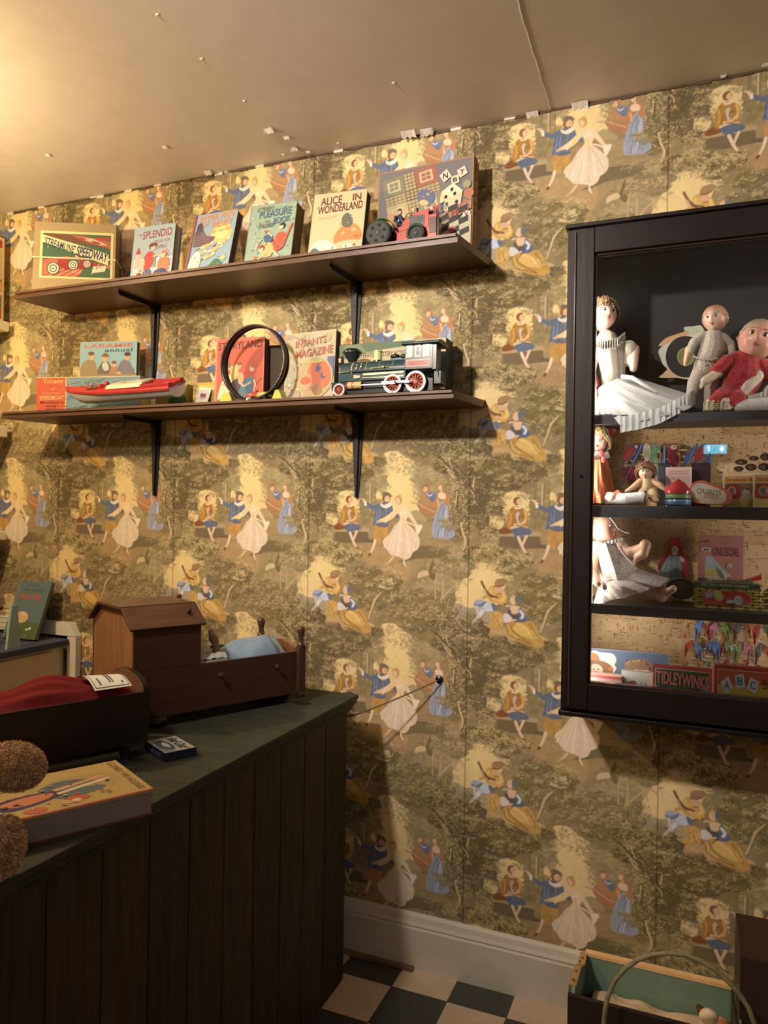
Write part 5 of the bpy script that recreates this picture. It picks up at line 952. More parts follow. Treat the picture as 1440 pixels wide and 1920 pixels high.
# big book: local x along its length (towards the wall), y across to the left
q0 = np.array([-.935, -1.158]); ln = .33; r = rooted('picture_book', 'thick old picture book with a yellow cover lying on the counter edge', 'book', q0[0]-.47*ln, q0[1]-.883*ln, Zc, 62)
t = .048
b = MB((186, 148, 76), WARM*.95); b.box(0, ln, 0, .205, t-.004, t); b.box(0, ln, 0, .205, 0, .003, (120, 60, 40)); b.box(0, ln, .203, .207, 0, t, (150, 60, 40))
b.M = Matrix.Translation((0, 0, t+.0004)) @ Matrix.Rotation(-PI/2, 4, 'X') @ Matrix.Identity(4)
class ArtT(Art):
    def q(s, p): return (p[0]/100*s.w, -p[1]/100*s.h, 0) if False else (p[0]/100*s.w, s.y, -(p[1]/100)*s.h)
b.M = Matrix(); 
class ArtF(Art):
    """picture on a level top: 0..100 along x, 0..100 from the far long edge to the near one"""
    def q(s, p): return (p[0]/100*s.w, s.h*(1-p[1]/100), s.zt-s.y)
A = ArtF(b, ln, .205); A.zt = t+.0003
A.R(0, 0, 100, 100, (184, 146, 74)); A.R(0, 96.5, 100, 100, (190, 80, 54)); A.R(0, 98.3, 100, 99.2, (110, 40, 34))
A.S([(40,40),(56,26),(72,22),(88,30),(92,50),(84,66),(70,60),(58,70),(46,62)], (170,140,74)); A.S([(46,44),(58,30),(72,34),(78,46),(66,54),(52,56)], (88,100,96)); A.S([(50,62),(62,56),(76,58),(80,66),(68,74),(54,74)], (86,104,100)); A.S([(20,58),(34,48),(52,50),(60,58),(44,74),(26,78)], (70,54,84)); A.S([(24,60),(38,52),(52,54),(48,66),(32,72)], (206,112,64)); A.L([(54,50),(72,42),(84,36)], 4, (206,140,90)); A.L([(54,60),(70,52),(86,46)], 3.4, (214,180,130))
for x, y, c_ in ((22,84,(196,170,110)), (38,88,(200,90,54)), (58,84,(206,150,96)), (62,80,(196,80,50)), (12,76,(196,96,60)), (40,20,(196,90,56)), (26,24,(150,120,80))): A.E(x, y, 6, 4.2, c_, 10)
A.E(22,84,3,2.4,(206,100,60)); A.E(60,84,2.4,2,(220,180,120)); A.noise(30, [(180,80,50),(110,80,60),(90,100,110),(190,150,80)], .8, 2.4, (10,20,92,92), 6)
for k, wtxt in enumerate(('STORIES', 'AND', 'PICTURES')):
    g, fs = glyphs(wtxt, .01); A.up(); y0_, y1_ = ((4, 36), (42, 56), (60, 92))[k]; b.add([A.q((93+3.6*(1-v), y0_+(y1_-y0_)*u)) for u, v in g], fs, (120, 90, 50))
b.build('cover', 'ink', r, 0)
p = MB((160, 140, 124), WARM*.9); p.box(.003, ln-.004, .004, .203, .003, t-.004)
for i in range(9): p.box(.0025, ln-.0034, .0034, .2034, .005+i*.0043, .0062+i*.0043, (140, 118, 100))
p.build('pages', 'paper', r)
r = rooted('small_game_box', 'small dark and white card game box lying on the counter', 'game box', -1.106, -.915, Zc, 62)
bx, by, bt = .078, .118, .020
b = MB((40, 38, 50), WARM); b.box(0, bx, 0, by, .001, bt)
A = ArtF(b, bx, by); A.zt = bt+.0003
def q_(p): return ((1-p[1]/100)*bx, by*(1-p[0]/100), A.zt-A.y)
A.q = q_
def AT(self_text, x0, y0, x1, y1, cc):
    g, fs = glyphs(self_text, .03); A.up(); b.add([A.q((x0+(x1-x0)*(u+.15*v), y1-(y1-y0)*v)) for u, v in g], fs, cc)
A.q = lambda p: ((1-p[1]/100)*bx, by*(1-p[0]/100), A.zt-A.y)
A.R(3, 3, 97, 97, (196, 184, 150)); A.R(6, 62, 94, 94, (150, 142, 120)); A.S([(16,60),(40,48),(72,50),(86,66),(60,86),(30,84)], (96,92,84)); A.S([(30,64),(50,56),(70,64),(52,76)], (206,196,164)); A.L([(14,78),(50,92),(88,80)], 2, (50,46,48)); AT('Find Out!', 8, 12, 84, 42, (44, 40, 46))
g, fs = glyphs('FIND OUT', .02); b.add([(bx+.0004 if False else bx*0-.0004, by*.82-(by*.64)*u, .005+.010*v) for u, v in g], fs, (120, 130, 170))
b.build('lid', 'ink', r, .001); b = MB((30, 28, 34), WARM); b.box(.002, bx-.002, .002, by-.002, 0, .012); b.build('tray', 'paper', r)

# ------------------------------------------------------------------ teddy bear at the near left
def fur(b, cx, cy, cz, rx, ry, rz, n, l, cols, seed, rot=None, lo=-1.):
    rg = random.Random(seed); b.t = bt_; Rm = Euler(rot or (0, 0, 0)).to_matrix()
    for i in range(n):
        z = rg.uniform(lo, 1); a = rg.uniform(0, 2*PI); s = math.sqrt(1-z*z); d = Vector((s*math.cos(a), s*math.sin(a), z)); p = Rm @ Vector((d.x*rx, d.y*ry, d.z*rz)); nn = (Rm @ Vector((d.x/rx, d.y/ry, d.z/rz))).normalized()
        t = nn.orthogonal().normalized(); t = Matrix.Rotation(rg.uniform(0, 6.28), 3, nn) @ t; p = Vector((cx, cy, cz))+p*.97; L_ = l*rg.uniform(.6, 1.2); w_ = .0011
        tip = p+(nn*.75+t*.55+Vector((.2, 0, -.25))).normalized()*L_; s2 = nn.cross(t)*w_; m = (p+tip)/2+nn*L_*.12
        c_ = rg.choice(cols); b.add([p-s2, p+s2, m+s2*.7, m-s2*.7, tip], [(0, 1, 2, 3), (3, 2, 4)], c_)
bc = [(190, 138, 80), (172, 122, 68), (206, 156, 96), (150, 106, 62)]
bt_ = WARM*.6
bear = thing('teddy_bear', 'golden brown teddy bear reaching in at the left edge of the counter', 'teddy bear', (-1.10, -1.56, Zc))
pa = P(34, 1438, Y=-1.40); pl = P(2, 1590, Y=-1.46)
def bp(name, ells, ps, sd, l=.0065):
    b = MB((140, 98, 56), bt_)
    for (x, y, z, rx, ry, rz, rot) in ells: b.ell(x, y, z, rx, ry, rz, n=20, m=14, rot=rot)
    for k, (x, y, z, rx, ry, rz, rot) in enumerate(ells): fur(b, x, y, z, rx, ry, rz, ps, l, bc, sd+k, rot)
    return W(b, name, 'fur', bear)
bp('arm', [(pa[0]-.010, pa[1], pa[2], .052, .040, .037, (0, .12, .2)), (pa[0]-.055, pa[1]-.03, pa[2]+.002, .048, .038, .034, (0, 0, .5))], 5200, 1)
bp('leg', [(pl[0]-.002, pl[1], pl[2], .034, .036, .050, (0, .2, 0)), (pl[0]-.05, pl[1]-.04, pl[2]-.012, .055, .038, .035, (0, 0, .6))], 4600, 2)
bp('torso', [(-1.19, -1.56, Zc+.105, .075, .070, .105, None)], 2400, 3)
bp('head', [(-1.20, -1.56, Zc+.255, .062, .058, .058, None), (-1.155, -1.56, Zc+.238, .032, .028, .024, None)], 2200, 4)
for s_ in (-1, 1): bp('ear', [(-1.205, -1.56+s_*.052, Zc+.305, .010, .024, .024, None)], 500, 6)
bp('leg', [(-1.13, -1.66, Zc+.036, .05, .034, .034, (0, 0, -.5))], 900, 8); bp('arm', [(-1.17, -1.645, Zc+.14, .03, .028, .055, (.5, .4, 0))], 900, 9)
for s_ in (-1, 1): b = MB((30, 22, 18)); b.ell(-1.143, -1.56+s_*.022, Zc+.268, .005); W(b, 'eye', 'gloss', bear)
b = MB((40, 26, 20)); b.ell(-1.122, -1.56, Zc+.246, .006, .008, .005); W(b, 'nose', 'gloss', bear)

# ------------------------------------------------------------------ cream cupboard, shelves on the left
TINT[0] = WARM*.75
r = thing('cream_cupboard', 'cream painted low cupboard with a dark blue top at the far left', 'cupboard', (-2.60, -.6, 0))
b = MB((196, 160, 100)); b.box(-2.93, -2.315, -1.3, -.035, .06, .930); W(b, 'carcass', 'gloss', r)
b = MB((62, 62, 76)); b.box(-2.93, -2.285, -1.3, -.035, .930, .955); W(b, 'cupboard_top', 'paper', r, .004)
for ya, yb_ in ((-.66, -.10), (-1.24, -.68)):
    b = MB((196, 160, 100)); b.box(-2.315, -2.300, ya, yb_, .12, .915); d = W(b, 'door', 'gloss', r, .002)
    h = MB((120, 90, 50)); l = r.location; h.tube([(-2.300, yb_-.035, .80), (-2.286, yb_-.035, .79), (-2.286, yb_-.035, .73), (-2.300, yb_-.035, .72)], .005, 8); h.v = [(p_[0]-l[0], p_[1]-l[1], p_[2]-l[2]) for p_ in h.v]; h.build('handle', 'metal', d)
b = MB((214, 196, 160)); b.prism([(-2.299, 0), (-2.255, 0), (-2.255, .965), (-2.299, .965)], -.032, -.004, 'y'); b.prism([(-2.255, .966), (-2.285, 1.018), (-2.93, 1.018), (-2.93, .966)], -.034, -.004, 'y'); W(b, 'end_trim', 'gloss', r, .002, 'white moulded end trim')
b = MB((90, 70, 50)); b.box(-2.93, -2.34, -1.3, -.035, 0, .06); W(b, 'plinth', 'paint', r)
def a_green(A):
    A.R(0, 0, 100, 100, (82, 96, 88)); A.P([(0,72),(40,68),(100,74),(100,100),(0,100)], (78,88,46)); A.R(0, 0, 6, 100, (96,106,90)); A.T("Walt Disney's", 24, 6, 62, 11, (52,58,56), 0, 0, .1); A.T('Story Time with', 14, 13, 80, 20, (52,58,56), 0, 0, .1); A.T('Pluto Pup', 10, 23, 78, 36, (166,62,52), .03, 0, .1)
    A.S([(20,60),(34,54),(52,56),(60,64),(52,72),(34,74),(22,70)], (190,150,84)); A.E(44,58,7,5,(200,160,96)); A.E(74,82,5,3,(200,180,130),-30); A.E(66,84,4,2.6,(200,180,130)); A.noise(14, [(96,106,56),(66,78,42),(150,140,80)], 1, 3, (8,76,94,96), 3)
q = P(12, 1192, Y=-.135); q2 = P(72, 1192, Y=-.12)
book('story_book', 'dark green book with red title lettering leaning behind the abacus on the cream cupboard', 'book', q[0], -.155, .9555, q2[0]-q[0]+.008, .235, .018, 4, 22, a_green, (70, 84, 76), (96, 110, 96), (150, 130, 90))
r = thing('abacus', 'green wooden abacus frame with wires and a dark red bead on the cream cupboard', 'abacus', (-2.46, -.28, .9555))
x = P(24, 1170, Y=-.28)[0]
for xx in (x, x-.26):
    b = MB((136, 154, 128)); b.prism([(-.31, .9555), (-.25, .9555), (-.268, 1.115), (-.292, 1.115)], xx-.004, xx+.008, 'x'); W(b, 'side_frame', 'paint', r, .001)
for k in range(8):
    z = .975+k*.018; b = MB((70, 60, 50)); b.tube([(x-.26, -.28, z), (x, -.28, z)], .0009, 6); W(b, 'wire', 'metal', r)
for k, z in ((7, 1.101),):
    for j in range(3): b = MB((96, 30, 24)); b.ell(x-.062-.015*j, -.28, z, .007, .009, .009, n=12, m=8); W(b, 'bead', 'gloss', r)
for k in range(5):
    for j in range(8): b = MB([(176, 140, 90), (120, 150, 140), (170, 70, 50)][k % 3]); b.ell(x-.12-.015*j, -.28, .975+k*.018, .007, .0085, .0085, n=10, m=6); W(b, 'bead', 'gloss', r)
for z0_, z1_, k in ((2.205, 2.245, 'highest'), (1.765, 1.812, 'middle'), (1.338, 1.376, 'lowest')):
    r = thing('white_shelf', 'white painted shelf end at the left edge, %s of three' % k, 'shelf', (-2.8, -.7, z0_), group='white shelves on the left wall')
    b = MB((214, 190, 140)); b.box(-2.945, -2.640, -1.4, -.035, z0_, z1_); W(b, 'board', 'gloss', r, .003)
    for yy in (-.3, -1.1): b = MB((214, 190, 140)); b.prism([(-2.945, z0_), (-2.76, z0_), (-2.945, z0_-.14)], yy-.01, yy+.01, 'y'); W(b, 'bracket', 'gloss', r)
y1_ = P(8, 520, X=-2.665)[1]
zt = P(8, 447, X=-2.665)[2]
r = thing('tall_game_box', 'tall red and green picture box on the highest white shelf, cut by the left edge', 'game box', (-2.70, y1_-.2, 2.2455))
b = MB((196, 160, 80)); b.box(-2.735, -2.6655, y1_-.40, y1_, 2.2455, zt)
b.M = Matrix.Translation((-2.6650, y1_-.40, 2.2455)) @ Matrix.Rotation(PI/2, 4, 'Z'); A = Art(b, .40, zt-2.2455, 0)
A.R(1, 1, 99, 99, (206, 170, 84)); A.R(3, 4, 97, 13, (170, 50, 40)); A.R(3, 15, 97, 50, (190, 150, 110)); A.R(3, 50, 97, 97, (150, 84, 60)); A.E(90, 60, 7, 10, (206, 110, 60)); A.E(92, 58, 4, 6, (206, 150, 90)); A.R(80, 72, 97, 84, (70, 104, 84)); A.R(80, 86, 97, 97, (180, 56, 50)); A.T('GAMES', 20, 5, 80, 12, (220, 190, 120), .02); A.noise(30, [(190,90,60),(120,130,90),(206,170,110)], 1, 4, (5,20,95,94), 2)
b.M = Matrix(); W(b, 'lid', 'ink', r)
TINT[0] = WARM
# ------------------------------------------------------------------ cord from the wall hook to the counter
h = P(820, 1276, Y=-.02); e = np.array([-.985, -.17, .835])
r = thing('barrier_cord', 'thin brown cord hanging from a small wall hook to the counter side', 'cord', (float(h[0]), 0, float(h[2])))
b = MB((130, 98, 62)); pts = [tuple(np.array(h)*(1-t)+e*t+np.array([0, 0, -.004*math.sin(PI*t)])) for t in np.linspace(0, 1, 14)]; b.tube(pts, .0026, 7); W(b, 'rope', 'cloth', r)
b = MB((52, 54, 50)); b.lathe([(.013, 0), (.012, -.005), (.006, -.008), (.004, -.014), (.005, -.018), (0, -.019)], float(h[0]), 0, float(h[2]), 'y', 16); W(b, 'wall_hook', 'metal', r)
b = MB((120, 96, 60)); b.tube([(-.978, -.165, .842), (-.990, -.172, .836), (-.999, -.175, .84)], .004, 8); W(b, 'eyelet', 'metal', r)
# ------------------------------------------------------------------ glazed display case
TINT[0] = NEUT
CX0, CX1, CZ0, CZ1, CYF = -.328, .62, .948, 2.262, -.250
case = thing('display_case', 'dark wooden wall display case with a glass door, filled with dolls and toys', 'display case', (.146, 0, CZ0))
dkw = (19, 12, 13); TW = NEUT*.9
b = MB(dkw, TW)
b.box(CX0, CX0+.022, -.222, 0, CZ0, CZ1); b.box(CX1-.022, CX1, -.222, 0, CZ0, CZ1); b.box(CX0+.022, CX1-.022, -.222, 0, CZ1-.024, CZ1); b.box(CX0+.022, CX1-.022, -.222, 0, CZ0, CZ0+.024)
b.box(CX0-.006, CX1+.006, -.232, 0, CZ1, CZ1+.012); b.box(CX0-.004, CX1+.004, -.236, 0, CZ0-.014, CZ0)
W(b, 'carcass', 'board', case, .003)
b = MB((26, 24, 24), TW); b.box(CX0+.022, CX1-.022, -.010, 0, 1.74, CZ1-.024); W(b, 'back_panel', 'paint', case, 0, 'black back panel of the top compartment')
def cork():
    m = bpy.data.materials.new('cork_panel'); m.use_nodes = True; N = m.node_tree.nodes; L = m.node_tree.links; bs = N['Principled BSDF']; bs.inputs['Roughness'].default_value = .85
    tc = N.new('ShaderNodeTexCoord')
    def noise(sx, sy, sz, sc, off=0):
        mp = N.new('ShaderNodeMapping'); mp.inputs['Scale'].default_value = (sx, sy, sz); mp.inputs['Location'].default_value = (off, 0, 0); L.new(tc.outputs['Object'], mp.inputs[0]); n = N.new('ShaderNodeTexNoise'); n.inputs['Scale'].default_value = sc; n.inputs['Detail'].default_value = 3; L.new(mp.outputs[0], n.inputs[0]); return n
    n1 = noise(2.6, 1, 16, 18); n2 = noise(16, 1, 2.6, 16, 5); n3 = noise(1, 1, 1.3, 14, 2)
    br = N.new('ShaderNodeTexBrick'); br.inputs['Scale'].default_value = 11; br.offset = .37; br.inputs['Brick Width'].default_value = .8; br.inputs['Row Height'].default_value = .42; br.inputs['Mortar Size'].default_value = .004; br.inputs['Color1'].default_value = (*K((206, 160, 98)), 1); br.inputs['Color2'].default_value = (*K((226, 184, 124)), 1); br.inputs['Mortar'].default_value = (*K((176, 130, 80)), 1)
    mp = N.new('ShaderNodeMapping'); mp.inputs['Rotation'].default_value = (PI/2, 0, 0); L.new(tc.outputs['Object'], mp.inputs[0]); L.new(mp.outputs[0], br.inputs[0])
    def ramp(n, a, c):
        r = N.new('ShaderNodeMapRange'); r.inputs['From Min'].default_value = a; r.inputs['From Max'].default_value = c; L.new(n.outputs[0], r.inputs['Value']); return r
    r1 = ramp(n1, .60, .66); r2 = ramp(n2, .62, .68); mxx = N.new('ShaderNodeMath'); mxx.operation = 'MAXIMUM'; L.new(r1.outputs[0], mxx.inputs[0]); L.new(r2.outputs[0], mxx.inputs[1])
    m1 = N.new('ShaderNodeMix'); m1.data_type = 'RGBA'; L.new(mxx.outputs[0], m1.inputs[0]); L.new(br.outputs[0], m1.inputs[6]); m1.inputs[7].default_value = (*K((120, 80, 46)), 1)
    r3 = N.new('ShaderNodeMapRange'); r3.inputs['To Min'].default_value = .84; r3.inputs['To Max'].default_value = 1.14; L.new(n3.outputs[0], r3.inputs['Value'])
    v = N.new('ShaderNodeVectorMath'); v.operation = 'SCALE'; L.new(m1.outputs[2], v.inputs[0]); L.new(r3.outputs[0], v.inputs['Scale']); L.new(v.outputs[0], bs.inputs['Base Color']); return m
b = MB(); b.box(CX0+.022, CX1-.022, -.010, 0, CZ0+.024, 1.74); W(b, 'back_panel', cork(), case, 0, 'cork covered back panel')
SA, SB, SD = 1.751, 1.507, 1.241                # the tops of the three shelves
for z0_, z1_ in ((1.727, SA), (1.475, SB), (1.214, SD)):
    b = MB((40, 40, 44), TW); b.box(CX0+.023, CX1-.023, -.205, -.011, z1_-.018, z1_); b.box(CX0+.023, CX1-.023, -.212, -.205, z0_, z1_+.0005, (66, 66, 72)); W(b, 'shelf', 'paint', case, .0015)
# door: stiles, rails, beading, pane
gx0, gx1, gz0, gz1 = -.252, .545, 1.030, 2.182
b = MB(dkw, TW); yf = CYF; yk = -.224
b.box(CX0+.012, gx0, yf, yk, CZ0+.010, CZ1-.010); W(b, 'door_stile', 'board', case, .003)
b = MB(dkw, TW); b.box(gx1, CX1-.010, yf, yk, CZ0+.010, CZ1-.010); W(b, 'door_stile', 'board', case, .003)
for z0_, z1_ in ((CZ0+.010, gz0), (gz1, CZ1-.010)): b = MB(dkw, TW); b.box(gx0, gx1, yf, yk, z0_, z1_); W(b, 'door_rail', 'wood', case, .002)
b = MB((50, 32, 26), TW)
b.prism([(gx0, gz1), (gx1, gz1), (gx1, gz1-.006), (gx0, gz1-.006)], yf+.008, yk, 'y'); b.prism([(gx0, gz0), (gx1, gz0), (gx1, gz0+.005), (gx0, gz0+.005)], yf+.008, yk, 'y'); b.box(gx0, gx0+.005, yf+.008, yk, gz0, gz1); b.box(gx1-.005, gx1, yf+.008, yk, gz0, gz1); W(b, 'beading', 'gloss', case)
b = MB((60, 40, 34), TW); b.tube([(CX0+.026, yf-.001, CZ0+.02), (CX0+.026, yf-.001, CZ1-.02)], .003, 8); W(b, 'door_bead', 'gloss', case)
b = MB(); b.box(gx0+.001, gx1-.001, -.236, -.232, gz0+.001, gz1-.001); W(b, 'pane', glass_mat(), case)
b = MB((40, 34, 30), TW); b.lathe([(.004, -.001), (.004, 0), (.0, -.002)], P(1090, 893, Y=yf)[0], yf, P(1090, 893, Y=yf)[2], 'y', 10); W(b, 'keyhole', 'metal', case)
lampr = thing('tube_lamp', 'slim upright tube lamp behind the left edge of the case door', 'lamp', (-.285, -.18, CZ0+.06))
b = MB((200, 190, 170), TW); b.box(-.3055, -.297, -.198, -.182, CZ0+.06, CZ1-.06); W(b, 'fitting', 'gloss', lampr)
b = MB(); b.tube([(-.292, -.19, CZ0+.08), (-.292, -.19, CZ1-.08)], .005, 10); W(b, 'tube', MATS.setdefault('lamp_glow', emit_mat('lamp_glow', (1, .9, .76), 5.)), lampr)
fill_tube = thing('tube_lamp', 'added fill tube, unseen behind the right edge of the case door', 'lamp', (.575, -.18, CZ0+.06))  # unseen tube added to go with the right-hand fill light
b = MB((200, 190, 170), TW); b.box(.589, .597, -.198, -.182, CZ0+.06, CZ1-.06); W(b, 'fitting', 'gloss', fill_tube)
b = MB(); b.tube([(.583, -.19, CZ0+.08), (.583, -.19, CZ1-.08)], .005, 10); W(b, 'tube', MATS['lamp_glow'], fill_tube)

class ArtP(Art):
    """flat picture on an upright plane y, its marks given in reading units (ox, oy, s)"""
    def __init__(s, b, ox, oy, sc, Y, step=.00006): s.b = b; s.ox = ox; s.oy = oy; s.sc = sc; s.y = Y; s.step = step; s.w = s.h = 1.
    def q(s, p): return tuple(P(s.ox+p[0]/s.sc, s.oy+p[1]/s.sc, Y=s.y))
    def plate(s, pts, c, th=.0016, n=3):
        out = pts
        if n:
            out = []; m = len(pts)
            for i in range(m):
                a, b_, cc, d = [np.array(pts[(i+j-1) % m], float) for j in range(4)]
                for t in np.arange(n)/n: out.append(tuple(.5*((2*b_)+(-a+cc)*t+(2*a-5*b_+4*cc-d)*t*t+(-a+3*b_-3*cc+d)*t**3)))
        q = [s.q(p) for p in out]; s.b.prism([(p[0], p[2]) for p in q], s.y, s.y+th, 'y', c); s.up(); s.up(); return s
def base_of(ox, oy, sc, x, Y, z): return (float(P(ox+x/sc, oy, Y=Y)[0]), Y, z)

# ---- doll making
def bump(d, c, s): return math.exp(-((d-Vector(c).normalized()).length/s)**2)
def head(root, name, c, r, M, skin=(226, 176, 146), lips=(190, 80, 70), eye=(60, 50, 46), t=None, open_=0., ears=True):
    """one continuous head; M turns it (it looks along -y before that)"""
    b = MB(skin, t); n, m = 56, 40; base = np.array(skin, float); vs = []; cs = []
    for i in range(m+1):
        a = PI*i/m
        for k in range(n):
            d = Vector((math.sin(a)*math.cos(2*PI*k/n), math.sin(a)*math.sin(2*PI*k/n), math.cos(a)))
            q = 1+.14*bump(d, (0, -1, -.14), .13)+.05*bump(d, (0, -1, .03), .12)+.07*(bump(d, (.5, -.8, -.42), .34)+bump(d, (-.5, -.8, -.42), .34))+.08*bump(d, (0, -.8, -.85), .24)+.05*bump(d, (0, -1, .55), .5)
            q -= .055*(bump(d, (.34, -.95, .05), .14)+bump(d, (-.34, -.95, .05), .14)); q += .05*(bump(d, (0, -.95, -.44), .08)+bump(d, (0, -.95, -.55), .08))-.05*bump(d, (0, -.95, -.495), .05)
            if ears: q += .16*(bump(d, (1, .05, -.08), .13)+bump(d, (-1, .05, -.08), .13))
            p = Vector((d.x*.84, d.y*.92, d.z*(1.0 if d.z > 0 else .95)))*q*r
            ck = bump(d, (.55, -.8, -.35), .24)+bump(d, (-.55, -.8, -.35), .24); lp = max(bump(d, (0, -.95, -.44), .10), bump(d, (0, -.95, -.54), .09))
            cc = base*(1-min(.7, ck*.6))+np.array((222, 120, 96))*min(.7, ck*.6); cc = cc*(1-min(1, max(0, lp-.3)*1.8))+np.array(lips)*min(1, max(0, lp-.3)*1.8)
            vs.append(tuple(M @ p+Vector(c))); cs.append(cc)
    n0 = len(b.v)
    b.v += vs
    for i in range(m):
        for k in range(n):
            f = [i*n+k, (i+1)*n+k, (i+1)*n+(k+1) % n, i*n+(k+1) % n]; b.f.append([x+n0 for x in f]); b.c.append(K(np.mean([cs[x] for x in f], 0), t)); b.sm.append(True)
    o = W(b, name, 'skin', root)
    e = MB(lips, t); p = M @ Vector((0, -r*.925, -r*.455))+Vector(c); e.M = Matrix.Translation(p) @ M.to_4x4(); e.ell(0, 0, r*.02, r*.13, r*.06, r*.035, n=12, m=7); e.ell(0, -r*.005, -r*.035, r*.10, r*.06, r*.04, n=12, m=7); e.ell(0, -r*.03, -.002*r, r*.085, r*.04, r*.014, (70, 30, 30), n=10, m=5); e.M = Matrix(); W(e, 'mouth', 'gloss', root)
    for s_ in (-1, 1):
        e = MB((230, 224, 214), t); p = M @ Vector((s_*.285*r, -.80*r, .055*r))+Vector(c); Rm = M.to_3x3() if hasattr(M, 'to_3x3') else M; e.M = Matrix.Translation(p) @ Rm.to_4x4()
        e.ell(0, 0, 0, r*.135, r*.09, r*.10, n=14, m=10); e.ell(0, -r*.040, 0, r*.085, r*.075, r*.09, eye, n=12, m=8); e.ell(-.02*r, -r*.105, .03*r, r*.018, r*.012, r*.018, (240, 240, 236), n=6, m=4)
        e.tube([(-r*.14, -r*.055, r*.07), (0, -r*.075, r*.115), (r*.14, -r*.045, r*.07)], r*.018, 5, (90, 60, 46)); e.M = Matrix(); W(e, 'eye', 'gloss', root)
        e = MB((150, 100, 66), t); e.tube([M @ Vector((s_*r*u, -r*.91*math.sqrt(max(0, 1-(u*.98)**2))-.012*r, r*(.30-.16*(u-.3)**2*4)))+Vector(c) for u in (.14, .24, .34, .44)], r*.016, 5); W(e, 'eyebrow', 'hair', root)
    return o
def hair(root, name, c, r, M, col_, front=.35, back=-.5, vol=.12, curls=90, curl_r=.13, t=None, seed=1, kind='hair'):
    rg = random.Random(seed); b = MB(col_, t); n, m = 44, 30; grid = []
    for i in range(m+1):
        a = PI*.80*i/m; row = []
        for k in range(n):
            ph = 2*PI*k/n; fy = -math.sin(ph); lim = front if fy > 0 else back
            lim = back+(front-back)*max(0, fy)**.6 if fy > 0 else back
            z = 1-(1-lim)*i/m; s = math.sqrt(max(0, 1-z*z)); d = Vector((s*math.cos(ph), -fy*s if False else s*math.sin(ph), z))
            q = 1+vol*(.6+.4*math.sin(i/m*PI))+.025*math.sin(ph*13+i*.7)+.015*math.sin(ph*29)
            row.append(tuple(M @ (Vector((d.x*.86, d.y*.94, d.z))*q*r)+Vector(c)))
        grid.append(row)
    b.loft(grid)
    for j in range(curls):
        ph = rg.uniform(0, 2*PI); fy = -math.sin(ph); lim = back+(front-back)*max(0, fy)**.6 if fy > 0 else back
        z = rg.uniform(lim-.06, min(1, lim+.75)); s = math.sqrt(max(0, 1-z*z)); d = Vector((s*math.cos(ph)*.88, s*math.sin(ph)*.95, z))*(1+vol)*r; rr = curl_r*r*rg.uniform(.5, 1); pts = []
        for q in range(9): an = q*1.0+j; pts.append(M @ (d+Vector((rr*.6*math.cos(an), rr*.4*math.sin(an*.7), rr*(.8*math.sin(an)-.18*q*.5))))+Vector(c))
        cc = tuple(v*rg.uniform(.75, 1.18) for v in col_); b.tube(pts, rr*.16, 4, cc)
    return W(b, name, kind, root)
def hand(b, p, d, up, s, c=None):
    """palm, four unequal bent fingers and a thumb from the side; p wrist, d direction of the palm, up the back of the hand"""
    d = Vector(d).normalized(); up = Vector(up); up = (up-d*up.dot(d)).normalized(); sd = d.cross(up); p = Vector(p)
    b.tube([p-d*s*.1, p+d*s*.15, p+d*s*.42, p+d*s*.55], [s*.14, s*.19, s*.22, s*.17], 12, c, flat=1.5)
    for k, (o, l) in enumerate(((-.21, .40), (-.07, .47), (.07, .44), (.20, .34))):
        a = p+d*s*.48+sd*s*o; b.tube([a, a+d*s*l*.5+sd*s*o*.15, a+d*s*l*.8-up*s*.10, a+d*s*l*.95-up*s*.22], [s*.072, s*.068, s*.06, s*.04], 8, c)
    a = p+d*s*.14-sd*s*.17; b.tube([a, a+d*s*.16-sd*s*.13, a+d*s*.33-sd*s*.15-up*s*.05], [s*.085, s*.075, s*.05], 8, c)
def Rt(z=0, x=0, y=0): return Matrix.Rotation(z, 3, 'Z') @ Matrix.Rotation(y, 3, 'Y') @ Matrix.Rotation(x, 3, 'X')
def V(px, py, Y): return Vector(P(px, py, Y=Y))
def joined(root, name, paths, kind, col_, t=None, vox=.0022, extra=None, part=True):
    """limbs and trunk grown together into one skin"""
    b = MB(col_, t)
    for pth, rad in paths: b.tube(pth, rad, 14); [b.ell(*p, r_, n=12, m=8) for p, r_ in ((pth[0], rad[0]), (pth[-1], rad[-1]))]
    if extra: extra(b)
    o = W(b, name, kind, root)
    m = o.modifiers.new('skin', 'REMESH'); m.mode = 'VOXEL'; m.voxel_size = vox; m.use_smooth_shade = True
    s = o.modifiers.new('soft', 'SMOOTH'); s.factor = .5; s.iterations = 5
    tone(o, K(col_, t), kind)
    return o
def tone(o, c, kind):
    k = kind+'_%02x%02x%02x' % tuple(int(255*v) for v in c)
    if k not in MATS:
        m = mat(kind).copy(); m.name = k; a = [n for n in m.node_tree.nodes if n.type == 'ATTRIBUTE'][0]; rgb = m.node_tree.nodes.new('ShaderNodeRGB'); rgb.outputs[0].default_value = (*c, 1)
        for l in list(a.outputs['Color'].links): m.node_tree.links.new(rgb.outputs[0], l.to_socket)
        m.node_tree.nodes.remove(a); MATS[k] = m
    o.data.materials.clear(); o.data.materials.append(MATS[k])
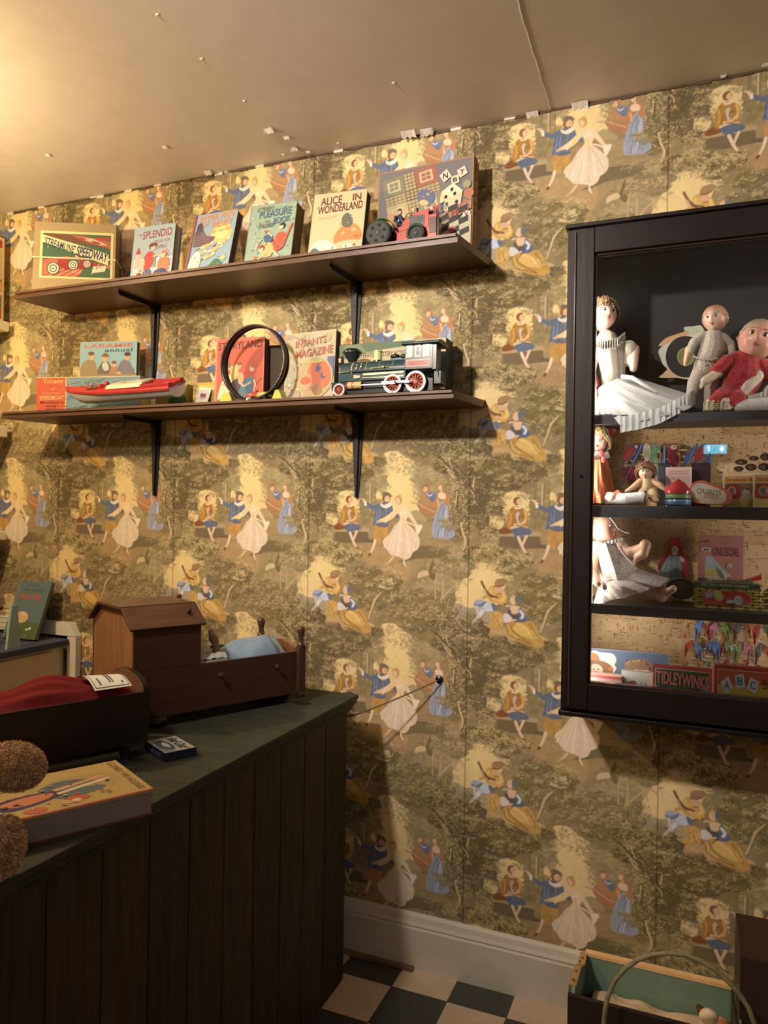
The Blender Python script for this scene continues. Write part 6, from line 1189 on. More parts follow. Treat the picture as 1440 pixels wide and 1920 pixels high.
def ruff(root, name, path, wd, amp, waves, kind, col_, t=None, dirv=(0, -.2, -1), rows=5):
    """a gathered frill hanging from a path"""
    b = MB(col_, t); n = waves*6; pts = [Vector(p) for p in path]; seg = len(pts)-1; dv = Vector(dirv).normalized(); rws = []
    def at_(u): k = min(int(u*seg), seg-1); f = u*seg-k; return pts[k].lerp(pts[k+1], f)
    for i in range(rows):
        v = i/(rows-1); row = []
        for j in range(n+1):
            u = j/n; p = at_(u); tg = (at_(min(1, u+.02))-at_(max(0, u-.02))).normalized(); nn = tg.cross(dv).normalized(); row.append(tuple(p+dv*wd*v+nn*amp*(.35+.65*v)*math.sin(u*waves*2*PI)))
        rws.append(row)
    b.loft(rws, close=False); return W(b, name, kind, root)
def cloth_patch(root, name, a, b_, c_, d_, bulge, kind, col_, nu=40, nv=30, amp=.006, freq=7, t=None, seed=0, spots=None):
    """gathered cloth between two edges a-b (waist) and d-c (hem); each edge a list of points"""
    def edge(E, u): s = (len(E)-1)*u; k = min(int(s), len(E)-2); return Vector(E[k]).lerp(Vector(E[k+1]), s-k)
    b = MB(col_, t); rows = []
    for i in range(nu):
        u = i/(nu-1); row = []
        for j in range(nv):
            v = j/(nv-1); p = edge(a, v).lerp(edge(b_, v), u); f = amp*(.25+.75*u)*(math.sin(v*freq*2*PI+1.5*math.sin(u*3+seed))+.5*math.sin(v*freq*4.6*PI+u*5+seed)); p = p+Vector((0, -bulge*math.sin(PI*v)*(.4+.6*math.sin(PI*min(1, u*.9+.1)))+f, f*.35)); row.append(tuple(p))
        rows.append(row)
    b.loft(rows, close=False)
    if spots:
        rg = random.Random(seed+5)
        for q in range(len(b.f)):
            if rg.random() < spots[0]: b.c[q] = K(rg.choice(spots[1]), t)
    return W(b, name, kind, root)

# ---- top shelf: doll in the white dress
TA = NEUT*1.0
r = thing('doll', 'large fair-haired doll in a satin white dress sitting at the left of the top shelf', 'doll', (P(1140, 760, Y=-.12)[0], -.12, SA))
hc = V(1130, 592, -.125); hr_ = .044; MH = Rt(.55, -.1, .10)
head(r, 'head', hc, hr_, MH, (226, 180, 158)); hair(r, 'hair', hc, hr_, MH, (170, 132, 86), .50, -.55, .16, 160, .18, seed=3)
sk = (226, 184, 160)
def ha(b): hand(b, V(1116, 752, -.165), (.25, -.3, -1), (0, -1, 0), .022)
joined(r, 'body', [([V(1133, 620, -.12), V(1136, 640, -.12)], [.014, .016]), ([V(1190, 655, -.12), V(1188, 690, -.15)], [.014, .011]), ([V(1118, 655, -.13), V(1108, 700, -.16), V(1115, 748, -.165)], [.015, .012, .009])], 'skin', sk, extra=ha)
joined(r, 'bodice', [([V(1138, 640, -.12), V(1143, 665, -.12), V(1148, 700, -.12), V(1148, 715, -.12)], [.032, .045, .036, .034])], 'silk', (190, 178, 158), extra=lambda b: (b.ell(*V(1180, 658, -.12), .024, .024, .030), b.ell(*V(1184, 676, -.125), .019, .02, .02), b.ell(*V(1114, 660, -.125), .022, .022, .028), b.ell(*V(1160, 650, -.12), .026, .03, .02)))
ruff(r, 'collar', [V(1113, 634, -.165), V(1133, 640, -.178), V(1158, 634, -.165), V(1172, 622, -.13)], .024, .004, 16, 'cloth', (176, 166, 150), dirv=(0, -.3, -1))
cloth_patch(r, 'skirt', [V(1168, 700, -.095), V(1155, 712, -.15), V(1135, 720, -.165), V(1112, 735, -.15)], [V(1304, 742, -.10), V(1296, 765, -.20), V(1238, 782, -.222), V(1163, 796, -.225)], None, None, .018, 'silk', (196, 190, 184), 60, 50, .006, 5, seed=2)
cloth_patch(r, 'underskirt', [V(1150, 730, -.14), V(1112, 735, -.14)], [V(1170, 776, -.205), V(1108, 778, -.205)], None, None, .010, 'cloth', (206, 200, 192), 20, 20, .003, 6)
ruff(r, 'hem_frill', [V(1163, 782, -.2285), V(1200, 775, -.2285), V(1238, 764, -.226), V(1268, 748, -.215), V(1290, 738, -.19), V(1303, 728, -.15)], .042, .0042, 15, 'silk', (226, 222, 216), dirv=(0, -.05, -1), rows=7)
b = MB((190, 40, 36)); b.tube([V(1113, 700, -.175), V(1118, 712, -.178), V(1120, 724, -.172)], [.004, .006, .003], 8); W(b, 'ribbon', 'silk', r)
b = MB((220, 214, 206)); b.tube([V(1166, 706, -.165), V(1185, 708, -.18), V(1205, 720, -.19), V(1230, 735, -.19)], [.006, .006, .005, .003], 8); W(b, 'sash', 'silk', r)
# ---- figure holding a record
r = thing('figure_card', 'die-cut figure card with an arm around a black disc behind the knitted doll', 'die-cut card', base_of(1040, 380, 3.6, 880, -.055, SA))
b = MB((196, 190, 160)); A = ArtP(b, 1040, 380, 3.6, -.050)
A.plate([(870,845),(930,835),(1010,860),(1010,1180),(960,1200),(880,1190),(800,1180),(700,1180),(760,1130),(720,1060),(700,1000),(745,950),(705,970),(712,950),(760,910),(880,868)], (196, 186, 150))
A.S([(870,848),(900,836),(960,842),(1000,870),(960,890),(900,880)], (176, 180, 150)); A.S([(715,950),(760,912),(890,868),(900,890),(790,935),(740,980)], (206, 150, 100)); A.S([(706,1000),(760,950),(790,960),(750,1040),(760,1110),(730,1090)], (196, 196, 176)); A.S([(760,1130),(800,1150),(850,1175),(800,1182),(720,1178)], (216, 170, 130))
A.E(885, 1040, 135, 140, (28, 26, 28), n=36); A.E(885, 1040, 128, 132, (40, 38, 40), n=36); A.E(885, 1040, 60, 62, (150, 140, 80), n=24); A.E(885, 1040, 50, 52, (120, 116, 70), n=24); A.E(885, 1040, 12, 12, (30, 28, 28))
W(b, 'printed_card', 'ink', r)
# ---- knitted doll
r = thing('doll', 'small standing doll in a cream knitted suit with moulded reddish hair', 'doll', (P(1330, 750, Y=-.13)[0], -.13, SA))
hc = V(1341, 598, -.135); hr_ = .036; MH = Rt(-.30, .05, -.06); head(r, 'head', hc, hr_, MH, (226, 178, 146)); hair(r, 'hair', hc, hr_*.985, MH, (206, 146, 100), .42, -.55, .05, 0, seed=4, kind='skin')
def hb_(b): hand(b, V(1286, 676, -.15), (-.35, 0, -1), (-.8, -.6, 0), .017)
joined(r, 'body', [([V(1340, 618, -.13), V(1338, 630, -.13)], [.012, .013]), ([V(1292, 655, -.145), V(1286, 678, -.15)], [.0105, .007])], 'skin', (222, 168, 130), vox=.0016, extra=hb_)
joined(r, 'knitted_top', [([V(1338, 634, -.13), V(1336, 655, -.13), V(1328, 672, -.13)], [.026, .033, .030]), ([V(1318, 630, -.132), V(1302, 642, -.14), V(1294, 658, -.145)], [.014, .0135, .0125]), ([V(1356, 634, -.13), V(1370, 646, -.12), V(1372, 672, -.12)], [.014, .013, .012])], 'knit', (206, 188, 168))
joined(r, 'knitted_trousers', [([V(1328, 672, -.13), V(1324, 686, -.13)], [.030, .032]), ([V(1316, 690, -.132), V(1302, 720, -.14), V(1296, 745, -.14)], [.021, .019, .014]), ([V(1336, 690, -.13), V(1334, 720, -.13), V(1330, 752, -.13)], [.021, .019, .014])], 'knit', (200, 180, 162))
b = MB((206, 186, 168)); b.tube([V(1300, 668, -.158), V(1315, 674, -.166), V(1330, 675, -.168), V(1345, 672, -.160)], .0025, 6); b.tube([V(1322, 674, -.168), V(1318, 684, -.17), V(1326, 678, -.172), V(1334, 686, -.17)], .0018, 6); W(b, 'drawstring', 'knit', r)
# ---- red velvet doll
r = thing('doll', 'doll with painted grey hair in a red velvet suit leaning to the right', 'doll', (P(1390, 750, Y=-.14)[0], -.14, SA))
hc = V(1420, 638, -.145); hr_ = .054; MH = Rt(-.05, -.1, .30); head(r, 'head', hc, hr_, MH, (220, 152, 122), eye=(36, 28, 28)); hair(r, 'hair', hc, hr_*.985, MH, (176, 156, 126), .45, -.35, .035, 0, seed=7, kind='skin')
def hc2(b): hand(b, V(1320, 716, -.185), (-.5, -.2, -.9), (-.5, -1, 0), .022)
joined(r, 'body', [([V(1405, 668, -.14), V(1398, 682, -.14)], [.026, .030]), ([V(1346, 700, -.17), V(1322, 714, -.185)], [.014, .012]), ([V(1420, 705, -.16), V(1402, 725, -.18), V(1390, 742, -.185)], [.016, .014, .012])], 'cloth', (196, 176, 148), extra=hc2)
joined(r, 'velvet_suit', [([V(1398, 680, -.14), V(1396, 705, -.14), V(1385, 730, -.14)], [.036, .047, .044]), ([V(1382, 672, -.145), V(1362, 680, -.16), V(1345, 696, -.168)], [.020, .020, .018]), ([V(1428, 688, -.14), V(1440, 700, -.14)], [.024, .022]), ([V(1375, 732, -.15), V(1352, 742, -.185), V(1338, 752, -.20)], [.026, .020, .015]), ([V(1395, 735, -.15), V(1382, 748, -.19), V(1372, 757, -.2)], [.026, .020, .015])], 'velvet', (170, 24, 44))
r = r
for px_, py_, c_ in ((1334, 758, (206, 186, 146)), (1361, 760, (206, 186, 146))):
    q = V(px_, 771, -.195); q.z = SA+.0005
    bt = thing('bootee', 'cream crocheted bootee, %s of the pair below the red velvet doll' % ('left' if px_ < 1350 else 'right'), 'bootee', q, group='crocheted bootees')
    b = MB(c_); b.lathe([(.010, 0), (.0175, .004), (.019, .012), (.017, .022), (.013, .031), (.011, .035), (.008, .031), (.0, .018)], q.x, q.y, q.z, 'z', 20)
    for k in range(40): a = k*.7; h_ = .004+.026*k/40; b.ell(q.x+.0175*math.cos(a), q.y+.0175*math.sin(a), q.z+h_, .004, .004, .003, n=6, m=4)
    o = W(b, 'knitting', 'knit', bt); o.scale = (1, 1.2, 1)
q = V(1384, 756, -.16); r = thing('china_slipper', 'small white china slipper standing upright beside the bootees', 'ornament', (q.x, q.y, SA)); b = MB((222, 214, 204)); b.tube([(q.x, q.y, SA+.004), (q.x+.004, q.y, SA+.022), (q.x-.003, q.y, SA+.042), (q.x-.011, q.y, SA+.047)], [.012, .015, .009, .006], 12); W(b, 'body', 'gloss', r)
r = thing('doll_gown', 'white cotton doll gown lying at the right end of the top shelf', 'gown', (P(1420, 770, Y=-.18)[0], -.18, SA))
joined(r, 'skirt', [([V(1384, 764, -.20), V(1400, 762, -.19), V(1470, 757, -.17)], [.012, .019, .024]), ([V(1450, 740, -.14), V(1500, 735, -.14)], [.03, .036])], 'cloth', (214, 204, 190)); ruff(r, 'frill', [V(1402, 742, -.19), V(1425, 736, -.19), V(1460, 725, -.18)], .016, .003, 9, 'cloth', (206, 196, 184))
for i_, x_ in enumerate((.25, .40)):                     # dolls further along the shelf, seen when one steps aside
    pass
# ---- second shelf
def doll_orange():
    r = thing('doll', 'blonde doll in an orange dress at the left end of the second shelf', 'doll', (P(1118, 940, Y=-.10)[0], -.10, SB))
    hc = V(1118, 827, -.10); hr_ = .037; MH = Rt(.25, 0, .1); head(r, 'head', hc, hr_, MH, (230, 178, 150)); hair(r, 'hair', hc, hr_, MH, (216, 180, 120), .42, -.9, .20, 150, .2, seed=9)
    joined(r, 'body', [([V(1119, 846, -.10), V(1119, 860, -.10)], [.012, .014]), ([V(1119, 858, -.10), V(1120, 890, -.10), V(1128, 930, -.14)], [.014, .02, .016]), ([V(1128, 930, -.14), V(1150, 932, -.185)], [.015, .013])], 'skin', (228, 176, 146))
    cloth_patch(r, 'dress', [V(1096, 858, -.10), V(1110, 862, -.135), V(1126, 862, -.135), V(1139, 862, -.10)], [V(1080, 944, -.12), V(1106, 945, -.185), V(1134, 942, -.185), V(1152, 922, -.10)], None, None, .016, 'cloth', (226, 116, 66), 40, 40, .005, 5, seed=1)
    b = MB((232, 220, 200)); b.loft([[tuple(V(x_, y_, Y_)) for x_, y_, Y_ in ((1096, 842, -.115), (1108, 850, -.135), (1120, 846, -.138), (1130, 850, -.132), (1140, 846, -.11))], [tuple(V(x_, y_, Y_)) for x_, y_, Y_ in ((1092, 856, -.125), (1108, 866, -.15), (1119, 850, -.142), (1132, 862, -.145), (1144, 858, -.118))]], close=False); W(b, 'collar', 'cloth', r)
    b = MB((206, 44, 44)); q = V(1127, 850, -.145); b.ell(q.x, q.y, q.z, .008, .004, .009); b.ell(q.x+.006, q.y, q.z-.018, .006, .003, .010); W(b, 'bow', 'silk', r)
    joined(r, 'sock', [([V(1140, 936, -.175), V(1175, 935, -.19), V(1205, 932, -.192)], [.0135, .0155, .0145])], 'cloth', (236, 228, 220)); b = MB((60, 46, 42)); q = V(1208, 931, -.192); b.ell(q.x, q.y, q.z, .005, .014, .017, rot=(0, .25, .3)); W(b, 'shoe_sole', 'gloss', r)
    b = MB((230, 120, 80)); b.loft([[tuple(V(1136, 930, -.15)), tuple(V(1158, 918, -.15))], [tuple(V(1150, 934, -.19)), tuple(V(1168, 928, -.17))]], close=False); W(b, 'dress_fold', 'cloth', r)
doll_orange()
q = V(1140, 806, -.05); r = thing('red_bonnet', 'small red silk bonnet hanging behind the blonde doll under the top shelf', 'bonnet', (q.x, q.y, q.z)); b = MB((190, 40, 46)); b.ell(q.x, q.y, q.z, .024, .018, .02); W(b, 'crown', 'silk', r)
# parrots
r = thing('parrot_sheet', 'sheet of die-cut parrot scraps joined by cream tabs on the second shelf', 'scrap sheet', base_of(1105, 800, 8.47, 900, -.034, SB), group=None)
OX, OY, SS, PY = 1105, 800, 8.47, -.034
b = MB((222, 200, 150)); A = ArtP(b, OX, OY, SS, PY+.002)
for x0, y0, x1, y1 in ((700,430,860,450),(870,455,960,460),(590,612,800,616),(960,300,1040,310),(1230,320,1300,325),(1420,370,1560,372),(1100,460,1180,480),(1210,515,1260,520),(1480,470,1600,500),(1400,560,1600,590),(1500,260,1700,330),(620,520,720,560),(700,330,760,300)): A.L([(x0, y0), (x1, y1)], 16, (222, 200, 150))
W(b, 'joining_tab', 'ink', r)
bw = lambda pts, c, extra: (pts, c, extra)
def bird(root, Y, ox, oy, sc, outline, col_, f, nm='bird'):
    b = MB(col_); A = ArtP(b, ox, oy, sc, Y); A.plate(outline, col_, .0012); f(A); W(b, nm, 'ink', root)
def macaw(x, y, s=1., flip=1, body=(190, 34, 40), wing=(160, 30, 44), tail=(60, 84, 140), hd=(70, 96, 140)):
    X = lambda u: x+u*s*flip; Y_ = lambda v: y+v*s
    pts = [(X(0), Y_(0)), (X(-60), Y_(-20)), (X(-150), Y_(40)), (X(-200), Y_(160)), (X(-210), Y_(260)), (X(-230), Y_(380)), (X(-190), Y_(280)), (X(-120), Y_(250)), (X(-50), Y_(190)), (X(0), Y_(120)), (X(35), Y_(60)), (X(50), Y_(20))]
    def f(A):
        A.S([(X(-60), Y_(20)), (X(-140), Y_(50)), (X(-190), Y_(150)), (X(-195), Y_(250)), (X(-120), Y_(220)), (X(-50), Y_(150)), (X(-20), Y_(60))], body)
        for k in range(7): A.L([(X(-60-12*k), Y_(50+10*k)), (X(-90-14*k), Y_(150+14*k))], 5*s, (226, 90, 80) if k % 2 else wing)
        A.S([(X(0), Y_(-4)), (X(-70), Y_(-14)), (X(-40), Y_(30)), (X(10), Y_(60)), (X(40), Y_(40))], hd); A.E(X(10), Y_(26), 30*s, 26*s, (222, 214, 196)); A.E(X(8), Y_(22), 8*s, 8*s, (40, 34, 30)); A.S([(X(34), Y_(20)), (X(50), Y_(44)), (X(26), Y_(66))], (60, 54, 50)); A.S([(X(-200), Y_(270)), (X(-180), Y_(280)), (X(-215), Y_(370))], tail)
    bird(r, PY, OX, OY, SS, pts, hd, f, 'parrot_scrap')
macaw(740, 290, 1.0); macaw(1885, 290, 1.05)
def feather(pts, c, c2): bird(r, PY-.0006, OX, OY, SS, pts, c, lambda A: A.L([pts[0], pts[len(pts)//2]], 12, c2), 'tail_feather')
for pts in ([(830,280),(870,290),(790,450),(700,620),(600,720),(560,860),(500,960),(560,800),(640,640),(740,450)], [(1190,290),(1225,300),(1215,430),(1195,640),(1140,640),(1165,430)], [(1700,270),(1730,290),(1680,420),(1560,590),(1490,600),(1560,420)], [(1960,330),(2010,340),(1960,450),(1920,600),(1830,600),(1880,450)]): feather(pts, (70, 96, 150), (140, 160, 186))
def parrot(x, y, w_, h_, c, c2, hd): 
    pts = [(x-w_*.3, y), (x+w_*.3, y), (x+w_*.55, y+h_*.3), (x+w_*.5, y+h_*.7), (x+w_*.1, y+h_), (x-w_*.3, y+h_*.9), (x-w_*.55, y+h_*.6), (x-w_*.5, y+h_*.25)]
    def f(A): A.S([(x-w_*.4, y+h_*.3), (x+w_*.35, y+h_*.25), (x+w_*.4, y+h_*.7), (x, y+h_*.9), (x-w_*.4, y+h_*.7)], c2); A.E(x+w_*.05, y+h_*.13, w_*.3, h_*.11, hd); A.E(x+w_*.12, y+h_*.12, w_*.07, w_*.07, (40, 34, 30)); [A.L([(x-w_*.3+k*w_*.15, y+h_*.4), (x-w_*.35+k*w_*.15, y+h_*.75)], 5, tuple(v*.75 for v in c2)) for k in range(5)]
    bird(r, PY, OX, OY, SS, pts, c, f, 'parrot_scrap')
parrot(910, 280, 110, 260, (206, 196, 170), (190, 176, 140), (214, 204, 180)); parrot(1050, 290, 150, 290, (90, 140, 110), (110, 156, 110), (120, 146, 120)); parrot(1330, 280, 170, 350, (170, 40, 50), (130, 30, 60), (206, 190, 160)); parrot(690, 640, 160, 230, (160, 24, 60), (190, 50, 90), (180, 40, 70)); parrot(545, 640, 90, 180, (130, 30, 60), (150, 50, 80), (120, 40, 60)); parrot(1410, 400, 60, 220, (206, 150, 60), (150, 40, 60), (200, 120, 60)); parrot(1110, 380, 60, 150, (216, 160, 60), (206, 120, 50), (210, 190, 150))
for (x0, x1, z_, lb) in ((1232, 1256, 868, 'dark blue box standing behind the small rag doll'), (1295, 1332, 868, 'dark plum box standing behind the oval sweet box')):
    a0 = P(x0, 900, Y=-.06)[0]; a1 = P(x1, 900, Y=-.06)[0]; zt = P(x0, z_, Y=-.06)[2]
    r2 = thing('dark_box', lb, 'box', ((a0+a1)/2, -.05, SB)); b = MB((44, 34, 50) if x0 > 1290 else (50, 56, 66)); b.box(a0, a1, -.060, -.038, SB, zt); b.box(a0+.002, a1-.002, -.0605, -.059, SB+.004, zt-.008, (60, 34, 50) if x0 > 1290 else (64, 70, 80)); W(b, 'carton', 'gloss', r2, .001)
# rag doll
r = thing('doll', 'small brown-haired baby doll in a tan romper sitting on the second shelf', 'doll', (P(1213, 940, Y=-.15)[0], -.15, SB))
hc = V(1211, 884, -.15); hr_ = .0235; MH = Rt(0, .1, .05); head(r, 'head', hc, hr_, MH, (222, 186, 150), t=None); hair(r, 'hair', hc, hr_, MH, (150, 96, 72), .40, -.75, .28, 120, .24, seed=12)
def h3(b): hand(b, V(1180, 918, -.165), (-1, -.1, -.35), (0, -1, 0), .014); hand(b, V(1246, 917, -.165), (1, -.1, -.45), (0, -1, 0), .014)
joined(r, 'body', [([V(1212, 898, -.15), V(1212, 906, -.15)], [.010, .014]), ([V(1201, 903, -.152), V(1190, 912, -.16), V(1180, 918, -.165)], [.010, .009, .006]), ([V(1224, 903, -.152), V(1238, 910, -.16), V(1246, 917, -.165)], [.010, .009, .006]), ([V(1206, 930, -.165), V(1206, 938, -.195)], [.011, .008]), ([V(1224, 930, -.165), V(1230, 938, -.195)], [.011, .008])], 'skin', (206, 156, 110), vox=.0015, extra=h3)
joined(r, 'romper', [([V(1213, 903, -.15), V(1214, 914, -.15)], [.015, .019]), ([V(1206, 924, -.155), V(1204, 932, -.172)], [.015, .013]), ([V(1223, 924, -.155), V(1227, 932, -.172)], [.016, .014])], 'cloth', (196, 166, 114), vox=.0018)
# pink card box, top, quads, snakes and ladders
def pbox(name, label, cat, x0, x1, yt, Y, t, zb, art, base, kind='ink', rot=0, h=None):
    a0 = P(x0, 900, Y=Y)[0]; a1 = P(x1, 900, Y=Y)[0]; zt = P(x0, yt, Y=Y)[2] if h is None else zb+h; w_ = a1-a0
    r = thing(name, label, cat, (float(a0), Y, zb), rz=rot); b = MB(base); b.box(0, w_, 0, t, 0, zt-zb); A = Art(b, w_, zt-zb, -.0004); art(A); b.build('carton', kind, r); return r
def a_pink(A): A.R(0, 0, 100, 100, (226, 190, 180)); A.R(8, 6, 92, 94, (222, 170, 160)); A.R(14, 10, 86, 12, (190, 120, 120)); A.R(14, 15, 80, 17, (190, 120, 120)); A.E(46, 44, 26, 22, (206, 206, 200)); A.E(46, 47, 20, 17, (222, 170, 160)); A.noise(14, [(110, 120, 130), (150, 150, 150)], 2, 5, (24, 24, 70, 40), 4)
pbox('card_box', 'pale pink card box with a grey wreath behind the spinning top', 'box', 1248, 1297, 876, -.10, .03, SB, a_pink, (226, 190, 180))
q = V(1271, 940, -.165); r = thing('spinning_top', 'red, green and blue tin spinning top shaped like a bell', 'spinning top', (q.x, q.y, SB))
b = MB((180, 24, 40)); R_ = .0335; b.lathe([(.0, .0008, (70, 120, 170)), (R_*.7, .001, (70, 120, 170)), (R_*.98, .006, (70, 120, 170)), (R_, .014, (90, 140, 180)), (R_*.96, .019, (40, 50, 60)), (R_*.86, .021, (40, 50, 60)), (R_*.95, .022, (110, 150, 90)), (R_*.97, .029, (110, 150, 90)), (R_*.9, .033, (36, 60, 50)), (R_, .0345, (180, 24, 40)), (R_*1.0, .042, (180, 24, 40)), (R_*.55, .062, (180, 24, 40)), (R_*.22, .070, (180, 24, 40)), (.0035, .073, (180, 24, 40)), (0, .075, (180, 24, 40))], q.x, q.y, SB, 'z', 40); W(b, 'shell', 'tin', r)
r = thing('sweet_box', 'oval orange box printed QUADS with four babies lying against the boxes', 'box', base_of(1240, 820, 10.29, 960, -.16, SB))
b = MB((226, 110, 76)); A = ArtP(b, 1240, 820, 10.29, -.160); A.plate([(545,1000),(600,890),(720,835),(850,840),(960,900),(1100,940),(1250,1000),(1340,1060),(1375,1150),(1340,1250),(1240,1300),(1050,1300),(860,1290),(660,1260),(580,1200),(550,1100)], (222, 100, 66), .020)
A.S([(560,1040),(620,930),(720,890),(860,900),(1000,950),(1150,1010),(1240,1080),(1250,1200),(1180,1240),(900,1200),(700,1190),(570,1110)], (226, 204, 176)); A.S([(600,950),(700,905),(790,930),(700,965)], (190, 200, 180)); A.T('QUADS', 670, 975, 1145, 1085, (70, 110, 96), .0, -50, .05)
for k in range(4): A.E(860+k*72, 1105+k*16, 36, 44, (222, 168, 136)); A.E(856+k*72, 1095+k*16, 5, 5, (90, 60, 50)); A.E(858+k*72, 1072+k*16, 26, 16, (196, 140, 96)); A.E(850+k*72, 1155+k*14, 34, 34, (214, 160, 130))
A.S([(760,1170),(1180,1210),(1160,1280),(780,1275)], (230, 196, 170)); W(b, 'carton', 'ink', r)
def a_snakes(A):
    A.R(0, 0, 100, 100, (226, 206, 150)); A.R(3, 5, 100, 24, (226, 170, 70)); A.T('Snakes & Ladders', 6, 9, 140, 21, (190, 70, 40), .02); A.R(4, 26, 100, 74, (150, 110, 90)); A.R(4, 68, 100, 96, (206, 184, 80)); A.S([(6,70),(6,34),(20,30),(40,34),(44,66),(38,72)], (170, 50, 50)); A.E(22, 50, 11, 13, (226, 150, 100)); A.E(22, 50, 8, 10, (110, 110, 100)); A.S([(46,70),(52,46),(64,48),(72,70)], (206, 186, 160)); A.S([(74,80),(82,52),(92,58),(96,84)], (60, 56, 60)); A.E(60, 44, 3, 3, (120, 60, 50)); A.E(92, 52, 4, 4, (206, 170, 150)); A.E(80, 84, 5, 3, (50, 46, 44)); A.noise(12, [(190, 80, 70), (120, 110, 110), (226, 200, 160)], 1.5, 4, (8, 30, 96, 66), 3)
pbox('board_game_box', 'snakes and ladders box, left one, beside the oval orange box', 'game box', 1356, 1432, 890, -.125, .03, SB, lambda A: (setattr(A, 'w', A.w), a_snakes(A)), (226, 206, 150))
pbox('board_game_box', 'snakes and ladders box, right one, cut by the frame of the photo', 'game box', 1413, 1500, 889, -.160, .03, SB, lambda A: a_snakes(A), (226, 206, 150))
r = thing('cat_face_sheet', 'row of dark brown animal face scraps propped on top of the games boxes', 'scrap sheet', base_of(1340, 840, 14.4, 1000, -.10, P(1400, 886, Y=-.10)[2]))
for k, (x, y, rx, ry) in enumerate(((650, 560, 150, 80), (980, 520, 175, 110), (1330, 510, 175, 120), (720, 380, 190, 90), (1060, 280, 150, 75), (1380, 240, 170, 110), (1650, 520, 160, 120), (1700, 250, 160, 110))):
    b = MB((70, 46, 36)); A = ArtP(b, 1340, 840, 14.4, -.104-.0007*k); A.plate([(x+rx*math.cos(a)*(1+.1*math.sin(3*a)), y-ry*math.sin(a)*(1+.12*math.cos(2*a))) for a in np.arange(10)*PI/5], (206, 180, 140), .0012)
    A.E(x, y, rx*.93, ry*.93, (66, 42, 34)) if False else A.S([(x+rx*.92*math.cos(a), y-ry*.9*math.sin(a)) for a in np.arange(10)*PI/5], (64, 44, 36)); A.S([(x+rx*(-.2+.45*math.cos(a)), y+ry*(.1-.4*math.sin(a))) for a in np.arange(8)*PI/4], (110, 80, 64)); A.E(x-rx*.4, y+ry*.2, 20, 18, (24, 18, 16)); A.E(x+rx*.3, y+ry*.15, 20, 18, (24, 18, 16)); A.E(x-rx*.05, y+ry*.45, 14, 10, (150, 100, 90)); W(b, 'face_scrap', 'ink', r)
b = MB((206, 180, 140)); A = ArtP(b, 1340, 840, 14.4, -.101); A.plate([(490, 630), (1800, 620), (1800, 690), (500, 690)], (196, 170, 130), .001, 0); W(b, 'card_strip', 'ink', r)

# ---- third shelf: baby doll
r = thing('doll', 'large bald baby doll in a white flowered dress on the third shelf', 'doll', (P(1150, 1130, Y=-.14)[0], -.14, SD))
hc = V(1134, 992, -.13); hr_ = .044; MH = Rt(.85, -.12, .22); head(r, 'head', hc, hr_, MH, (206, 150, 124)); hair(r, 'painted_hair', hc, hr_*.99, MH, (190, 150, 116), .62, .1, .02, 0, seed=2, kind='skin')
def h4(b): hand(b, V(1192, 1046, -.175), (-.2, -.5, -.9), (-.6, -1, .2), .026); hand(b, V(1128, 1092, -.205), (.5, -.3, -.8), (0, -1, .3), .026)
joined(r, 'body', [([V(1132, 1015, -.125), V(1135, 1030, -.125)], [.018, .022]), ([V(1165, 1024, -.14), V(1180, 1036, -.155), V(1206, 1030, -.17), V(1210, 1022, -.17)], [.017, .016, .018, .012]), ([V(1210, 1022, -.172), V(1206, 1040, -.178), V(1194, 1046, -.176)], [.016, .014, .010]), ([V(1113, 1040, -.14), V(1108, 1075, -.175), V(1122, 1094, -.20)], [.017, .016, .011]), ([V(1175, 1106, -.155), V(1212, 1112, -.165), V(1238, 1118, -.170)], [.026, .022, .014]), ([V(1238, 1120, -.172), V(1248, 1112, -.176), V(1262, 1104, -.184)], [.015, .012, .010]), ([V(1206, 1090, -.11), V(1240, 1100, -.12)], [.020, .015])], 'skin', (200, 150, 118), extra=h4)
fl = [(206, 130, 120), (150, 150, 160), (190, 120, 110)]
sp = (.10, fl)
joined(r, 'bodice', [([V(1138, 1030, -.125), V(1146, 1052, -.13), V(1156, 1076, -.135)], [.030, .040, .046])], 'cloth', (204, 190, 178))
cloth_patch(r, 'dress_front', [V(1112, 1022, -.14), V(1136, 1018, -.172), V(1160, 1018, -.14)], [V(1126, 1086, -.15), V(1160, 1088, -.192), V(1196, 1066, -.15)], None, None, .012, 'cloth', (208, 196, 186), 40, 36, .002, 4, seed=3, spots=sp)
cloth_patch(r, 'dress_skirt', [V(1198, 1066, -.11), V(1180, 1072, -.16), V(1150, 1088, -.19), V(1124, 1094, -.165)], [V(1256, 1086, -.115), V(1238, 1098, -.185), V(1180, 1118, -.204), V(1112, 1134, -.200)], None, None, .016, 'cloth', (210, 198, 188), 46, 60, .0035, 5, seed=4, spots=sp)
ruff(r, 'collar_frill', [V(1112, 1014, -.155), V(1130, 1018, -.17), V(1150, 1012, -.168), V(1168, 1008, -.15)], .010, .003, 9, 'cloth', (236, 220, 210))
b = MB((206, 196, 186)); cc = V(1134, 986, -.13); b.tube([V(1113, 970, -.15), V(1126, 962, -.165), V(1140, 966, -.172), V(1150, 978, -.172), V(1158, 990, -.165), V(1168, 997, -.16), V(1180, 1000, -.155)], [.0016]*7, 6); b.tube([V(1157, 1018, -.178), V(1164, 1032, -.18), V(1175, 1046, -.185), V(1185, 1056, -.19)], [.002]*4, 6); W(b, 'ribbon', 'silk', r)
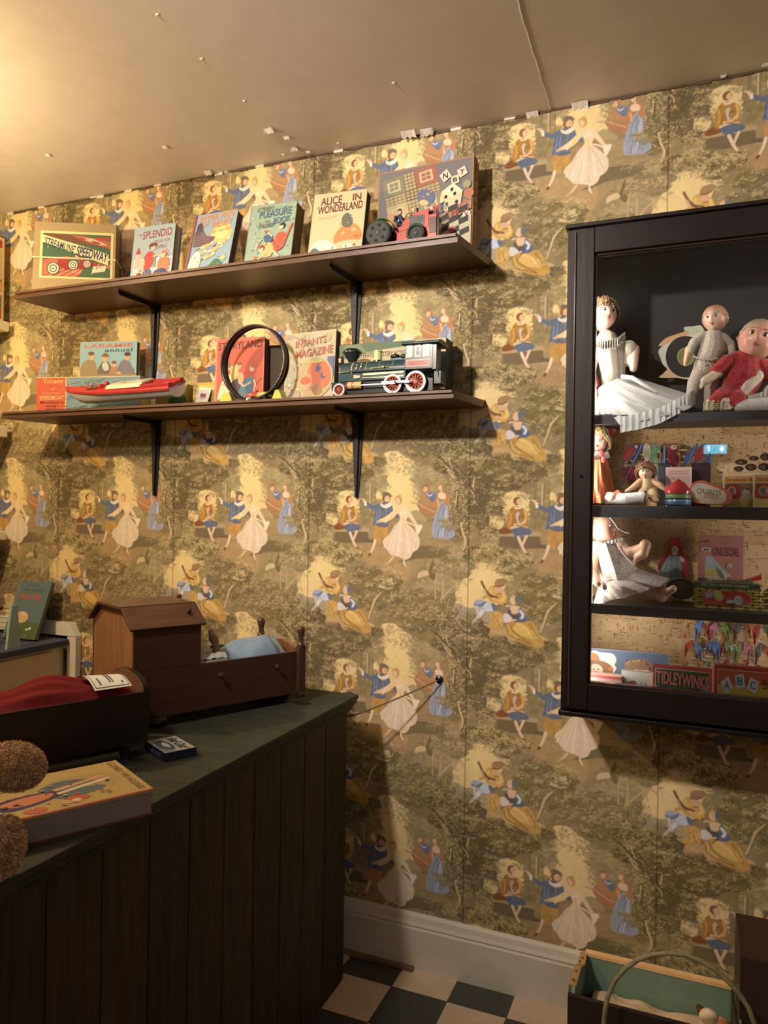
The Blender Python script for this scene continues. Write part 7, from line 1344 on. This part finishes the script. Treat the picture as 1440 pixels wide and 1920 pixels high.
# cut-out girl
r = thing('girl_scrap', 'die-cut girl with a red bonnet and grey-blue skirt leaning at the back', 'die-cut card', base_of(1105, 950, 6.545, 1050, -.035, SD))
b = MB((176, 34, 50)); A = ArtP(b, 1105, 950, 6.545, -.035); A.plate([(1060,382),(1110,400),(1150,500),(1150,560),(1190,620),(1215,800),(1200,880),(1150,900),(900,1230),(870,850),(840,760),(860,660),(950,550),(985,480),(970,420)], (170, 32, 54), .0014)
A.S([(850,780),(850,700),(900,640),(960,560),(1000,560),(960,660),(900,720)], (120, 24, 56)); A.S([(975,440),(1000,400),(1060,384),(1110,404),(1145,500),(1060,470),(985,500)], (206, 40, 60)); A.S([(990,500),(1060,478),(1120,510),(1130,570),(1060,590),(995,560)], (150, 50, 40)); A.E(1050, 522, 46, 42, (230, 190, 166)); A.E(1034, 516, 6, 6, (60, 50, 50)); A.E(1066, 516, 6, 6, (60, 50, 50)); A.E(1050, 542, 10, 4, (190, 70, 70)); A.S([(990,560),(1040,575),(1090,560),(1120,600),(1110,640),(980,640),(960,600)], (196, 44, 60)); A.S([(1020,560),(1080,560),(1060,600),(1035,600)], (230, 214, 206))
A.S([(980,620),(1110,618),(1130,700),(1150,880),(1140,900),(880,1210),(870,850),(900,720)], (120, 138, 134)); A.S([(980,618),(1110,616),(1116,650),(970,660)], (90, 130, 136)); [A.L([(960+k*28, 670), (900+k*44, 880)], 6, (150, 166, 158) if k % 2 else (96, 112, 110)) for k in range(6)]; A.S([(1110,600),(1160,640),(1165,680),(1120,660)], (226, 184, 160)); W(b, 'printed_card', 'ink', r)
# glass dish with gold rim
q = V(1277, 1105, -.10); r = thing('glass_dish', 'dark oval dish with a gold rim standing on edge beside the baby doll', 'dish', (q.x, q.y, SD)); b = MB((30, 28, 44)); b.M = Matrix.Translation((q.x, q.y, q.z)) @ Matrix.Rotation(-.2, 4, 'X') @ Matrix.Diagonal((1.18, 1, .86, 1)); b.lathe([(0, -.002), (.026, -.003), (.033, -.007), (.033, -.005), (.026, .001), (0, .002)], 0, 0, 0, 'y', 36); b.M = Matrix(); W(b, 'bowl', 'gloss', r)
b = MB((206, 176, 110)); b.M = Matrix.Translation((q.x, q.y, q.z)) @ Matrix.Rotation(-.2, 4, 'X') @ Matrix.Diagonal((1.18, 1, .86, 1)); b.tube([(.033*math.cos(a), -.0065, .033*math.sin(a)) for a in np.linspace(0, 2*PI, 37)], .0013, 6); b.M = Matrix(); W(b, 'rim', 'metal', r, 0, 'gold rim')
def a_spy(A):
    A.R(0, 0, 100, 100, (190, 120, 106)); A.P([(13,100),(17,30),(28,30),(100,74),(100,100)], (206, 196, 170)); A.P([(17,48),(17,30),(28,30),(70,56),(40,50)], (170, 180, 190)); A.P([(15,50),(46,50),(46,59),(15,59)], (206, 184, 90)); A.P([(14,62),(38,62),(38,70),(14,70)], (206, 184, 90)); A.S([(38,70),(46,66),(60,68),(64,72),(40,73)], (110, 106, 100)); A.S([(40,46),(52,52),(60,62),(48,60)], (120, 126, 110)); A.E(71, 62, 7, 5, (176, 106, 84)); A.R(66, 64, 76, 96, (160, 92, 74)); A.R(24, 78, 66, 88, (120, 96, 130)); A.R(24, 88, 68, 97, (196, 106, 80)); A.R(13, 73, 100, 74, (150, 140, 120))
    A.T('I-SPY', 6, 7, 26, 12, (120, 60, 60), .01); A.E(17, 21, 12, 5.5, (226, 214, 196)); A.E(17, 21, 7, 2.6, (60, 50, 50)); A.E(18, 21, 3, 2, (226, 214, 196)); A.E(18.5, 21, 2, 1.6, (30, 26, 30)); A.T('THE', 58, 8, 68, 12, (160, 86, 80), 0); A.T('UNUSUAL', 32, 17, 92, 30, (70, 40, 50), .0); A.E(70, 44, 6, 6, (226, 214, 196)); A.T('6d', 66.5, 41, 73.5, 47, (50, 40, 50), .0); A.R(0, 0, 2, 100, (170, 100, 90))
b_ = pbox('booklet', 'pink spotting booklet titled UNUSUAL standing behind the tin basket', 'booklet', 1312, 1396, 1003, -.055, .004, SD, a_spy, (190, 120, 106))
def a_basket(A):
    A.R(0, 0, 100, 100, (190, 176, 60))
    for j in range(7):
        y = 24+j*11; A.R(0, y, 100, y+1.2, (60, 54, 30))
        for k in range(6): x = k*20+(10 if j % 2 else 0); A.E(x, y, 2.4, 1.6, (70, 56, 34)); A.L([(x, y), (x, y+11)], .8, (110, 96, 40)); A.E(x+10, y+6, 8, 1.8, (206, 190, 80))
    A.R(0, 0, 100, 18, (50, 96, 78)); [A.P([(k*6.4, 17), (k*6.4+6.4, 17), (k*6.4+3.2, 26)], (50, 96, 78)) for k in range(16)]; A.T('MELODO MONEY BASKET', 12, 4, 84, 13, (206, 206, 150), .01, -2)
    A.S([(16,80),(18,36),(34,26),(44,40),(62,28),(82,38),(88,66),(72,84),(40,86)], (196, 70, 70)); A.S([(18,34),(31,26),(34,58),(22,66)], (206, 190, 206)); A.E(25, 32, 7, 3, (196, 50, 44), -20); A.E(25, 32, 5, 2, (206, 170, 80), -20); A.E(27, 62, 6, 2, (196, 50, 44), -20); [A.L([(20+k*3, 38), (22+k*3, 60)], .8, (110, 100, 170)) for k in range(4)]; A.E(39, 54, 7, 7, (190, 190, 60)); A.E(37, 38, 5, 4, (190, 190, 90)); A.S([(46,34),(58,30),(76,36),(84,52),(78,62),(60,50),(48,48)], (190, 36, 34)); A.E(68, 64, 7.5, 7.5, (206, 206, 214)); [A.L([(62+k*3, 54), (63+k*3, 76)], 1, (90, 120, 170)) for k in range(5)]; A.E(56, 72, 6, 4, (206, 190, 190)); A.E(58, 80, 6, 1.6, (30, 30, 30))
r = pbox('tin_basket', 'yellow and green tin toy basket printed with a wicker pattern and toys', 'tin box', 1304, 1428, 1090, -.150, .075, SD, a_basket, (176, 164, 60), 'tin')
r.name = 'tin_basket'
q = V(1360, 1092, -.12); r = thing('comb', 'red plastic comb sticking out of the tin basket at the right', 'comb', (q.x, q.y, q.z))
a0 = V(1382, 1092, -.12); a1 = V(1428, 1077, -.12); b = MB((200, 34, 40)); d_ = (a1-a0); b.prism([(a0.x, a0.z), (a1.x, a1.z), (a1.x, a1.z-.014), (a0.x, a0.z-.004)], -.122, -.118, 'y')
for k in range(22): p = a0+d_*(k/22); b.box(p.x, p.x+.0012, -.1225, -.1175, p.z-.001, p.z+.003, (226, 120, 120))
W(b, 'blade', 'gloss', r)
r = thing('glass_stoppers', 'crumpled clear cellophane lying in the tin basket', 'wrapping', (q.x-.04, q.y, q.z)); r.name = 'cellophane_wrap'
b = MB((196, 200, 196)); rg = random.Random(8); rows = []
for i in range(22):
    rows.append([tuple(V(1308+i*4.9, 1096-(4+6*abs(math.sin(i*1.1+j))+4*(i < 4))*(1 if 0 < j < 5 else .2), -.145+.012*j)) for j in range(6)])
b.loft(rows, close=False); W(b, 'film', 'metal', r)
q = V(1452, 1100, -.10); r = thing('red_ball', 'dark red ball at the right end of the third shelf', 'ball', (q.x, q.y, SD)); b = MB((120, 40, 40)); b.ell(q.x, q.y, SD+.030, .030, n=24, m=16); W(b, 'shell', 'gloss', r)
# ---- bottom
FZ = CZ0+.0245
def a_heads(A):
    A.R(0, 0, 100, 100, (92, 108, 134)); A.F(0, 0, 100, 100, .8, (130, 144, 160)); oq = A.q; A.q = lambda p: oq((p[0], p[1]*.66)); A.h /= .72
    A.h *= .72
    A.S([(0,88),(2,30),(12,8),(22,12),(36,14),(40,34),(38,50),(40,64),(30,88)], (222, 208, 190)); A.S([(4,40),(10,16),(18,22),(20,44),(8,56)], (206, 110, 50)); A.S([(20,24),(30,16),(38,30),(36,46),(26,44)], (206, 200, 196)); A.S([(2,66),(8,44),(22,40),(34,54),(36,84),(28,96),(4,96)], (150, 100, 66)); A.E(16, 72, 8.5, 11, (230, 186, 160)); A.E(13, 70, 1, 1, (60, 50, 50)); A.E(19, 70, 1, 1, (60, 50, 50)); A.E(16, 79, 2.6, 1, (190, 70, 60)); A.P([(30,60),(38,62),(32,74)], (206, 110, 50))
    A.S([(50,60),(52,36),(62,24),(76,26),(82,44),(80,62),(70,80),(54,72)], (150, 116, 84)); A.noise(26, [(176, 142, 104), (110, 84, 60), (196, 160, 120)], 1.5, 3, (51, 28, 81, 60), 7); A.E(69, 66, 9.5, 10, (226, 166, 146)); A.E(66, 63, 1, 1, (60, 50, 60)); A.E(74, 63, 1, 1, (60, 50, 60)); A.E(71, 74, 2.6, 1, (190, 60, 60)); A.E(67, 48, 12, 6, (150, 116, 84))
b_ = pbox('picture_card', 'blue board with two large scrap heads of smiling children, bottom left of the case', 'picture card', 1098, 1260, 1214, -.10, .004, FZ, a_heads, (92, 108, 134), h=None)
def a_us(A): A.R(0, 0, 100, 100, (206, 204, 190)); A.F(0, 0, 100, 100, 2, (120, 130, 130)); A.S([(22,54),(30,34),(46,34),(50,52),(40,66),(26,70)], (176, 96, 66)); A.S([(16,96),(22,66),(44,66),(46,96)], (150, 170, 190)); A.T('Us', 62, 34, 86, 60, (110, 120, 120), .0); A.R(70, 74, 86, 80, (150, 150, 146))
pbox('booklet', 'small white booklet with a child drawing and the word Us', 'booklet', 1170, 1231, 1256, -.150, .006, FZ, a_us, (206, 204, 190))
r = thing('red_booklet', 'pink-edged booklet lying below the scrap head with the orange bonnet', 'booklet', (P(1112, 1275, Y=-.15)[0], -.15, FZ)); b = MB((206, 90, 80)); a0 = P(1100, 1275, Y=-.16)[0]; a1 = P(1166, 1275, Y=-.16)[0]; zt3 = P(1140, 1268, Y=-.175)[2]; b.box(a0, a1, -.175, -.13, FZ, zt3, (206, 150, 140)); b.box(a0, a1-.002, -.1755, -.1745, zt3-.006, zt3+.0005, (196, 80, 70)); W(b, 'cover', 'ink', r)
def a_tid(A):
    A.R(0, 0, 100, 100, (190, 60, 62)); A.R(3, 7, 97, 100, (222, 190, 160)); A.R(4, 8.5, 96, 100, (60, 96, 60)); A.P([(4,100),(4,50),(24,60),(34,100)], (120, 160, 160)); A.P([(66,100),(76,56),(96,20),(96,100)], (96, 140, 150)); A.S([(26,96),(32,60),(46,70),(44,90)], (90, 150, 70)); A.S([(8,96),(8,70),(14,50),(24,50),(30,70),(28,96)], (50, 90, 140)); A.E(17, 88, 12, 2.4, (150, 190, 206)); A.E(17, 78, 12, 2.2, (120, 160, 196)); A.E(18, 56, 9, 6, (44, 70, 120))
    A.E(77, 62, 7, 10, (70, 46, 40)); A.E(75, 68, 7, 9, (196, 130, 100)); A.S([(62,98),(66,80),(80,76),(88,92),(88,98)], (206, 190, 160)); A.S([(84,98),(88,84),(96,90),(96,98)], (220, 220, 214)); A.E(72, 66, 1, 1, (40, 30, 30)); A.T('TIDLEYWINKS', 5, 12, 95, 44, (222, 110, 106), .03, -6)
a0 = P(1231, 1250, Y=-.165)[0]; pbox('tiddlywinks_box', 'flat red-edged game box printed TIDLEYWINKS on green, bottom of the case', 'game box', 1231, 1341, 1247, -.165, .02, FZ, a_tid, (190, 50, 54)).name = 'tiddlywinks_box'
def a_abc(A):
    A.R(0, 0, 100, 100, (196, 30, 44)); A.R(4, 8, 100, 100, (206, 180, 150)); A.R(4.8, 9.5, 100, 100, (206, 80, 50)); A.P([(4.8,40),(100,30),(100,100),(4.8,100)], (206, 176, 40))
    def blk(x, y, s, a, ch): A.P([(x+s*math.cos(math.radians(a+45+90*i)), y+2.4*s*math.sin(math.radians(a+45+90*i))) for i in range(4)], (206, 206, 206)); A.T(ch, x-s*.45, y-s*1.0, x+s*.45, y+s*1.0, (60, 110, 150), .02)
    A.T('BLOCKS', 60, 22, 96, 42, (90, 40, 30), .0); blk(16, 40, 8, -30, 'A'); blk(32, 30, 8, -8, 'B'); blk(48, 36, 8, 20, 'C')
    A.E(34, 74, 9, 9, (60, 40, 36)); A.E(33, 82, 8, 9, (226, 170, 130)); A.S([(18,100),(24,88),(44,92),(46,100)], (190, 50, 50)); A.E(70, 66, 10, 10, (206, 170, 90)); A.E(68, 74, 7, 8, (226, 176, 140)); A.S([(66,100),(70,86),(90,84),(96,100)], (222, 170, 140)); A.L([(54,76),(62,92)], 3, (226, 176, 140)); A.E(53, 73, 3, 3, (226, 176, 140))
pbox('alphabet_blocks_box', 'glossy red alphabet blocks box with A B C tiles, bottom right of the case', 'game box', 1345, 1500, 1246, -.180, .025, FZ, a_abc, (196, 30, 44), 'gloss')
# sheet of bird scraps on the cork
r = thing('bird_sheet', 'sheet of bright perched bird scraps with white tabs against the lower cork', 'scrap sheet', base_of(1260, 1140, 8, 700, -.03, FZ))
b = MB((226, 218, 200)); A = ArtP(b, 1260, 1140, 8, -.028)
for x0, y0, x1, y1 in ((300,250,340,280),(440,410,520,470),(270,460,350,470),(450,610,530,610),(500,720,620,740),(720,690,780,700),(860,800,960,780),(1020,790,1100,810),(1000,470,1100,520),(1290,480,1400,540),(700,300,760,310),(870,270,900,270),(1030,270,1110,300),(1180,290,1220,300),(1140,740,1260,750),(900,560,960,560),(280,745,350,760),(440,760,560,800),(1140,860,1300,865),(250,860,340,860)): A.L([(x0, y0), (x1, y1)], 18, (226, 218, 200))
W(b, 'joining_tab', 'ink', r)
OX, OY, SS, PY = 1260, 1140, 8, -.030
BD = [(230,150,100,180,(216,160,60)),(395,170,120,320,(90,136,190)),(515,230,80,260,(170,60,54)),(625,220,140,230,(206,120,140)),(805,225,120,250,(110,146,70)),(965,230,150,230,(96,90,92)),(1140,230,80,220,(180,60,50)),(1260,250,120,290,(180,62,50)),(1420,250,100,200,(80,100,80)),(245,490,120,230,(190,60,50)),(395,520,120,270,(90,130,180)),(555,500,90,200,(90,120,160)),(660,480,130,320,(80,120,180)),(760,500,70,260,(160,50,60)),(840,500,110,220,(110,146,80)),(985,520,120,280,(120,150,80)),(1130,500,130,290,(200,110,130)),(1300,520,130,320,(100,100,96)),(1420,540,90,260,(180,70,54)),(210,350,90,110,(216,120,60)),(210,790,90,80,(216,140,60)),(420,800,110,80,(206,150,70)),(540,790,110,100,(110,150,80)),(820,780,100,90,(186,40,44)),(1120,780,90,90,(190,50,54)),(1300,850,80,60,(180,50,50)),(900,560,60,160,(190,180,160)),(700,420,70,90,(206,200,186))]
for k, (x, y, w_, h_, c_) in enumerate(BD):
    c2 = tuple(min(255, v*1.18) for v in c_); dkc = tuple(v*.5 for v in c_); sg = 1 if k % 2 else -1; an = math.radians(sg*(6+(k*7) % 16)); ca, sa = math.cos(an), math.sin(an)
    def tr(u, v, x=x, y=y, w_=w_, h_=h_, ca=ca, sa=sa, sg=sg): X_ = u*w_*sg; Y_ = (v-.4)*h_; return (x+X_*ca-Y_*sa, y+.4*h_+X_*sa+Y_*ca)
    pts = [tr(*p) for p in ((-.05,.0),(.22,-.01),(.40,.06),(.58,.12),(.42,.18),(.46,.36),(.34,.58),(.14,.72),(.12,1.02),(-.08,1.05),(-.20,.74),(-.44,.50),(-.46,.26),(-.24,.14))]
    def f(A, tr=tr, c_=c_, c2=c2, dkc=dkc, w_=w_):
        A.S([tr(-.40,.28), tr(-.10,.22), (tr(.10,.42)), tr(.02,.66), tr(-.16,.80), tr(-.38,.50)], c2)
        for j in range(4): A.L([tr(-.34+j*.10, .36+.04*j), tr(-.16+j*.05, .74)], 5, dkc)
        A.L([tr(-.08,.74), tr(.02,1.02)], 7, dkc); A.L([tr(.06,.74), tr(.06,1.0)], 5, c2)
        A.S([tr(.0,.02), tr(.26,.01), tr(.38,.10), tr(.26,.20), tr(.0,.18)], tuple(min(255, v*1.05+18) for v in c_)); q = tr(.24, .075); A.E(q[0], q[1], w_*.055, w_*.055, (24, 20, 20)); A.P([tr(.37,.07), tr(.60,.125), tr(.38,.145)], (70, 56, 44)); A.S([tr(.12,.24), tr(.36,.26), tr(.34,.50), tr(.16,.60)], tuple(min(255, v*.7+70) for v in c_))
        A.L([tr(.04,.68), tr(.12,.78)], 5, (200, 150, 110))
    bird(r, PY-.0008*(k % 3), OX, OY, SS, pts, c_, f, 'bird_scrap')

# ------------------------------------------------------------------ doll's crib on the floor, with the willow handle
TINT[0] = NEUT*.6
def cribq(x, y, Y): return P(1040+x/3.6, 1740+y/3.6, Y=Y)
bz = .02; yb_ = -.045; zt_ = P(1115, 1790, Y=yb_)[2]; xl = P(1098, 1795, Y=yb_)[0]; xr = P(1372, 1845, Y=yb_)[0]
yfr = -.30; 
r = thing('toy_crib', 'old wooden toy crib with a green lining on the floor by the skirting', 'crib', ((xl+xr)/2, -.18, 0))
zf = P(1090, 1866, Y=yfr)[2]; xfl = P(1083, 1868, Y=yfr)[0]
b = MB((96, 120, 100)); b.box(xl, xr, yb_-.008, yb_, 0, zt_-.004); b.box(xl, xr, yb_, yb_+.008, 0, zt_, (60, 44, 34)); b.box(xl, xr, yb_-.010, yb_+.010, zt_-.004, zt_+.006, (206, 160, 96)); W(b, 'back_panel', 'paint', r, 0, 'green lined back panel')
def side(x0, x1, c, c2, nm):
    b = MB(c2); pts = [(yb_, 0), (yb_, zt_), (yb_-.02, zt_+.008), (yb_-.06, zt_-.002), (yb_-.14, (zt_+zf)/2+.02), (yfr+.01, zf+.012), (yfr, zf), (yfr, 0)]
    b.prism(pts, x0, x0+.008, 'x'); b.prism(pts, x0+.008, x1, 'x', c); W(b, nm, 'paint', r, .001)
side(xl-.012, xl+.004, (84, 116, 112), (48, 34, 28), 'end_panel'); side(xr-.002, xr+.012, (84, 116, 112), (48, 34, 28), 'end_panel')
b = MB((150, 116, 62)); e0 = [(yb_-.02, zt_+.010), (yb_-.06, zt_), (yb_-.14, (zt_+zf)/2+.022), (yfr+.01, zf+.014)]
b.loft([[(xl-.013, y_, z_), (xl+.006, y_, z_), (xl+.006, y_, z_-.003), (xl-.013, y_, z_-.003)] for y_, z_ in e0], cap=True, smooth=False)
for y_, z_ in ((yb_-.04, zt_+.006), (yb_-.10, (zt_*2+zf)/3+.018), (yb_-.17, (zt_+zf*2)/3+.02), (yfr+.03, zf+.018)): b.ell(xl-.004, y_, z_, .004, .004, .002, (90, 60, 34), n=8, m=5)
W(b, 'edge_strip', 'paint', r, 0, 'ochre studded edge strip')
b = MB((38, 28, 26)); b.box(xl-.012, xr+.012, yfr-.012, yfr, 0, zf); W(b, 'front_panel', 'paint', r, .002)
b = MB((60, 44, 34)); b.box(xl, xr, yfr, yb_, .012, .022); W(b, 'bottom_panel', 'paint', r)
r = thing('crib_bedding', 'cream cloth bedding with a small brown toy inside the toy crib', 'bedding', ((xl+xr)/2, -.16, .03)); bz_ = zf-.112
b = MB((196, 166, 128)); b.loft(sheet(lambda u, v: (xl+.03+(xr-xl-.04)*u, yfr+.02+(yb_-yfr-.035)*v, bz_-.02+.055*math.sin(PI*v)**.6*(.6+.25*math.sin(u*9)+.15*math.sin(u*21))+.004*fold(u, v, .5)), 50, 24), close=False); W(b, 'blanket', 'cloth', r)
q = cribq(960, 520, -.14); b = MB((90, 56, 40)); b.tube([q, (q[0]+.010, q[1], q[2]-.012), (q[0]+.022, q[1], q[2]-.022)], [.005, .012, .010], 8); W(b, 'brown_bow', 'cloth', r)
q = cribq(1040, 590, -.16); b = MB((206, 176, 140)); b.ell(q[0], q[1], q[2]-.004, .024, .02, .02); b.ell(q[0]+.03, q[1], q[2]-.018, .026, .02, .02, (190, 130, 90)); W(b, 'toy_head', 'cloth', r)
hp_ = [(330, 680), (340, 560), (360, 460), (410, 350), (480, 270), (560, 215), (660, 180), (760, 170), (880, 182), (980, 220), (1080, 280), (1180, 370), (1250, 450), (1310, 540), (1360, 680)]
pts = [cribq(x, y, -.36) for x, y in hp_]; a0 = pts[0]; a1 = pts[-1]
r = thing('wicker_basket', 'round wicker basket in front of the toy crib, its hooped handle showing', 'basket', ((a0[0]+a1[0])/2, -.36, 0))
allp = [(a0[0], -.36, .10)]+[tuple(p) for p in pts]+[(a1[0], -.36, .10)]
b = MB((120, 112, 80)); b.tube(allp, .0058, 10)
for k in range(60):
    u = k/60*(len(allp)-1); i = int(u); p = Vector(allp[i]).lerp(Vector(allp[min(i+1, len(allp)-1)]), u-i); b.ell(p.x, p.y, p.z, .0066, .0062, .0058, n=8, m=5)
W(b, 'hoop_handle', 'rawwood', r)
cxb = (a0[0]+a1[0])/2; rb_ = (a1[0]-a0[0])/2
b = MB((130, 106, 66)); rb2 = rb_
for k in range(14):
    z = .006+k*.0105; ra = rb2*(.82+.18*k/13); b.tube([(cxb+ra*math.cos(a)*(1+.012*math.sin(a*24+k*PI)), -.36+.045*math.sin(a)*(1+.04*math.sin(a*24+k*PI)), z) for a in np.linspace(0, 2*PI, 97)], .0055, 6)
b.box(cxb-rb2*.8, cxb+rb2*.8, -.385, -.335, 0, .006); W(b, 'woven_body', 'rawwood', r)
r = thing('brown_box', 'plain dark brown wooden box standing at the right end of the toy crib', 'box', (float(P(1420, 1850, Y=-.18)[0]), -.18, 0)); a0 = P(1374, 1800, Y=-.25)[0]; zt2 = P(1374, 1789, Y=-.25)[2]
b = MB((46, 30, 25)); b.box(a0+.016, a0+.33, -.25, -.03, 0, zt2); W(b, 'body', 'board', r, .003)
# lit sign on the opposite wall, seen only as a reflection in the case glass
g = np.array(P(1341, 842, Y=-.236)); d = g-CAM; d[1] = -d[1]; tt = (YB+.012-g[1])/d[1]; sp_ = g+d*tt
r = thing('exit_sign', 'small lit blue sign on the wall behind, mirrored in the case glass', 'sign', (float(sp_[0]), YB, float(sp_[2])))
b = MB((60, 70, 80)); b.box(sp_[0]-.085, sp_[0]+.085, YB, YB+.010, sp_[2]-.040, sp_[2]+.040); W(b, 'housing', 'gloss', r)
b = MB((60, 160, 206)); b.box(sp_[0]-.078, sp_[0]+.078, YB+.010, YB+.012, sp_[2]-.033, sp_[2]+.033); W(b, 'lit_face', emit_mat('sign_blue', (.12, .62, .9), 12.), r)
b = MB((230, 240, 250)); b.box(sp_[0]-.052, sp_[0]-.036, YB+.012, YB+.0125, sp_[2]-.020, sp_[2]+.022); b.box(sp_[0]+.030, sp_[0]+.060, YB+.012, YB+.0125, sp_[2]-.005, sp_[2]+.008); b.box(sp_[0]+.038, sp_[0]+.052, YB+.012, YB+.0125, sp_[2]-.020, sp_[2]+.022); W(b, 'pictogram', emit_mat('sign_white', (.9, .97, 1), 14.), r)
TINT[0] = WARM
